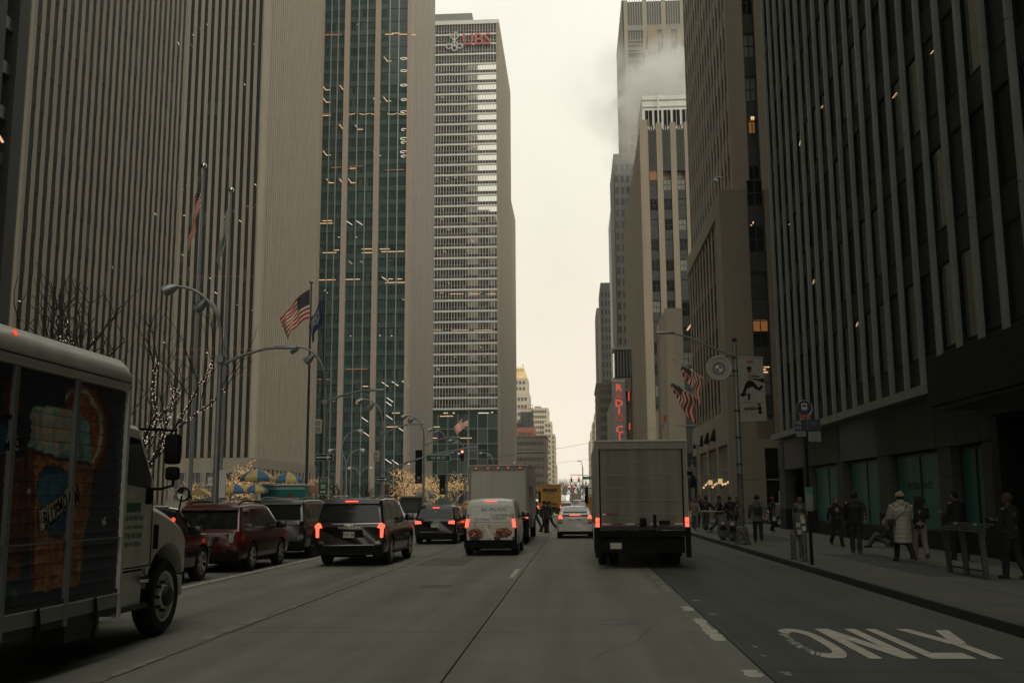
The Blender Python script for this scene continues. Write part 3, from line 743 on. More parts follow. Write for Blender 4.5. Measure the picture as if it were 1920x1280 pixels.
fascia = [(1462, 1472, 'base_panel'), (1472, 1508, 'blue_panel'), (1508, 1545, 'base_panel'), (1545, 1578, 'base_panel'), (1578, 1648, 'blue_panel'), (1648, 1668, 'base_panel'), (1668, 1695, 'base_panel'), (1695, 1728, 'base_panel'), (1728, 1762, 'base_panel'), (1762, 1800, 'base_panel'), (1800, 1845, 'base_panel'), (1845, 1884, 'base_panel')]
for pa, pb, m_ in fascia:
    a, b = seg(pa, pb); f.mb(MB().box(a+.012, b-.012, -.04 if m_ == 'base_panel' else -.01, .55, HS+.02, ZL-.02), 'fascia_panel', M[m_])
a, b = seg(1472, 1508); f.mb(MB().box(a, b, .6, 1.2, .14, HS), 'doorway_recess', M['black'])
a = 57.2-Ypx(1884); f.mb(MB().box(a+.1, 165, .3, .6, .14, ZL), 'dark_shopfront', M['glass_black'])
f.mb(MB().box(a+.02, a+.5, -.3, .5, .14, ZL), 'dark_column', M['dark_granite'])
f.mb(MB().box(a+3, a+3.4, -.3, .5, .14, ZL), 'dark_column', M['dark_granite'])
# wide dark canopy above the pavement at the right edge
cy_ = 29.0
cn = thing('canopy', 'massive black canopy jutting from the right-hand facade', 'canopy', (RX, 0, 0))
MB().box(-1.6, .1, 8, cy_, 4.3, 5.62).build('fascia', M['black'], cn); MB().box(-1.5, .1, 8, 25.5, 3.75, 4.2).build('valance', M['black'], cn); MB().box(-1.45, .1, 8, cy_-.2, 4.2, 4.3).build('soffit', M['steel_dark'], cn)
# west block of that dark portion: pale scaffold pole seen near it
# next building: canvas of deco limestone
def column_windows(f, x, w, z0, z1, fl, par=None, lit=(), deep=.35):
    """one vertical slot: alternating windows and fluted spandrels, each its own part"""
    k = 0; z = z0
    ga = [winmesh('window', w-.1, fl*.56, M[g], M['steel_dark'], .08, 2, .5) for g in ('glass_dark', 'glass_mid', 'glass_black', 'glass_blind')]
    key = 'spn%.2f%.2f' % (w, fl)
    if key not in D.meshes:
        b = MB(); b.box(0, w, -.05, .2, 0, fl*.42)
        for i in range(6): b.box(w*(i+.2)/6, w*(i+.7)/6, -.12, -.05, .05, fl*.42-.1)
        b.mesh(key, M['spandrel_grey'])
    while z < z1-fl*.5:
        f.put(D.meshes[key], 'spandrel', x, deep, z)
        f.put(random.choice(ga), 'window', x+.05, deep+.05, z+fl*.43)
        z += fl; k += 1
r2 = thing('deco_tower', 'buff stone setback tower with one visible window column, behind the round white pole sign', 'tower', (11.7, 78, 0))
HT = 130
# lower block 0..25.8 tall; upper tower set back 1.3 in x and 6 in y
Zl = 25.9
fs = Fac(r2, 0, 0, 0)
W0, W1 = 2.1, 3.42    # window slot on the south face of the low block
for x0_, x1_ in ((.03, W0), (W1, 30)):
    zz = 6.3
    while zz < Zl: fs.mb(MB().box(x0_+(.0), x1_, 0, 1.2, zz, min(zz+2.15, Zl)-.012), 'stone_course', M['deco_stone']); zz += 2.15
MB().box(.32, 30, 1.2, 24, 6.3, Zl-.1).build('core', M['slot_glass'], r2)
fs.mb(MB().box(W0, W1, .5, 1.1, 6.3, 8.0), 'sill_panel', M['deco_stone'])
column_windows(fs, W0, W1-W0, 8.0, Zl, 3.75)
fs.mb(MB().box(W0+.1, W1-.1, .36, .38, 14.6, 15.8), 'lit_window', M['room_amber'])
for dx, z in ((.25, 23.0), (.6, 11.4), (.45, 11.6), (.75, 11.8)): lamp_part(fs, W0+dx, z, .45, 'lamp_warm', .3, .9 if z > 20 else 0, .05)
# ground floor of the low block
for x0_, x1_ in ((.04, 2.6), (5.2, 30)): fs.mb(MB().box(x0_, x1_, -.02, 1.2, .14, 3.2), 'base_course', M['deco_stone']); fs.mb(MB().box(x0_, x1_, 0, 1.2, 3.22, 6.29), 'base_course', M['deco_stone'])
fs.mb(MB().box(2.6, 5.2, .6, 1.2, .14, 5.6), 'entrance_glass', M['glass_black']); fs.mb(MB().box(2.6, 5.2, .55, .62, 3.2, 3.3), 'entrance_bar', M['steel']); fs.mb(MB().box(2.6, 5.2, 0, 1.2, 5.6, 6.29), 'lintel', M['deco_stone'])
for dx in (3.6, 4.1): fs.mb(MB().box(dx, dx+.06, .5, .56, .5, 2.4), 'pale_door_edge', M['alu_white'])  # upright door strips in plain white aluminium
fw = Fac(r2, 0, 24, -90)   # west face, x from 0 (north end) to 24 (south corner)
fw.mb(MB().box(21.2, 23.97, -.03, 1, 8.61, Zl-1.61), 'corner_pier', M['deco_stone2'])
fw.mb(MB().box(0, 23.97, -.04, 1, 6.0, 8.6), 'belt', M['deco_stone2'])
fw.mb(MB().box(0, 23.97, -.04, 1, Zl-1.6, Zl-.01), 'parapet', M['deco_stone2'])
pm = boxmesh('pier', M['deco_stone2'], 0, .85, .12, 1, 8.6, Zl-1.6)
WW = winmesh('window', 1.15, 2.6, M['slot_glass'], M['steel_dark'], .06, 1, .5)
WH = MB().prismx([(0, 0), (0, 1.0), (-.12, .95), (-.45, 0)], 0, .9).mesh('hood', M['black'])
for i in range(10):
    fw.put(pm, 'pier', .2+i*2.1, 0, 0); 
    for k in range(4): fw.put(WW, 'window', 1.13+i*2.1, .20, 9.4+k*3.8)
    if i < 9: fw.put(WH, 'light_hood', 1.0+i*2.1, -.02, 6.6) if i % 2 else None

# ground floor of the west face: tall shop windows
for i in range(4):
    fw.put(boxmesh('pier', M['deco_stone2'], 0, 1.08, -.03, 1, .14, 5.99), 'ground_pier', 22.88-i*6.2, 0, 0)
    if i: 
        o = fw.put(winmesh('shop_window', 5.1, 4.6, M['glass_green3'], M['steel'], .08, 5, .62), 'shop_window', 24-i*6.2, .3, 1.2)
        fw.mb(MB().box(24-i*6.2, 29.1-i*6.2, .2, .6, .14, 1.2), 'stall_riser', M['dark_granite'])
        for q in range(3): lamp_part(fw, 24.5-i*6.2+q*1.5, 2.6+random.random()*.7, .35, 'lamp_warm', .15, 0, .1)
# upper tower
T0 = Vector((2.0, 6.0, 0))
MB().box(T0.x+.5, 30, T0.y+1.1, 40, Zl-.1, HT).build('tower_core', M['deco_stone'], r2)
ft = Fac(r2, T0.x, T0.y, 0)
W0, W1 = 1.4, 2.42
for x0_, x1_ in ((0, W0), (W1, 28)):
    zz = Zl
    while zz < 62: ft.mb(MB().box(x0_, x1_, 0, 1.09, zz, zz+3.6-.012), 'stone_course', M['deco_stone2']); zz += 3.6
    ft.mb(MB().box(x0_, x1_, 0, 1.09, zz, HT), 'stone_course', M['deco_stone2'])
column_windows(ft, W0, W1-W0, Zl, 66, 4.0)
ft.mb(MB().box(W0, W1, .4, 1, 66, HT), 'spandrel', M['spandrel_grey'])
p = at(1418, 228, 84.3); ft.mb(MB().box(W0+.25, W1-.3, .36, .39, p.z-1, p.z+.6), 'lit_window', M['room_amber'])
lamp_part(ft, W0+.4, p.z+.3, .3, 'lamp_warm', .3, 0, .18)
fw = Fac(r2, T0.x, 40, -90)
pw = boxmesh('pier', M['deco_stone2'], 0, .9, .37, 1.2, Zl, HT)
for i in range(17): fw.put(pw, 'pier', 32.85-i*2.05, 0, 0)
wz = MB(); 
for k in range(26):
    wz.quad((0, 0, k*4), (1.1, 0, k*4), (1.1, 0, k*4+2.2), (0, 0, k*4+2.2), 0); wz.box(0, 1.1, -.03, 0, k*4+2.2, k*4+4, 1)
wz = wz.mesh('window_column', [M['slot_glass'], M['spandrel_dark']])
for i in range(16): fw.put(wz, 'window_column', 33.8-i*2.05-2.05, .44, Zl)
# camera mast on the roof corner
MB().tube([(.4, .5, Zl), (.4, .5, Zl+.9), (.2, .2, Zl+1.1), (-.3, -.2, Zl+1.0), (-.35, -.2, Zl+.8)], .05, 6).ball((-.35, -.2, Zl+.65), .2, 10).build('roof_camera', M['alu_grey'], r2)

# the taller buff building beyond, with three columns of windows
Yd = 157
r3 = thing('deco_tower', 'buff stone tower with a pale penthouse and three window columns, further up the right side', 'tower', (14.4, Yd, 0))
x_ = r3.location.x
f3 = Fac(r3, 0, 0, 0)
Zd = Z(580, Yd)
f3.mb(MB().box(0, 2.6, 0, 12, .14, Zd), 'corner_pier', M['deco_stone']); MB().box(.02, 20, 1, 18, .14, Zd-1).build('core', M['slot_glass'], r3)
column_windows(f3, 2.6, 1.65, 5, Zd, 3.9)
f3.mb(MB().box(4.25, 20, 0, 12, .14, Zd), 'pier', M['deco_stone'])
for z in (29.3, 22.3): lamp_part(f3, 3.3, z-1.5, 1.1, 'lamp_warm', .2, .95, .12)
fw3 = Fac(r3, 0, 18, -90)
pw3 = boxmesh('pier', M['deco_stone2'], 0, 1.2, -.05, 1, .14, Zd)
for i in range(6): fw3.put(pw3, 'pier', 18-1.3-i*2.9, 0, 0)
Ye = 200
ox, oy = 14.2-x_, Ye-Yd
Ze = Z(236, Ye)
ft = Fac(r3, ox, oy, 0)
s_ = Ye/F
cols3 = [(16, 32), (43, 59), (70, 86)]
edges = [0]+[q for c_ in cols3 for q in c_]+[140]
MB().box(ox+.4, ox+15, oy+1, oy+55, .14, Ze-3).build('tower_core', M['deco_stone'], r3)
for i in range(0, len(edges), 2):
    ft.mb(MB().box(edges[i]*s_, edges[i+1]*s_, 0, 1.2, .14, Ze+(1.0 if i == 0 else .3)), 'pier', M['deco_stone2'])
for a, b in cols3:
    column_windows(ft, a*s_, (b-a)*s_, 20, Ze-10, 4.2)
    bb = MB()
    for q in range(4): bb.box(a*s_+q*.42+.05, a*s_+q*.42+.3, 0, .6, Ze-10, Ze-1+(q in (1, 2))*.8)
    bb.box(a*s_, b*s_, .3, 1, Ze-10, Ze-1.2); ft.mb(bb, 'crown_fluting', M['spandrel_grey'])
ft.mb(MB().box(17*s_, 31*s_, .2, .3, Z(340, Ye), Z(322, Ye)), 'lit_window', M['room_amber'])
fwt = Fac(r3, ox, oy+72, -90)
pt = boxmesh('rib', M['deco_stone2'], 0, 1.2, -.25, 1, .14, Ze-1)
MB().box(ox, ox+1, oy+1, oy+72, .14, Ze-2).build('recess', M['slot_glass'], r3)
for i in range(26): 
    h_ = Ze-1-max(0, i-2)*.0
    fwt.put(boxmesh('rib', M['deco_stone2'], 0, 1.35, -.1, 1, .14, h_-i*.15), 'rib', 72-1.6-i*2.75, 0, 0)
# penthouse
MB().box(ox+.8, ox+16, oy+2, oy+20, Ze-2, Z(183, Ye+2)).build('penthouse', M['alu_white'], r3)
fh = Fac(r3, ox+.8, oy+2, 0)
for q in range(6): fh.put(winmesh('window', 1.6, 3.6, M['glass_black'], M['alu_white'], .1, 2), 'window', .5+q*1.9, -.03, Ze+.2)
fh.mb(MB().box(0, 15.2, -.12, -.02, Z(205, Ye+2), Z(203, Ye+2)).box(0, 15.2, -.12, -.02, Z(192, Ye+2), Z(190, Ye+2)), 'rail', M['steel'])
MB().tube([(4.0, 1.2, Ze-1), (4.0, 1.2, Z(178, Ye))], .16, 6).tube([(4, 1.2, Z(178, Ye)), (4, 1.2, Z(170, Ye))], .05, 4).build('flue', M['alu_white'], r3, (ox, oy, 0))
MB().ball((ox+7, oy+9, Z(186, Ye)), 4.2, 16, .3).build('tank_dome', M['steel'], r3)

# far grey tower in haze
Yg = 335
r4 = thing('office_tower', 'hazy grey tower with vertical window groups rising behind the steam', 'tower', (X(1168, Yg, 100), Yg, 0))
Hg = Z(3, Yg)
MB().box(.3, 45, .4, 45, .14, Hg-.5).build('core', M['glass_mid'], r4)
fg = Fac(r4, 0, 0, 0); s_ = Yg/F
for a, b in ((0, 11), (40, 49), (77, 86), (114, 150), (150, 240)): fg.mb(MB().box(a*s_, b*s_, 0, .6, .14, Hg), 'pier', M['limestone_pale'])
for a, b in ((11, 40), (49, 77), (86, 114)):
    for q in range(1, 6): x = (a+(b-a)*q/6)*s_; fg.mb(MB().box(x-.12, x+.12, .1, .5, .14, Hg), 'mullion', M['limestone_pale'])
    for py in (50, 56, 77, 84, 92, 100): fg.mb(MB().box(a*s_, b*s_, .15, .5, Z(py+2, Yg), Z(py, Yg)), 'band', M['limestone_pale'])
    fg.mb(MB().box(a*s_, b*s_, .05, .55, Z(60, Yg), Z(50, Yg)), 'band', M['grey_facade'])
    b_ = MB()
    for k in range(40): b_.box(a*s_, b*s_, .16, .45, 8+k*3.8, 9.2+k*3.8)
    o = fg.mb(b_, 'spandrel_rows', M['grey_facade'], True)
fgw = Fac(r4, 0, 45, -90)
rg = boxmesh('rib', M['limestone_pale'], 0, 2, -.15, .6, .14, Hg)
for i in range(11): fgw.put(rg, 'rib', 43-i*4.1, 0, 0)
# stone tower with crenellated crown between them
Yh = 262
r5 = thing('deco_tower', 'buff crenellated stone tower behind the penthouse, half hidden in steam', 'tower', (X(1214, Yh, 60), Yh, 0))
Hh = Z(52, Yh)
MB().box(0, 30, .5, 30, .14, Hh-2).build('core', M['deco_stone'], r5)
fh = Fac(r5, 0, 0, 0); s_ = Yh/F
for a, b, c_ in ((0, 20, 0), (30, 46, 1), (58, 68, 1), (78, 140, 0)): fh.mb(MB().box(a*s_, b*s_, 0, 1, .14, Hh-c_), 'pier', M['deco_stone2'])
for a, b in ((20, 30), (46, 58), (68, 78)): column_windows(fh, a*s_, (b-a)*s_, Z(320, Yh), Hh-4, 4)
bb = MB()
for q in range(20): bb.box(-8*s_+q*1.4, -8*s_+q*1.4+.9, -1.5, 6, Z(120, Yh), Z(98+random.random()*3, Yh))
bb.box(-8*s_, 26, -1.4, 10, .14, Z(112, Yh)); fh.mb(bb, 'lower_crown', M['deco_stone'])

# glass slab and further right-hand towers
def slab_tower(label, pl, pr, py, Yv, m, rib, n, depth=30, gm='glass_mid', nm='office_tower', w2=None):
    r = thing(nm, label, 'tower', (X(pl, Yv), Yv, 0)); w = X(pr, Yv)-X(pl, Yv); h = Z(py, Yv)
    MB().box(.2, w, .2, depth, .14, h).build('core', M[gm], r)
    f = Fac(r, 0, 0, 0)
    for i in range(n+1): f.mb(MB().box(i*w/n-(.5*rib if i else 0), i*w/n+.5*rib, 0, .3, .14, h), 'pier', M[m])
    b_ = MB()
    for k in range(int(h/3.7)): b_.box(0, w, .06, .4, 3+k*3.7, 4.5+k*3.7)
    b_.box(0, w, -.02, .5, h-2, h+.4); f.mb(b_, 'floor_bands', M[m], True)
    fw_ = Fac(r, 0, depth, -90)
    for i in range(6): fw_.mb(MB().box(i*depth/6, i*depth/6+rib*2.2, -.1, .3, .14, h), 'rib', M[m])
    fw_.mb(MB().box(0, depth, -.05, .2, .14, h), 'side_wall', M[m])
    return r
slab_tower('hazy slab with narrow piers in the steam, left of the buff tower', 1157, 1210, 292, 310, 'grey_facade', .7, 5)
slab_tower('blue-grey glass slab rising just above the vertical red sign', 1151, 1172, 385, 345, 'alu_grey', .3, 5, gm='glass_dark')
slab_tower('grey tower with dark vertical windows left of the glass slab', 1127, 1153, 532, 420, 'grey_facade', .8, 4)
slab_tower('narrow stone tower, second step down on the far right side', 1118.5, 1131, 579, 470, 'deco_stone', .9, 3)
Yc = 400
c8 = thing('apartment_building', 'ornate brown-grey block with arched top windows left of the vertical red sign', 'building', (0, Yc, 0))
masonry(c8, X(1117, Yc), X(1150, Yc), 0, 40, .14, Z(722, Yc), 'deco_stone', 4, 12, 1.2, 2.0, -1, 8, cornice='deco_stone')
Yc = 640
c9 = thing('apartment_building', 'pale stepped block behind the red traffic signals on the right', 'building', (0, Yc, 0))
masonry(c9, X(1112, Yc), X(1122, Yc), 0, 40, .14, Z(772, Yc), 'cream_brick', 2, 14, 1.2, 2, -1, 8, m0=.3)
masonry(c9, X(1108.5, Yc), X(1118, Yc), 20, 60, .14, Z(786, Yc), 'cream_brick', 2, 13, 1.2, 2, -1, 8, m0=.3)
Yc = 800
c10 = thing('apartment_building', 'palest stepped block furthest down the right side of the street', 'building', (0, Yc, 0))
masonry(c10, X(1103.5, Yc), X(1116, Yc), 0, 40, .14, Z(808, Yc), 'cream_brick', 2, 10, 1.2, 2, -1, 8, m0=.3)
masonry(c10, X(1101.5, Yc), X(1110, Yc), 30, 80, .14, Z(822, Yc), 'cream_brick', 2, 9, 1.2, 2, -1, 8, m0=.3)

# theatre with the vertical sign
Yr = 247
th = thing('theatre', 'theatre block with dark glazed roof box, carrying the vertical red sign', 'building', (X(1147, Yr), Yr+4, 0))
w = X(1180, Yr)-X(1147, Yr)
MB().box(.4, 18, 0, 60, .14, 28).build('wall', M['deco_stone'], th)
fth = Fac(th, .4, 0, 0)
for i in range(4): fth.put(boxmesh('rib', M['deco_stone2'], 0, .5, -.25, 0, .14, 28), 'rib', .3+i*1.1, 0, 0)
g = Fac(th, .3, -3.6, 0)
MB().box(.4, w, -3.4, 3, 31.6, 38).build('roof_box', M['glass_dark'], th)
for i in range(6): g.mb(MB().box(.15+i*(w-.6)/5, .3+i*(w-.6)/5, -.05, .2, 31.6, 38.2), 'mullion', M['alu_grey'])
MB().box(0, w+.3, -4, 3.2, 38.2, 38.7).build('roof_box_cap', M['alu_grey'], th)
MB().box(.1, w, -3.9, 3.1, 27.8, 31.2).build('roof_box_base', M['deco_stone'], th)
vs = thing('vertical_sign', 'tall vertical neon sign with red letters above the right-hand box truck', 'sign', (X(1157, Yr), Yr, 0))
z1_, z0_ = Z(716, Yr), 8
MB().box(-1.35, 1.35, -.3, .3, z0_, z1_).build('sign_board', M['alu_grey'], vs)
MB().box(-1.6, 1.6, -.45, .45, z1_, z1_+.45).build('sign_cap', M['alu_white'], vs)
MB().box(-1.62, -1.35, -.35, .35, z0_, z1_).box(1.35, 1.62, -.35, .35, z0_, z1_).build('sign_edge', M['steel'], vs)
for ch, py in zip('RADIO CITY', (728, 743, 757, 771, 785, 799, 806, 820, 834, 848)):
    if ch != ' ': text('neon_letter', ch, 2.4, M['neon'] if ch not in 'AO' else mat('dimly lit neon', (.25, .04, .03), .5, emit=(1, .1, .06), estr=.25), vs, (0, -.36, Z(py, Yr)), depth=.06, sx=1.1, bold=.03)
for i, (a, b) in enumerate(((735, 752), (793, 806))):
    MB().box(2.3, 2.55, -.1, .1, Z(b, Yr), Z(a, Yr)).build('neon_tube', M['neon'], vs)
# ------------------------------------------------------------------ vehicles
def paint_m(name, col, metal=.3, rough=.28): return mat(name, col, rough, metal, coat=.6)
M['car_black'] = paint_m('black car paint', (.006, .006, .007), 0, .2)
M['car_red'] = paint_m('dark red car paint', (.07, .009, .009), .3)
M['car_grey'] = paint_m('grey green car paint', (.07, .078, .074), .5)
M['car_white'] = paint_m('white car paint', (.68, .66, .58), 0)
M['car_orange'] = paint_m('taxi orange paint', (.6, .22, .03), 0)
M['car_silver'] = paint_m('silver car paint', (.3, .3, .28), .6)
M['truck_white'] = mat('grubby truck white', (.78, .75, .66), .42, var=.16, vscale=1.6, streak=.6, coat=.2)
M['truck_yellow'] = mat('rental truck yellow', (.52, .27, .035), .5, var=.12, vscale=1.2, streak=.4)
M['truck_box'] = mat('box body pale grey', (.55, .52, .44), .6, var=.15, vscale=1.1, streak=.7)
M['door_grey'] = mat('dirty grey roll door', (.2, .195, .155), .65, var=.3, vscale=1.4, streak=.75, bump=.15, bscale=20)
M['frame_dirty'] = mat('dirty frame', (.26, .25, .21), .6, var=.2, vscale=3, streak=.5)
M['car_glass'] = mat('tinted car glass', (.004, .005, .005), .05, spec=.5)
M['bumper_black'] = mat('black bumper plastic', (.007, .007, .007), .75, spec=.15)
M['lamp_housing'] = mat('dark tail lamp housing', (.02, .006, .006), .15, coat=.5)

def wheel(root, x, y, R_, wd, side, rimm='rim', spokes=6, name='wheel', truck=False):
    """wheel: tyre with a rim child; side=+1 outer face towards +x"""
    mb = MB(); r = R_
    mb.lathe([(r*.66, -wd*.48), (r*.9, -wd*.5), (r*.98, -wd*.36), (r, -wd*.2), (r, wd*.2), (r*.98, wd*.36), (r*.9, wd*.5), (r*.66, wd*.48), (r*.62, wd*.1), (r*.62, -wd*.4), (r*.66, -wd*.48)], 28, axis='x', cap=False)
    mb.lathe([(1e-4, -wd*.2), (r*.64, -wd*.2)], 20, axis='x')
    t = mb.build(name, M['black_rubber'], root, (x, y, r), smooth=40)
    rm = MB(); s = side
    if truck:
        rm.lathe([(r*.655, s*wd*.46), (r*.6, s*wd*.40), (r*.57, s*wd*.2), (r*.42, s*wd*.1), (r*.34, s*wd*.12), (r*.3, s*wd*.5), (r*.12, s*wd*.62), (1e-4, s*wd*.62)], 24, axis='x', cap=False)
        for k in range(10): a = k*.628; rm.ball((s*wd*.18, math.cos(a)*r*.37, math.sin(a)*r*.37), r*.035, 6)
    else:
        rm.lathe([(r*.67, s*wd*.46), (r*.6, s*wd*.44), (r*.58, s*wd*.15), (1e-4, s*wd*.12)], 24, axis='x', cap=False)
    o = rm.build('rim', M[rimm if truck else 'steel_dark'], t, smooth=40)
    if not truck:
        sp = MB()
        for k in range(spokes):
            a = 2*math.pi*k/spokes+.3
            for da in (-.16, .16):
                sp.tube([(s*wd*.36, math.cos(a)*r*.1, math.sin(a)*r*.1), (s*wd*.43, math.cos(a+da)*r*.6, math.sin(a+da)*r*.6)], [r*.05, r*.045], 5)
        sp.lathe([(r*.13, s*wd*.3), (r*.13, s*wd*.44), (1e-4, s*wd*.45)], 12, axis='x')
        sp.lathe([(r*.66, s*wd*.47), (r*.6, s*wd*.45), (r*.6, s*wd*.36), (r*.66, s*wd*.36)], 24, axis='x', cap=False)
        sp.build('spokes', M[rimm], t, smooth=40)
    return t

class Car:
    """lofted car body; y=0 rear bumper, front at +L"""
    def __init__(s, nm, label, cat, loc, W, L, prof, belt, paint, wheels, R_=.38, zb=.3, tumble=.22, rimm='rim', rz=0.0, group=None, crown=.035, lowblack=.12, rearround=1.0):
        s.root = thing(nm, label, cat, loc, rz, group); s.W, s.L, s.belt, s.zb, s.tum = W, L, belt, zb, tumble
        s.py = [p[0] for p in prof]; s.pz = [p[1] for p in prof]; s.rr = rearround
        ys = sorted(set([0, .03, .08, .18, .35] + s.py + [L-.35, L-.15, L-.05, L] + list(np.linspace(.5, L-.5, 12))))
        rings = []
        for y in ys:
            zt = s.zt(y); ring = []
            lv = [zb, zb+.06, zb+.2, (zb+belt)/2, belt-.1, belt-.02, belt+.03]
            lv = [min(z, zt-.05-.004*(7-i)) for i, z in enumerate(lv)]
            top = max(zt-.05, lv[-1]+.002)
            lv += [lv[-1]+(top-lv[-1])*t for t in (.5, 1)]
            pts = [(s.hw(y, z)*(.93 if i == 0 else 1), z) for i, z in enumerate(lv)]
            h = pts[-1][0]
            pts += [(h-.025, zt-.02), (h-.075, zt-.003), (h*.55, zt+crown*.7), (0, zt+crown)]
            pts = [(0, zb-.001)]+pts
            full = pts + [(-x, z) for x, z in pts[-2:0:-1]]
            rings.append([(x, y, z) for x, z in full])
        n = len(rings[0]); mb = MB(); mb.v = [v for r in rings for v in r]
        for i in range(len(rings)-1):
            for k in range(n):
                mb.f.append((i*n+k, i*n+(k+1) % n, (i+1)*n+(k+1) % n, (i+1)*n+k)); mb.m.append(0)
        mb.f.append(tuple(range(n))[::-1]); mb.m.append(0); o = (len(rings)-1)*n; mb.f.append(tuple(o+k for k in range(n))); mb.m.append(0)
        me = mb.mesh('body', M[paint]); body = obj('body', me, s.root)
        cb = MB()
        for wy in wheels:
            for sx in (-1, 1): cb.lathe([(R_*1.13, sx*W*.62), (R_*1.13, sx*(W+.3))] if sx > 0 else [(R_*1.13, sx*(W+.3)), (R_*1.13, sx*W*.62)], 24, (0, wy, R_+.01), 'x')
        cme = cb.mesh('cut', M['black']); fin(cme, 40); co = obj('cut', cme)
        fin(me, 40)
        bm_ = body.modifiers.new('b', 'BOOLEAN'); bm_.operation = 'DIFFERENCE'; bm_.solver = 'EXACT'; bm_.object = co
        # cutter in root space: temporarily evaluate at origin
        body.parent = None; nm2 = baked(body, co); COL.objects.link(body)
        body.modifiers.clear(); body.data = nm2; body.parent = s.root
        D.objects.remove(co); 
        if len(nm2.polygons) < 50: body.data = me
        if len(body.data.materials) == 0: body.data.materials.append(M[paint])
        fin(body.data, 38)
        s.body = body
        for wy in wheels:
            for sx in (-1, 1): wheel(s.root, sx*(W-.125), wy, R_, .24, sx, rimm)
        MB().box(-W*.8, W*.8, .25, L-.3, zb-.08, zb+.1).build('underbody', M['bumper_black'], s.root)
    def zt(s, y): return float(np.interp(y, s.py, s.pz))
    def ws(s, y): 
        r = float(np.interp(y, [0, .03, .08, .18, .35], [.925, .955, .975, .992, 1])); r = 1-(1-r)*s.rr
        return r*float(np.interp(y, [s.L-.7, s.L-.35, s.L-.15, s.L-.05, s.L], [1, .97, .92, .86, .78]))
    def hw(s, y, z):
        w = s.W*s.ws(y); m = (s.zb+s.belt)/2
        if z <= s.belt: return w*(1-.05*((z-m)/(s.belt-m))**2)
        return w*.95-(z-s.belt)*s.tum-.004
    def yr(s, z): # rear surface y at height z
        zs = s.pz[:s.pz.index(max(s.pz))+1]; return float(np.interp(z, zs, s.py[:len(zs)])) if z > zs[0] else 0
    def rear(s, name, poly, m, off=.006, th=.03, par=None):
        a = [(x, s.yr(z)-off-(.024 if z > s.pz[0]+.02 else 0), z) for x, z in poly]; b = [(x*.99, s.yr(z)+th, z) for x, z in poly]; n = len(poly)
        return MB().add(a+b, [tuple(range(n))]+[(i+1, i, i+n, i+n+1) if i < n-1 else (0, i, i+n, n) for i in range(n)]).build(name, M[m], par or s.root)
    def side(s, name, poly, m, sx=1, off=.006, th=.03, par=None):
        a = [(sx*(s.hw(y, z)+off), y, z) for y, z in poly]; b = [(sx*(s.hw(y, z)-th), y, z) for y, z in poly]; n = len(poly)
        return MB().add(a+b, [tuple(range(n))[::sx]]+[(i, i+1, i+n+1, i+n) if i < n-1 else (i, 0, n, i+n) for i in range(n)]).build(name, M[m], par or s.root)
    def front_glass(s, y0, z0, y1, z1):
        a, b = s.hw(y0, z0)-.07, s.hw(y1, z1)-.1; n = Vector((0, z1-z0, y0-y1)).normalized()*.02
        if n.z < 0: n = -n
        MB().add([(-a, y0, z0), (a, y0, z0), (b, y1, z1), (-b, y1, z1)], [(0, 1, 2, 3)]).build('windscreen', M['car_glass'], s.root, tuple(n))
    def mirror(s, y, z, m):
        for sx in (-1, 1):
            x = s.hw(y, z)
            MB().box(-.14, .14, -.05, .08, -.09, .1).build('side_mirror', M[m], s.root, (sx*(x+.18), y, z), smooth=40, bevel=.03)
            MB().box(-.1, .1, -.02, .02, -.02, .02).build('mirror_arm', M[m], s.root, (sx*(x+.03), y, z-.05))
    def seams(s, ylist, z0, z1):
        for sx in (-1, 1):
            for y in ylist: s.side('door_seam', [(y, z0), (y+.012, z0), (y+.012, z1), (y, z1)], 'black', sx, .002, .005)
    def handles(s, yl, z, m='chrome'):
        for sx in (-1, 1):
            for y in yl: MB().box(-.02, .02, -.1, .1, -.015, .015).build('door_handle', M[m], s.root, (sx*(s.hw(y, z)+.015), y, z))
    def plate(s, z, txt=None, x=0, m='plate'):
        y = s.yr(z)-.012; o = MB().box(-.16, .16, -.006, .02, -.08, .08).build('number_plate', M[m], s.root, (x, y, z))
        if txt: text('plate_text', txt, .11, M['black'], o, (0, -.009, 0), depth=.001)
    def rails(s, y0, y1, m='chrome', dx=.14, h=.06):
        for sx in (-1, 1):
            pts = []
            for k in range(9):
                t = k/8; y = y0+(y1-y0)*t; zt_ = s.zt(y); x = s.hw(y, zt_-.05)-dx
                pts.append((sx*x, y, zt_+.01+h*min(1, 6*min(t, 1-t))))
            MB().tube(pts, .022, 6).build('roof_rail', M[m], s.root)

# --- black full-size SUV with lit tail lamps
c = Car('large_suv', 'shiny black full-size SUV with bright lit tail lamps, in the lane beside the parked cars', 'SUV', (-6.36, 28.6, 0), 1.01, 5.6,
    [(0, 1.1), (.05, 1.18), (.16, 1.5), (.30, 1.78), (.40, 1.86), (1.2, 1.90), (2.6, 1.90), (3.2, 1.84), (3.9, 1.32), (4.2, 1.22), (5.2, 1.12), (5.45, 1.0), (5.6, .7)], 1.18, 'car_black', (1.15, 4.45), .41, .33, .2)
c.rear('rear_window', [(-.84, 1.24), (.84, 1.24), (.76, 1.70), (-.76, 1.70)], 'car_glass')
c.rear('spoiler', [(-.80, 1.74), (.80, 1.74), (.76, 1.86), (-.76, 1.86)], 'car_black', .07)
c.rear('brake_lamp', [(-.18, 1.79), (.18, 1.79), (.18, 1.82), (-.18, 1.82)], 'tail_on', .085)
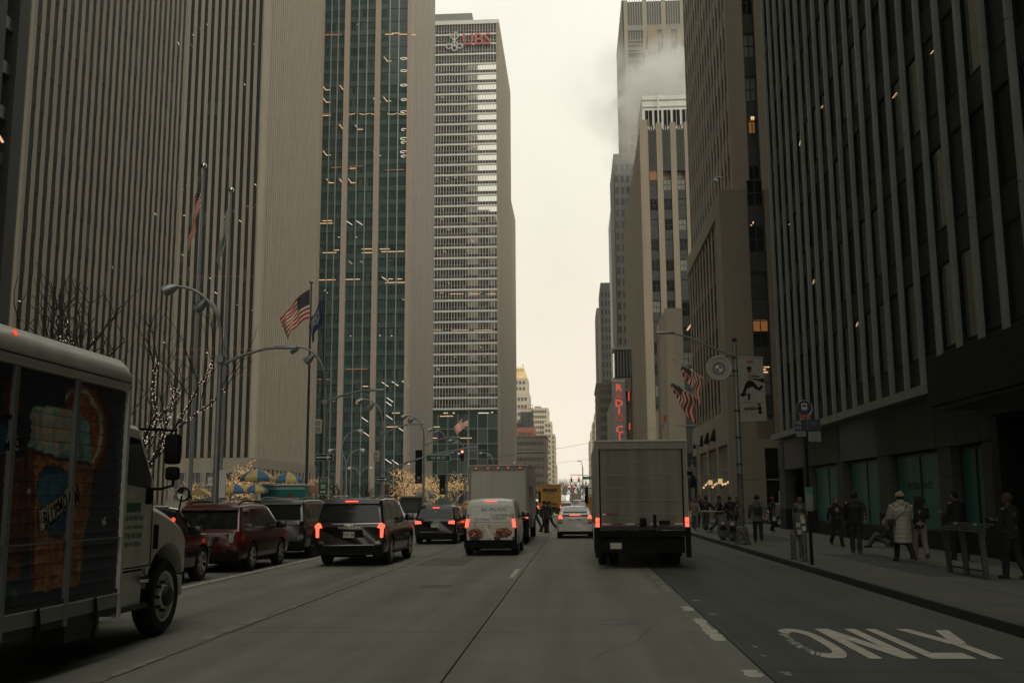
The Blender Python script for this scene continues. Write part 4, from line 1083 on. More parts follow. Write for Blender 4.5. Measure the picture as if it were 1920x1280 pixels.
for sx in (-1, 1):
    p = [(.78, 1.08), (.84, 1.18), (.9, 1.21), (.985, 1.14), (.985, 1.08), (.96, 1.04), (.95, .80), (.87, .80), (.87, 1.05)]
    c.rear('tail_lamp', [(sx*x, z) for x, z in (p if sx > 0 else p[::-1])], 'tail_on', .02, .12)
    c.rear('reflector', [(sx*.72, .62), (sx*.88, .64), (sx*.84, .72), (sx*.74, .69)][::sx], 'chrome', .004)
    c.side('quarter_window', [(.42, 1.27), (1.25, 1.27), (1.18, 1.70), (.55, 1.70)], 'car_glass', sx)
    c.side('door_window', [(1.42, 1.27), (2.35, 1.27), (2.3, 1.74), (1.4, 1.74)], 'car_glass', sx)
    c.side('door_window', [(2.43, 1.27), (3.62, 1.29), (3.2, 1.70), (2.38, 1.74)], 'car_glass', sx)
    c.side('belt_trim', [(.42, 1.225), (3.65, 1.235), (3.65, 1.26), (.42, 1.25)], 'chrome', sx, .012)
    MB().box(-.08, .06, 1.7, 3.95, -.03, .03).build('running_board', M['steel_dark'], c.root, (sx*1.0, 0, .36))
c.rear('bumper', [(-.93, .34), (.93, .34), (.95, .6), (-.95, .6)], 'bumper_black', .05, .2)
c.rear('bumper_trim', [(-.74, .575), (.72, .59), (.72, .615), (-.74, .60)], 'chrome', .075, .03)
c.rear('hatch_trim', [(-.5, 1.17), (.84, 1.185), (.84, 1.2), (-.5, 1.185)], 'chrome', .008, .01)
c.rear('licence_recess', [(-.42, .8), (.42, .8), (.36, 1.02), (-.36, 1.02)], 'bumper_black', .003)
c.plate(.88, 'FKR 86', -.02, 'plate')
text('badge_lettering', 'SUBURBAN', .085, M['chrome'], c.root, (0, -.02, 1.07), depth=.003, sx=1.5)
MB().add([(-.13,0,-.02),(-.03,0,-.02),(-.03,0,-.045),(.04,0,-.045),(.04,0,-.02),(.14,0,-.02),(.12,0,.02),(.04,0,.02),(.04,0,.045),(-.05,0,.045),(-.05,0,.02),(-.11,0,.02)], [tuple(range(12))]).build('badge', M['chrome'], c.root, (-.02, -.03, 1.145))
c.front_glass(3.92, 1.31, 3.25, 1.83); c.mirror(3.55, 1.3, 'car_black'); c.seams((1.34, 2.4, 3.5), .45, 1.2); c.handles((1.6, 2.65), 1.12); c.rails(.5, 3.0, 'chrome')
MB().tube([(.5, -.02, .3), (.68, -.03, .3)], .03, 8).build('exhaust', M['chrome'], c.root)

# --- dark red SUV
c = Car('parked_suv', 'dark red SUV parked behind the grey one, rear wiper on its window', 'SUV', (-9.58, 26.1, 0), .97, 4.75,
    [(0, 1.0), (.05, 1.08), (.22, 1.42), (.36, 1.66), (.46, 1.72), (1.2, 1.76), (2.3, 1.75), (2.75, 1.69), (3.5, 1.2), (3.7, 1.13), (4.4, .99), (4.62, .85), (4.75, .6)], 1.09, 'car_red', (1.0, 3.62), .375, .3, .22)
c.rear('rear_window', [(-.82, 1.13), (.82, 1.13), (.74, 1.56), (-.74, 1.56)], 'car_glass')
c.rear('spoiler', [(-.76, 1.6), (.76, 1.6), (.72, 1.73), (-.72, 1.73)], 'car_red', .1, .1)
c.rear('brake_lamp', [(-.15, 1.60), (.15, 1.60), (.15, 1.625), (-.15, 1.625)], 'tail_off', .11)
c.rear('hatch_trim', [(-.62, .985), (.66, .985), (.66, 1.02), (-.62, 1.02)], 'chrome', .014)
MB().tube([(.0, -.0, 1.16), (-.42, .03, 1.19)], .018, 5).build('rear_wiper', M['black'], c.root)
for sx in (-1, 1):
    c.rear('tail_lamp', [(sx*.62, .78), (sx*.74, .78), (sx*.76, 1.0), (sx*.64, 1.0)][::sx], 'lens_clear', .012, .05)
    c.rear('tail_lamp', [(sx*.77, .76), (sx*.92, .80), (sx*.93, 1.06), (sx*.80, 1.06)][::sx], 'tail_off', .012, .08)
    c.side('quarter_window', [(.30, 1.15), (.98, 1.15), (.90, 1.56), (.42, 1.56)], 'car_glass', sx)
    c.side('door_window', [(1.1, 1.15), (1.95, 1.15), (1.92, 1.62), (1.05, 1.62)], 'car_glass', sx)
    c.side('door_window', [(2.02, 1.15), (3.2, 1.17), (2.72, 1.58), (2.0, 1.62)], 'car_glass', sx)
    c.side('belt_trim', [(1.1, 1.115), (3.2, 1.13), (3.2, 1.15), (1.1, 1.135)], 'chrome', sx, .012)
    c.rear('reflector', [(sx*.55, .50), (sx*.8, .54), (sx*.66, .60), (sx*.6, .60)][::sx], 'chrome', .004)
    MB().box(-.02, .02, .42, .62, -.05, .07).build('side_reflector', M['tail_dim'] if sx > 0 else M['tail_off'], c.root, (sx*.93, 0, .66))
c.rear('bumper', [(-.88, .3), (.88, .3), (.9, .52), (-.9, .52)], 'bumper_black', .04, .2)
c.front_glass(3.5, 1.21, 2.8, 1.69); c.mirror(3.1, 1.16, 'car_black'); c.seams((1.03, 1.98, 3.1), .42, 1.1); c.handles((1.25, 2.25), 1.02, 'car_red'); c.rails(.55, 2.5, 'black', .12)
c.plate(.86, None, 0, 'steel'); MB().lathe([(.07, -.01), (.07, 0), (1e-4, .004)], 14, axis='y').build('badge', M['chrome'], c.root, (.3, -.016, .86))

# --- grey-green SUV parked
c = Car('parked_suv', 'grey-green full-size SUV parked in front of the dark red one', 'SUV', (-9.6, 32.3, 0), 1.0, 5.3,
    [(0, 1.12), (.05, 1.2), (.16, 1.5), (.28, 1.76), (.38, 1.84), (1.2, 1.88), (2.6, 1.88), (3.1, 1.82), (3.75, 1.32), (4.0, 1.22), (4.9, 1.1), (5.2, .95), (5.3, .7)], 1.18, 'car_grey', (1.15, 4.1), .41, .33, .2, 'rim_dark')
c.rear('rear_window', [(-.82, 1.24), (.82, 1.24), (.74, 1.68), (-.74, 1.68)], 'car_glass')
c.rear('spoiler', [(-.78, 1.72), (.78, 1.72), (.74, 1.85), (-.74, 1.85)], 'car_grey', .08, .1)
c.rear('hatch_trim', [(-.6, 1.06), (.66, 1.06), (.7, 1.12), (-.66, 1.12)], 'chrome', .02)
for sx in (-1, 1):
    c.rear('tail_lamp', [(sx*.80, .82), (sx*.95, .82), (sx*.97, 1.17), (sx*.80, 1.2)][::sx], 'lamp_housing', .02, .1)
    c.rear('reflector', [(sx*.74, .62), (sx*.93, .64), (sx*.93, .76), (sx*.78, .76)][::sx], 'alu_grey', .01)
    c.side('quarter_window', [(.40, 1.26), (1.15, 1.26), (1.1, 1.70), (.5, 1.70)], 'car_glass', sx)
    c.side('door_window', [(1.3, 1.26), (2.2, 1.26), (2.15, 1.73), (1.26, 1.73)], 'car_glass', sx)
    c.side('door_window', [(2.28, 1.26), (3.45, 1.28), (3.05, 1.7), (2.25, 1.73)], 'car_glass', sx)
    c.side('belt_trim', [(.4, 1.22), (3.5, 1.23), (3.5, 1.25), (.4, 1.24)], 'chrome', sx, .012)
c.rear('bumper', [(-.93, .34), (.93, .34), (.94, .56), (-.94, .56)], 'bumper_black', .04, .2)
c.rear('bumper_trim', [(-.7, .54), (.7, .54), (.7, .56), (-.7, .56)], 'chrome', .06, .02)
c.rear('licence_recess', [(-.36, .82), (.36, .82), (.32, 1.0), (-.32, 1.0)], 'bumper_black', .003)
c.front_glass(3.75, 1.31, 3.15, 1.81); c.mirror(3.4, 1.3, 'car_grey'); c.seams((1.22, 2.24, 3.35), .45, 1.2); c.rails(.5, 2.9, 'alu_grey'); c.handles((1.5, 2.5), 1.12, 'car_grey')

# --- black car alongside the beer truck's nose (front end seen)
c = Car('parked_suv', 'black SUV parked behind the dark red one, mostly hidden by the white truck nose', 'SUV', (-9.72, 19.75, 0), .97, 4.9,
    [(0, 1.0), (.05, 1.08), (.2, 1.4), (.34, 1.64), (.5, 1.72), (1.2, 1.76), (2.3, 1.75), (2.8, 1.68), (3.45, 1.2), (3.65, 1.12), (4.5, 1.02), (4.8, .85), (4.9, .6)], 1.1, 'car_black', (1.0, 4.0), .40, .3, .22)
for sx in (-1, 1):
    c.side('door_window', [(1.1, 1.15), (2.0, 1.15), (1.95, 1.62), (1.05, 1.62)], 'car_glass', sx)
    c.side('door_window', [(2.08, 1.15), (3.25, 1.17), (2.78, 1.58), (2.0, 1.62)], 'car_glass', sx)
    c.side('belt_trim', [(1.1, 1.115), (3.3, 1.13), (3.3, 1.15), (1.1, 1.135)], 'chrome', sx, .012)
    MB().tube([(sx*c.hw(3.3, 1.1), 3.35, 1.17), (sx*(c.hw(2.8, 1.6)), 2.82, 1.64), (sx*(c.hw(2.3, 1.6)), 2.3, 1.68)], .02, 5).build('window_trim', M['chrome'], c.root)
    MB().tube([(sx*.93, 3.5, 1.1), (sx*.93, 4.2, 1.06), (sx*.86, 4.6, .98), (sx*.8, 4.72, .85)], .016, 5).build('bonnet_trim', M['chrome'], c.root)
    c.side('head_lamp', [(4.35, .78), (4.72, .76), (4.7, .92), (4.4, .94)], 'lens_clear', sx, .01)
    MB().box(-.02, .03, 4.45, 4.8, -.03, .03).build('fender_trim', M['chrome'], c.root, (sx*.9, 0, .62))
c.front_glass(3.46, 1.21, 2.85, 1.68); c.mirror(3.1, 1.17, 'car_black'); c.seams((1.03, 2.04, 3.2), .42, 1.1)

# --- generic smaller vehicles further off
def hatch(nm, label, cat, loc, W, H, L, paint, lit=True, group=None, rz=0.0, plate='plate', sedan=False, trim=True):
    if sedan: prof = [(0, .95), (.06, 1.0), (.7, 1.04), (1.25, H-.04), (1.6, H), (2.4, H), (3.2, .98), (L-.4, .86), (L-.1, .72), (L, .5)]; belt = .95
    else: prof = [(0, .95), (.06, 1.03), (.28, H-.28), (.46, H-.05), (1.2, H), (2.2, H-.02), (2.6, H-.08), (3.3, 1.12), (L-.5, .98), (L-.12, .8), (L, .55)]; belt = 1.03
    c = Car(nm, label, cat, loc, W, L, prof, belt, paint, (.85, L-.95), .35, .27, .24, rz=rz, group=group)
    if sedan:
        a, b = c.hw(.75, 1.05)-.1, c.hw(1.2, H-.06)-.12
        MB().add([(-a, .74, 1.07), (a, .74, 1.07), (b, 1.2, H-.03), (-b, 1.2, H-.03)], [(0, 1, 2, 3)]).build('rear_window', M['car_glass'], c.root, (0, -.03, .02))
    else: c.rear('rear_window', [(-W+.16, 1.07), (W-.16, 1.07), (W-.26, H-.16), (-W+.26, H-.16)], 'car_glass')
    lm = 'tail_on' if lit else 'tail_off'
    for sx in (-1, 1):
        c.rear('tail_lamp', [(sx*(W-.34), .86), (sx*(W-.06), .84), (sx*(W-.07), .99), (sx*(W-.30), .96)][::sx], lm, .02, .1)
        c.side('door_window', [(1.0 if not sedan else 1.5, belt+.06), (1.8, belt+.06), (1.8, H-.12), (1.05 if not sedan else 1.6, H-.12)], 'car_glass', sx)
        c.side('door_window', [(1.88, belt+.06), (2.95, belt+.07), (2.4, H-.14), (1.88, H-.12)], 'car_glass', sx)
        if trim: c.side('belt_trim', [(1.0, belt+.03), (3.0, belt+.035), (3.0, belt+.055), (1.0, belt+.05)], 'chrome', sx, .012)
    if lit and not sedan: c.rear('brake_lamp', [(-.14, H-.12), (.14, H-.12), (.14, H-.09), (-.14, H-.09)], 'tail_on', .03)
    c.rear('bumper', [(-W+.08, .28), (W-.08, .28), (W-.06, .46), (-W+.06, .46)], 'bumper_black', .03, .15)
    c.plate(.78, None, 0, plate); c.mirror(2.75, belt+.06, paint); c.front_glass(3.25 if not sedan else 3.15, 1.13 if not sedan else .99, 2.65 if not sedan else 2.45, H-.09)
    return c
c = hatch('crossover', 'black crossover with red corner lamps and chrome bumper line, left of the catering van', 'SUV', (-5.94, 43, 0), .9, 1.62, 4.5, 'car_black')
c.rear('bumper_trim', [(-.6, .50), (.6, .50), (.6, .53), (-.6, .53)], 'chrome', .03, .02); c.rails(.6, 2.3, 'chrome', .1)
c = hatch('taxi', 'orange taxi peeping out between the black crossover and the catering van', 'taxi', (-5.1, 52, 0), .93, 1.82, 4.6, 'car_orange')
c = hatch('parked_sedan', 'black sedan parked at the kerb beyond the big black SUV', 'car', (-9.6, 49.5, 0), .9, 1.45, 4.7, 'car_black', False, sedan=True)
c = hatch('pale_car', 'small white car between the yellow truck and the white hatchback, far ahead', 'car', (-1.2, 118, 0), .88, 1.5, 4.4, 'car_white', True, sedan=True)
c = hatch('crossover', 'dark SUV directly ahead of the white hatchback, its roof showing above', 'SUV', (.35, 120, 0), .95, 1.8, 4.6, 'car_black', True)
c = hatch('car', 'grey car in the far traffic left of the park trees', 'car', (-4.9, 150, 0), .88, 1.5, 4.4, 'car_silver', True)

# --- white hybrid hatchback
c = Car('hatchback', 'white hatchback with lit tail lamps and split rear window, left of the grey box truck', 'car', (-.06, 49, 0), .87, 4.4,
    [(0, .93), (.05, 1.0), (.10, 1.13), (.5, 1.26), (1.0, 1.41), (1.5, 1.47), (2.0, 1.48), (2.5, 1.42), (3.5, .98), (4.1, .8), (4.32, .66), (4.4, .5)], .98, 'car_white', (.85, 3.5), .32, .26, .3)
c.rear('rear_window', [(-.60, 1.01), (.60, 1.01), (.62, 1.115), (-.62, 1.115)], 'car_glass')
MB().add([(-.62, .26, 1.205), (.62, .26, 1.205), (.50, 1.0, 1.435), (-.50, 1.0, 1.435)], [(0, 1, 2, 3)]).build('rear_window', M['car_glass'], c.root, (0, -.015, .05))
c.rear('spoiler', [(-.66, 1.115), (.66, 1.115), (.64, 1.15), (-.64, 1.15)], 'car_white', .06)
c.rear('brake_lamp', [(-.26, 1.075), (.26, 1.075), (.26, 1.11), (-.26, 1.11)], 'tail_on', .05)
for sx in (-1, 1):
    c.rear('tail_lamp', [(sx*.60, .93), (sx*.80, .93), (sx*.76, 1.10), (sx*.64, 1.10)][::sx], 'tail_on', .02, .1)
    c.rear('lamp_lens', [(sx*.60, .76), (sx*.81, .76), (sx*.81, .92), (sx*.60, .92)][::sx], 'lens_clear', .02, .1)
    c.rear('reflector', [(sx*.6, .70), (sx*.78, .70), (sx*.8, .75), (sx*.6, .75)][::sx], 'tail_off', .02, .1)
    c.side('door_window', [(1.0, 1.03), (1.8, 1.03), (1.8, 1.33), (1.1, 1.3)], 'car_glass', sx); c.side('door_window', [(1.88, 1.03), (3.0, 1.03), (2.4, 1.32), (1.88, 1.35)], 'car_glass', sx)
c.rear('hatch_trim', [(-.3, .865), (.3, .865), (.3, .89), (-.3, .89)], 'steel_dark', .02); c.plate(.80, None, 0, 'white')
c.rear('bumper', [(-.76, .24), (.76, .24), (.78, .34), (-.78, .34)], 'bumper_black', .03, .2)
c.mirror(2.8, 1.02, 'car_white'); c.front_glass(3.4, 1.03, 2.6, 1.4); MB().tube([(0, 1.6, 1.5), (0, 1.5, 1.66)], .01, 4).build('antenna', M['black'], c.root)
text('badge_lettering', 'HYBRID', .05, M['steel'], c.root, (.45, -.02, .72), depth=.002)

# --- catering van
c = Car('delivery_van', 'white catering van with food pictures and phone number on its back doors', 'van', (-2.84, 34.0, 0), .9, 4.5,
    [(0, 1.02), (.03, 1.1), (.12, 1.5), (.2, 1.76), (.32, 1.83), (1.0, 1.85), (2.2, 1.84), (2.7, 1.76), (3.45, 1.2), (4.2, .98), (4.4, .8), (4.5, .55)], 1.12, 'car_white', (.8, 3.5), .33, .3, .13, rearround=.6)
def vanpaint(X, Z):
    x = X-.78; z = Z+.52
    c = np.zeros(X.shape+(3,)); c[:] = (.80, .78, .71)
    nz_ = vnoise((x+3)*11, (z+2)*13)
    def put(mask, col): c[mask] = col
    # two plates of food
    for cx_, cz_, w_ in ((-.5, .72, .27), (.42, .74, .30)):
        m_ = ((x-cx_)/w_)**2+((z-cz_)/.17)**2 < 1+.3*nz_
        put(m_, (.42, .2, .1)); put(m_ & (nz_ > .25), (.75, .38, .2)); put(m_ & (nz_ < -.35), (.2, .08, .05)); put(m_ & (vnoise((x+5)*24, (z+5)*24) > .55), (.85, .7, .5))
    put((z < .62) & (np.abs(x) > .1) & (np.sin(x*9) > .2), (.25, .22, .18))
    r = np.hypot(x+.28, (z-1.0)*1.3); put((np.abs(r-.24) < .015) & (z < 1.08), (.55, .55, .52)); 
    put((z < .98) & (z > .5) & (np.abs(x+.02-(.7-z)*.6) < .045), (.9, .88, .82))
    put((z > .56) & (z < .6) & (x > -.72) & (x < -.25), (.15, .13, .12)); 
    return c
for i in range(2):
    pass
def vshape(X, Z):
    z = Z+.52; y = np.interp(z, [.3, 1.02, 1.1, 1.5, 1.76], [0, 0, .03, .12, .2])-.012
    return np.stack([(X-.78)*(1-.1*np.clip(z-1.1, 0, 1)), y, z], -1)
painted('rear_doors', 1.56, 1.1, 130, 90, vanpaint, printm('van print', .35), c.root, shape=vshape)
rw = c.rear('rear_window', [(-.66, 1.12), (.66, 1.12), (.60, 1.62), (-.60, 1.62)], 'white', .02)
for sx in (-1, 1):
    c.rear('tail_lamp', [(sx*.74, .93), (sx*.85, .93), (sx*.80, 1.2), (sx*.72, 1.2)][::sx], 'tail_on', .03, .1)
    c.rear('lamp_lens', [(sx*.74, 1.21), (sx*.80, 1.21), (sx*.77, 1.36), (sx*.70, 1.36)][::sx], 'tail_off', .03, .1)
    c.side('side_panel_window', [(.3, 1.17), (1.3, 1.17), (1.3, 1.6), (.4, 1.6)], 'white', sx, .003)
    c.side('door_window', [(2.0, 1.16), (3.1, 1.17), (2.6, 1.62), (2.0, 1.66)], 'car_glass', sx)
c.rear('door_gap', [(-.006, .5), (.006, .5), (.006, 1.66), (-.006, 1.66)], 'black', .024, .01)
c.rear('window_frame', [(-.69, 1.095), (.69, 1.095), (.69, 1.12), (-.69, 1.12)], 'steel', .022, .01)
c.rear('window_frame', [(-.62, 1.62), (.62, 1.62), (.62, 1.64), (-.62, 1.64)], 'steel', .022, .01)
c.rear('brake_lamp', [(-.2, 1.775), (.2, 1.775), (.2, 1.80), (-.2, 1.80)], 'tail_on', .03)
c.rear('bumper', [(-.87, .26), (.87, .26), (.88, .52), (-.88, .52)], 'bumper_black', .06, .2)
c.rear('lower_cladding', [(-.875, .52), (-.78, .52), (-.80, .9), (-.875, .9)], 'bumper_black', .02, .1); c.rear('lower_cladding', [(.78, .52), (.875, .52), (.875, .9), (.80, .9)], 'bumper_black', .02, .1)
tm = mat('grey lettering', (.04, .04, .038), .5); ty = c.yr(1.4)-.03
text('lettering', '201-792-7272', .15, tm, c.root, (.1, c.yr(1.5)-.056, 1.5), depth=.001)
text('lettering', 'CATERING', .13, tm, c.root, (.08, c.yr(1.3)-.056, 1.31), depth=.001, align='LEFT'); text('lettering', 'EVENTS', .13, tm, c.root, (.08, c.yr(1.2)-.056, 1.2), depth=.001, align='LEFT')
text('lettering', 'Our Events', .15, tm, c.root, (-.3, c.yr(1.2)-.056, 1.18), depth=.001, shear=.4, sx=.8)
MB().box(.02, .03, -.005, .005, 1.14, 1.4).build('divider', tm, c.root, (0, c.yr(1.25)-.056, 0))
c.mirror(3.0, 1.3, 'car_black')

# --- silver car on the side street, seen side-on
c = hatch('car', 'silver car standing on the side street behind the pedestrians, on the right', 'car', (12.2, 67.5, 0), .9, 1.55, 4.5, 'car_silver', False, rz=R(-90))

# ---------------- box trucks
def box_truck(nm, label, loc, W, L, z0, z1, body, door, frame='frame_dirty', lights='tail_on', slats=0, markers=0, gate=True, cabm='truck_white', lamps_z=1.2, hf=.16):
    r = thing(nm, label, 'truck', loc); hw_ = W/2; t = .09
    MB().box(-hw_, hw_, .06, L, z0, z1).build('cargo_box', M[body], r, smooth=30, bevel=.02)
    fr = MB().box(-hw_-.01, -hw_+t, -.02, .1, z0, z1+.01).box(hw_-t, hw_+.01, -.02, .1, z0, z1+.01).box(-hw_+t, hw_-t, -.02, .1, z1-hf, z1+.01)
    fr.build('rear_frame', M[frame], r)
    MB().box(-hw_-.03, hw_+.03, -.05, .04, z1+.01, z1+.05).build('top_rail', M['alu_white'] if body != 'truck_yellow' else M[body], r)
    if slats:
        h = (z1-hf-z0)/slats
        for i in range(slats):
            MB().box(-hw_+t, hw_-t, .02+(i % 2)*.002, .055, z0+i*h+.008, z0+(i+1)*h-.008).build('door_panel', M[door], r)
        for i in range(1, slats): MB().box(-hw_+t, hw_-t, .012, .03, z0+i*h-.014, z0+i*h+.010).build('joint_strip', M['frame_dirty'], r)
        for sx in (-1, 1): MB().box(-.02, .02, .005, .05, z0, z1-hf).build('door_track', M['black'], r, (sx*(hw_-t-.02), 0, 0))
        MB().box(-hw_+t, hw_-t, .05, .058, z0, z1-hf).build('door_backing', M['steel'], r)
    else: MB().box(-hw_+t, hw_-t, .02, .055, z0, z1-hf).build('rear_door', M[door], r)
    for sx in (-1, 1):
        for k in range(2): MB().box(-.05, .05, -.03, .01, -.055, .055).build('tail_lamp', M[lights], r, (sx*(hw_-.03), -.02, lamps_z+k*.13), smooth=30)
        for k in range(3): MB().box(-.004, .004, 0, .12, -.02, .02).build('corner_rivet_plate', M['steel'], r, (sx*(hw_+.012), -.0, z0+.5+k*.7))
    for k in range(markers): MB().box(-.035, .035, -.02, 0, -.02, .02).build('marker_lamp', M['tail_dim'], r, ((k-(markers-1)/2)*W*.17 if k not in (0, markers-1) else (1 if k else -1)*(hw_-.3), -.02, z1-.07))
    # rails, bumper, lift gate
    MB().box(-.5, -.36, .4, L+1.6, z0-.34, z0-.05).box(.36, .5, .4, L+1.6, z0-.34, z0-.05).build('chassis_rail', M['black'], r)
    MB().box(-hw_, hw_, .0, .12, z0-.1, z0-.005).build('rear_sill', M['steel_dark'], r)
    if gate:
        MB().box(-hw_+.02, hw_-.02, -.28, .02, z0-.26, z0-.11).build('liftgate_platform', M['bumper_black'], r)
        MB().box(-hw_+.12, hw_-.12, -.2, -.1, .42, z0-.27).build('liftgate_plate', M['bumper_black'], r)
        for sx in (-1, 1): MB().box(-.06, .06, -.24, -.02, .3, z0-.02).build('liftgate_column', M['black'], r, (sx*(hw_-.02), 0, 0)); MB().box(-.04, .04, -.3, -.26, z0-.12, z0+.02).build('liftgate_latch', M['steel_dark'], r, (sx*.3+.1, 0, 0))
        for sx in (-1, 1): MB().box(-.22, .22, .5, .53, .3, z0-.2).build('mud_flap', M['black'], r, (sx*(hw_-.35), 0, 0))
    else:
        MB().box(-hw_+.05, hw_-.05, -.1, .05, .5, .72).build('rear_bumper', M['steel_dark'], r)
    MB().box(-.15, .15, -.02, 0, -.08, .08).build('number_plate', M['plate'], r, (-hw_+.5, -.2, z0-.5))
    for sx in (-1, 1):
        wheel(r, sx*(hw_-.2), L*.22+.3, .44, .26, sx, 'steel', truck=True); wheel(r, sx*(hw_-.5), L*.22+.3, .44, .26, sx, 'steel', truck=True)
        wheel(r, sx*(hw_-.2), L+1.0, .44, .26, sx, 'steel', truck=True)
    # cab
    cb = MB().prismx([(L+.12, .5), (L+2.2, .5), (L+2.25, 1.3), (L+1.6, 1.5), (L+1.1, 2.45), (L+.12, 2.5)], -hw_+.15, hw_-.15)
    cb.build('cab', M[cabm], r, smooth=30, bevel=.05)
    for sx in (-1, 1):
        MB().box(-.05, .05, -.04, .04, -.28, .28).build('side_mirror', M['black'], r, (sx*(hw_+.16), L+1.0, 1.95), smooth=30); MB().box(-.2, .2, -.02, .02, -.02, .02).build('mirror_arm', M['black'], r, (sx*(hw_-.03), L+1.0, 2.2))
    return r
t = box_truck('box_truck', 'large box truck with a dirty grey roll door and black lift gate, right of centre', (1.75, 27.6, 0), 2.43, 7.3, 1.1, 3.34, 'truck_box', 'door_grey', slats=6, gate=True, lamps_z=1.14, hf=.19)
for k in range(2): 
    mb = MB()
    for q in range(24): mb.box(-.006, .006, -.005, 0, -.006, .006) if False else mb.ball((0, 0, 1.2+q*.05), .006, 4)
    o = mb.build('rivet_line', M['steel_dark'], t, (-.75+.38*k*2.0, .015, 0)); o['kind'] = 'stuff'
mb = MB()
for q in range(7):
    MB().box(-.11+q*.0, .11, -.004, 0, -.022, .022).build('reflective_tape', M['tail_off'] if q % 2 else M['alu_white'], t, (-.95+q*.32, .012, 1.16))
MB().box(-.24, .24, -.004, 0, -.03, .03).build('warning_sticker', M['tail_off'], t, (-.85, .012, 1.42)); MB().box(-.05, .05, -.006, 0, -.02, .02).build('warning_sticker', M['white'], t, (-1.0, .008, 1.42))
text('small_number', '73', .09, M['black'], t, (-.55, -.026, 3.33), depth=.001)
MB().box(-.08, .08, -.14, .02, -.1, .12).build('door_latch', M['black'], t, (.02, -.02, 1.2)); MB().box(-.04, .04, -.1, .02, -.1, .2).build('door_handle', M['black'], t, (.33, -.02, 1.2)); MB().box(-.14, .14, -.1, .02, -.04, .05).build('step', M['black'], t, (.58, -.04, 1.2))
MB().tube([(.35, .9, .36), (-.4, .9, .36)], .05, 8).build('axle', M['steel'], t)
t = box_truck('box_truck', 'white box truck with five small red roof lamps, ahead of the catering van', (-3.19, 42, 0), 2.42, 8.6, 1.1, 3.2, 'truck_box', 'truck_box', slats=0, markers=5, gate=True, lamps_z=1.1)
M['decal_pink'] = mat('pinkish worn decal', (.5, .12, .1), .5)
for k in range(3): MB().box(0, .012, 1+k*1.4, 1.9+k*1.4, 2.1-k*.1, 2.4).build('side_decal', M['decal_pink'], t, (1.22, 0, 0))
for k in range(8): MB().box(0, .03, .8+k*.95, .9+k*.95, 1.15, 3.15).build('side_rib', M['alu_white'], t, (1.2, 0, 0))
for k in range(6): MB().tube([(1.1, 1+k*1.4, 3.2), (1.1, 1+k*1.4, 3.36)], .03, 5).build('roof_stub', M['steel'], t)
t = box_truck('box_truck', 'yellow rental box truck with dark lettering, far ahead beyond the white box truck', (-2.84, 110, 0), 2.4, 7, 1.1, 3.42, 'truck_yellow', 'truck_yellow', frame='truck_yellow', gate=False, lamps_z=1.0, cabm='truck_yellow')
nv = mat('dark navy lettering', (.01, .012, .03), .5)
text('lettering', 'PENSKE', .42, nv, t, (0, -.03, 2.85), depth=.002, bold=.02, shear=.3, sx=1.05); text('lettering', 'Truck Rental', .2, nv, t, (0, -.03, 2.52), depth=.002, shear=.3)
text('lettering', '1-800-222-0277', .17, nv, t, (0, -.03, 2.05), depth=.002); text('lettering', 'CALL', .34, nv, t, (.45, -.03, 1.4), depth=.002, bold=.02); text('lettering', 'gopenske.com', .17, nv, t, (0, -.03, 1.72), depth=.002)
box_truck('box_truck', 'small grey box truck in the haze straight ahead under the traffic signals', (-.05, 216, 0), 2.45, 7, 1.1, 3.1, 'door_grey', 'door_grey', gate=False, frame='door_grey')
t = box_truck('box_truck', 'yellow bodied truck half hidden by the left edge of the grey box truck', (2.15, 84, 0), 2.4, 6, .6, 2.0, 'truck_yellow', 'truck_yellow', frame='truck_yellow', gate=False, lamps_z=.8)
MB().box(-1.2, 1.2, .3, 4, 2.02, 2.3).build('roof_board', mat('cream roof board', (.65, .55, .3), .6), t)

# ---------------- beer delivery truck, left foreground
bt = thing('beer_truck', 'white beer truck with painted glass and orange mural, cut by the left edge', 'truck', (-5.5, 4.6, 0))
BY = 12.22-4.6        # box front, local y
def loc_(px, py, X_=-5.5):
    p = ax(px, py, X_); return (p.x+5.5, p.y-4.6, p.z)
MB().box(-2.44, -.06, 0, BY-.02, .74, 3.26).build('cargo_body', M['truck_white'], bt)
rp = [(x_, z_+.09) for x_, z_ in [(-.02, 3.10), (.0, 3.16), (.0, 3.28), (-.03, 3.38), (-.10, 3.45), (-.22, 3.48), (-2.26, 3.48), (-2.38, 3.45), (-2.45, 3.38), (-2.48, 3.28), (-2.48, 3.13)]]
mb = MB(); yy_ = [-.02, BY-.12, BY-.04, BY]; sc_ = [(0, 0), (0, 0), (.0, .02), (.0, .06)]
for y, (a, b) in zip(yy_, sc_):
    mb.v += [(x, y, z-(b if z > 3.4 else 0)) for x, z in rp]
n = len(rp)
for i in range(3):
    for k in range(n): mb.f.append((i*n+k, i*n+(k+1) % n, (i+1)*n+(k+1) % n, (i+1)*n+k)); mb.m.append(0)
mb.f += [tuple(range(n)), tuple(range(3*n, 4*n))]; mb.m += [0, 0]
mb.build('roof_cap', M['truck_white'], bt, smooth=50)
MB().box(-.01, .015, 0, BY, 3.16, 3.185).build('roof_moulding', M['alu_white'], bt); MB().box(-.01, .008, 0, BY, 3.255, 3.27).build('roof_moulding', M['steel_dark'], bt)
ml = ax(25, 622, -5.55); MB().ball((-.04, ml.y-4.6, 3.47), .035, 10).build('marker_lamp', M['tail_dim'], bt)
MB().box(-.08, .012, 0, BY-.0, .58, .72).build('side_rail', M['alu_grey'], bt); MB().box(-.06, .02, 0, BY, .725, .74).build('side_rail_lip', M['alu_white'], bt)
MB().box(-.05, .0, 0, BY, .50, .575).build('side_rail_lower', M['steel_dark'], bt)
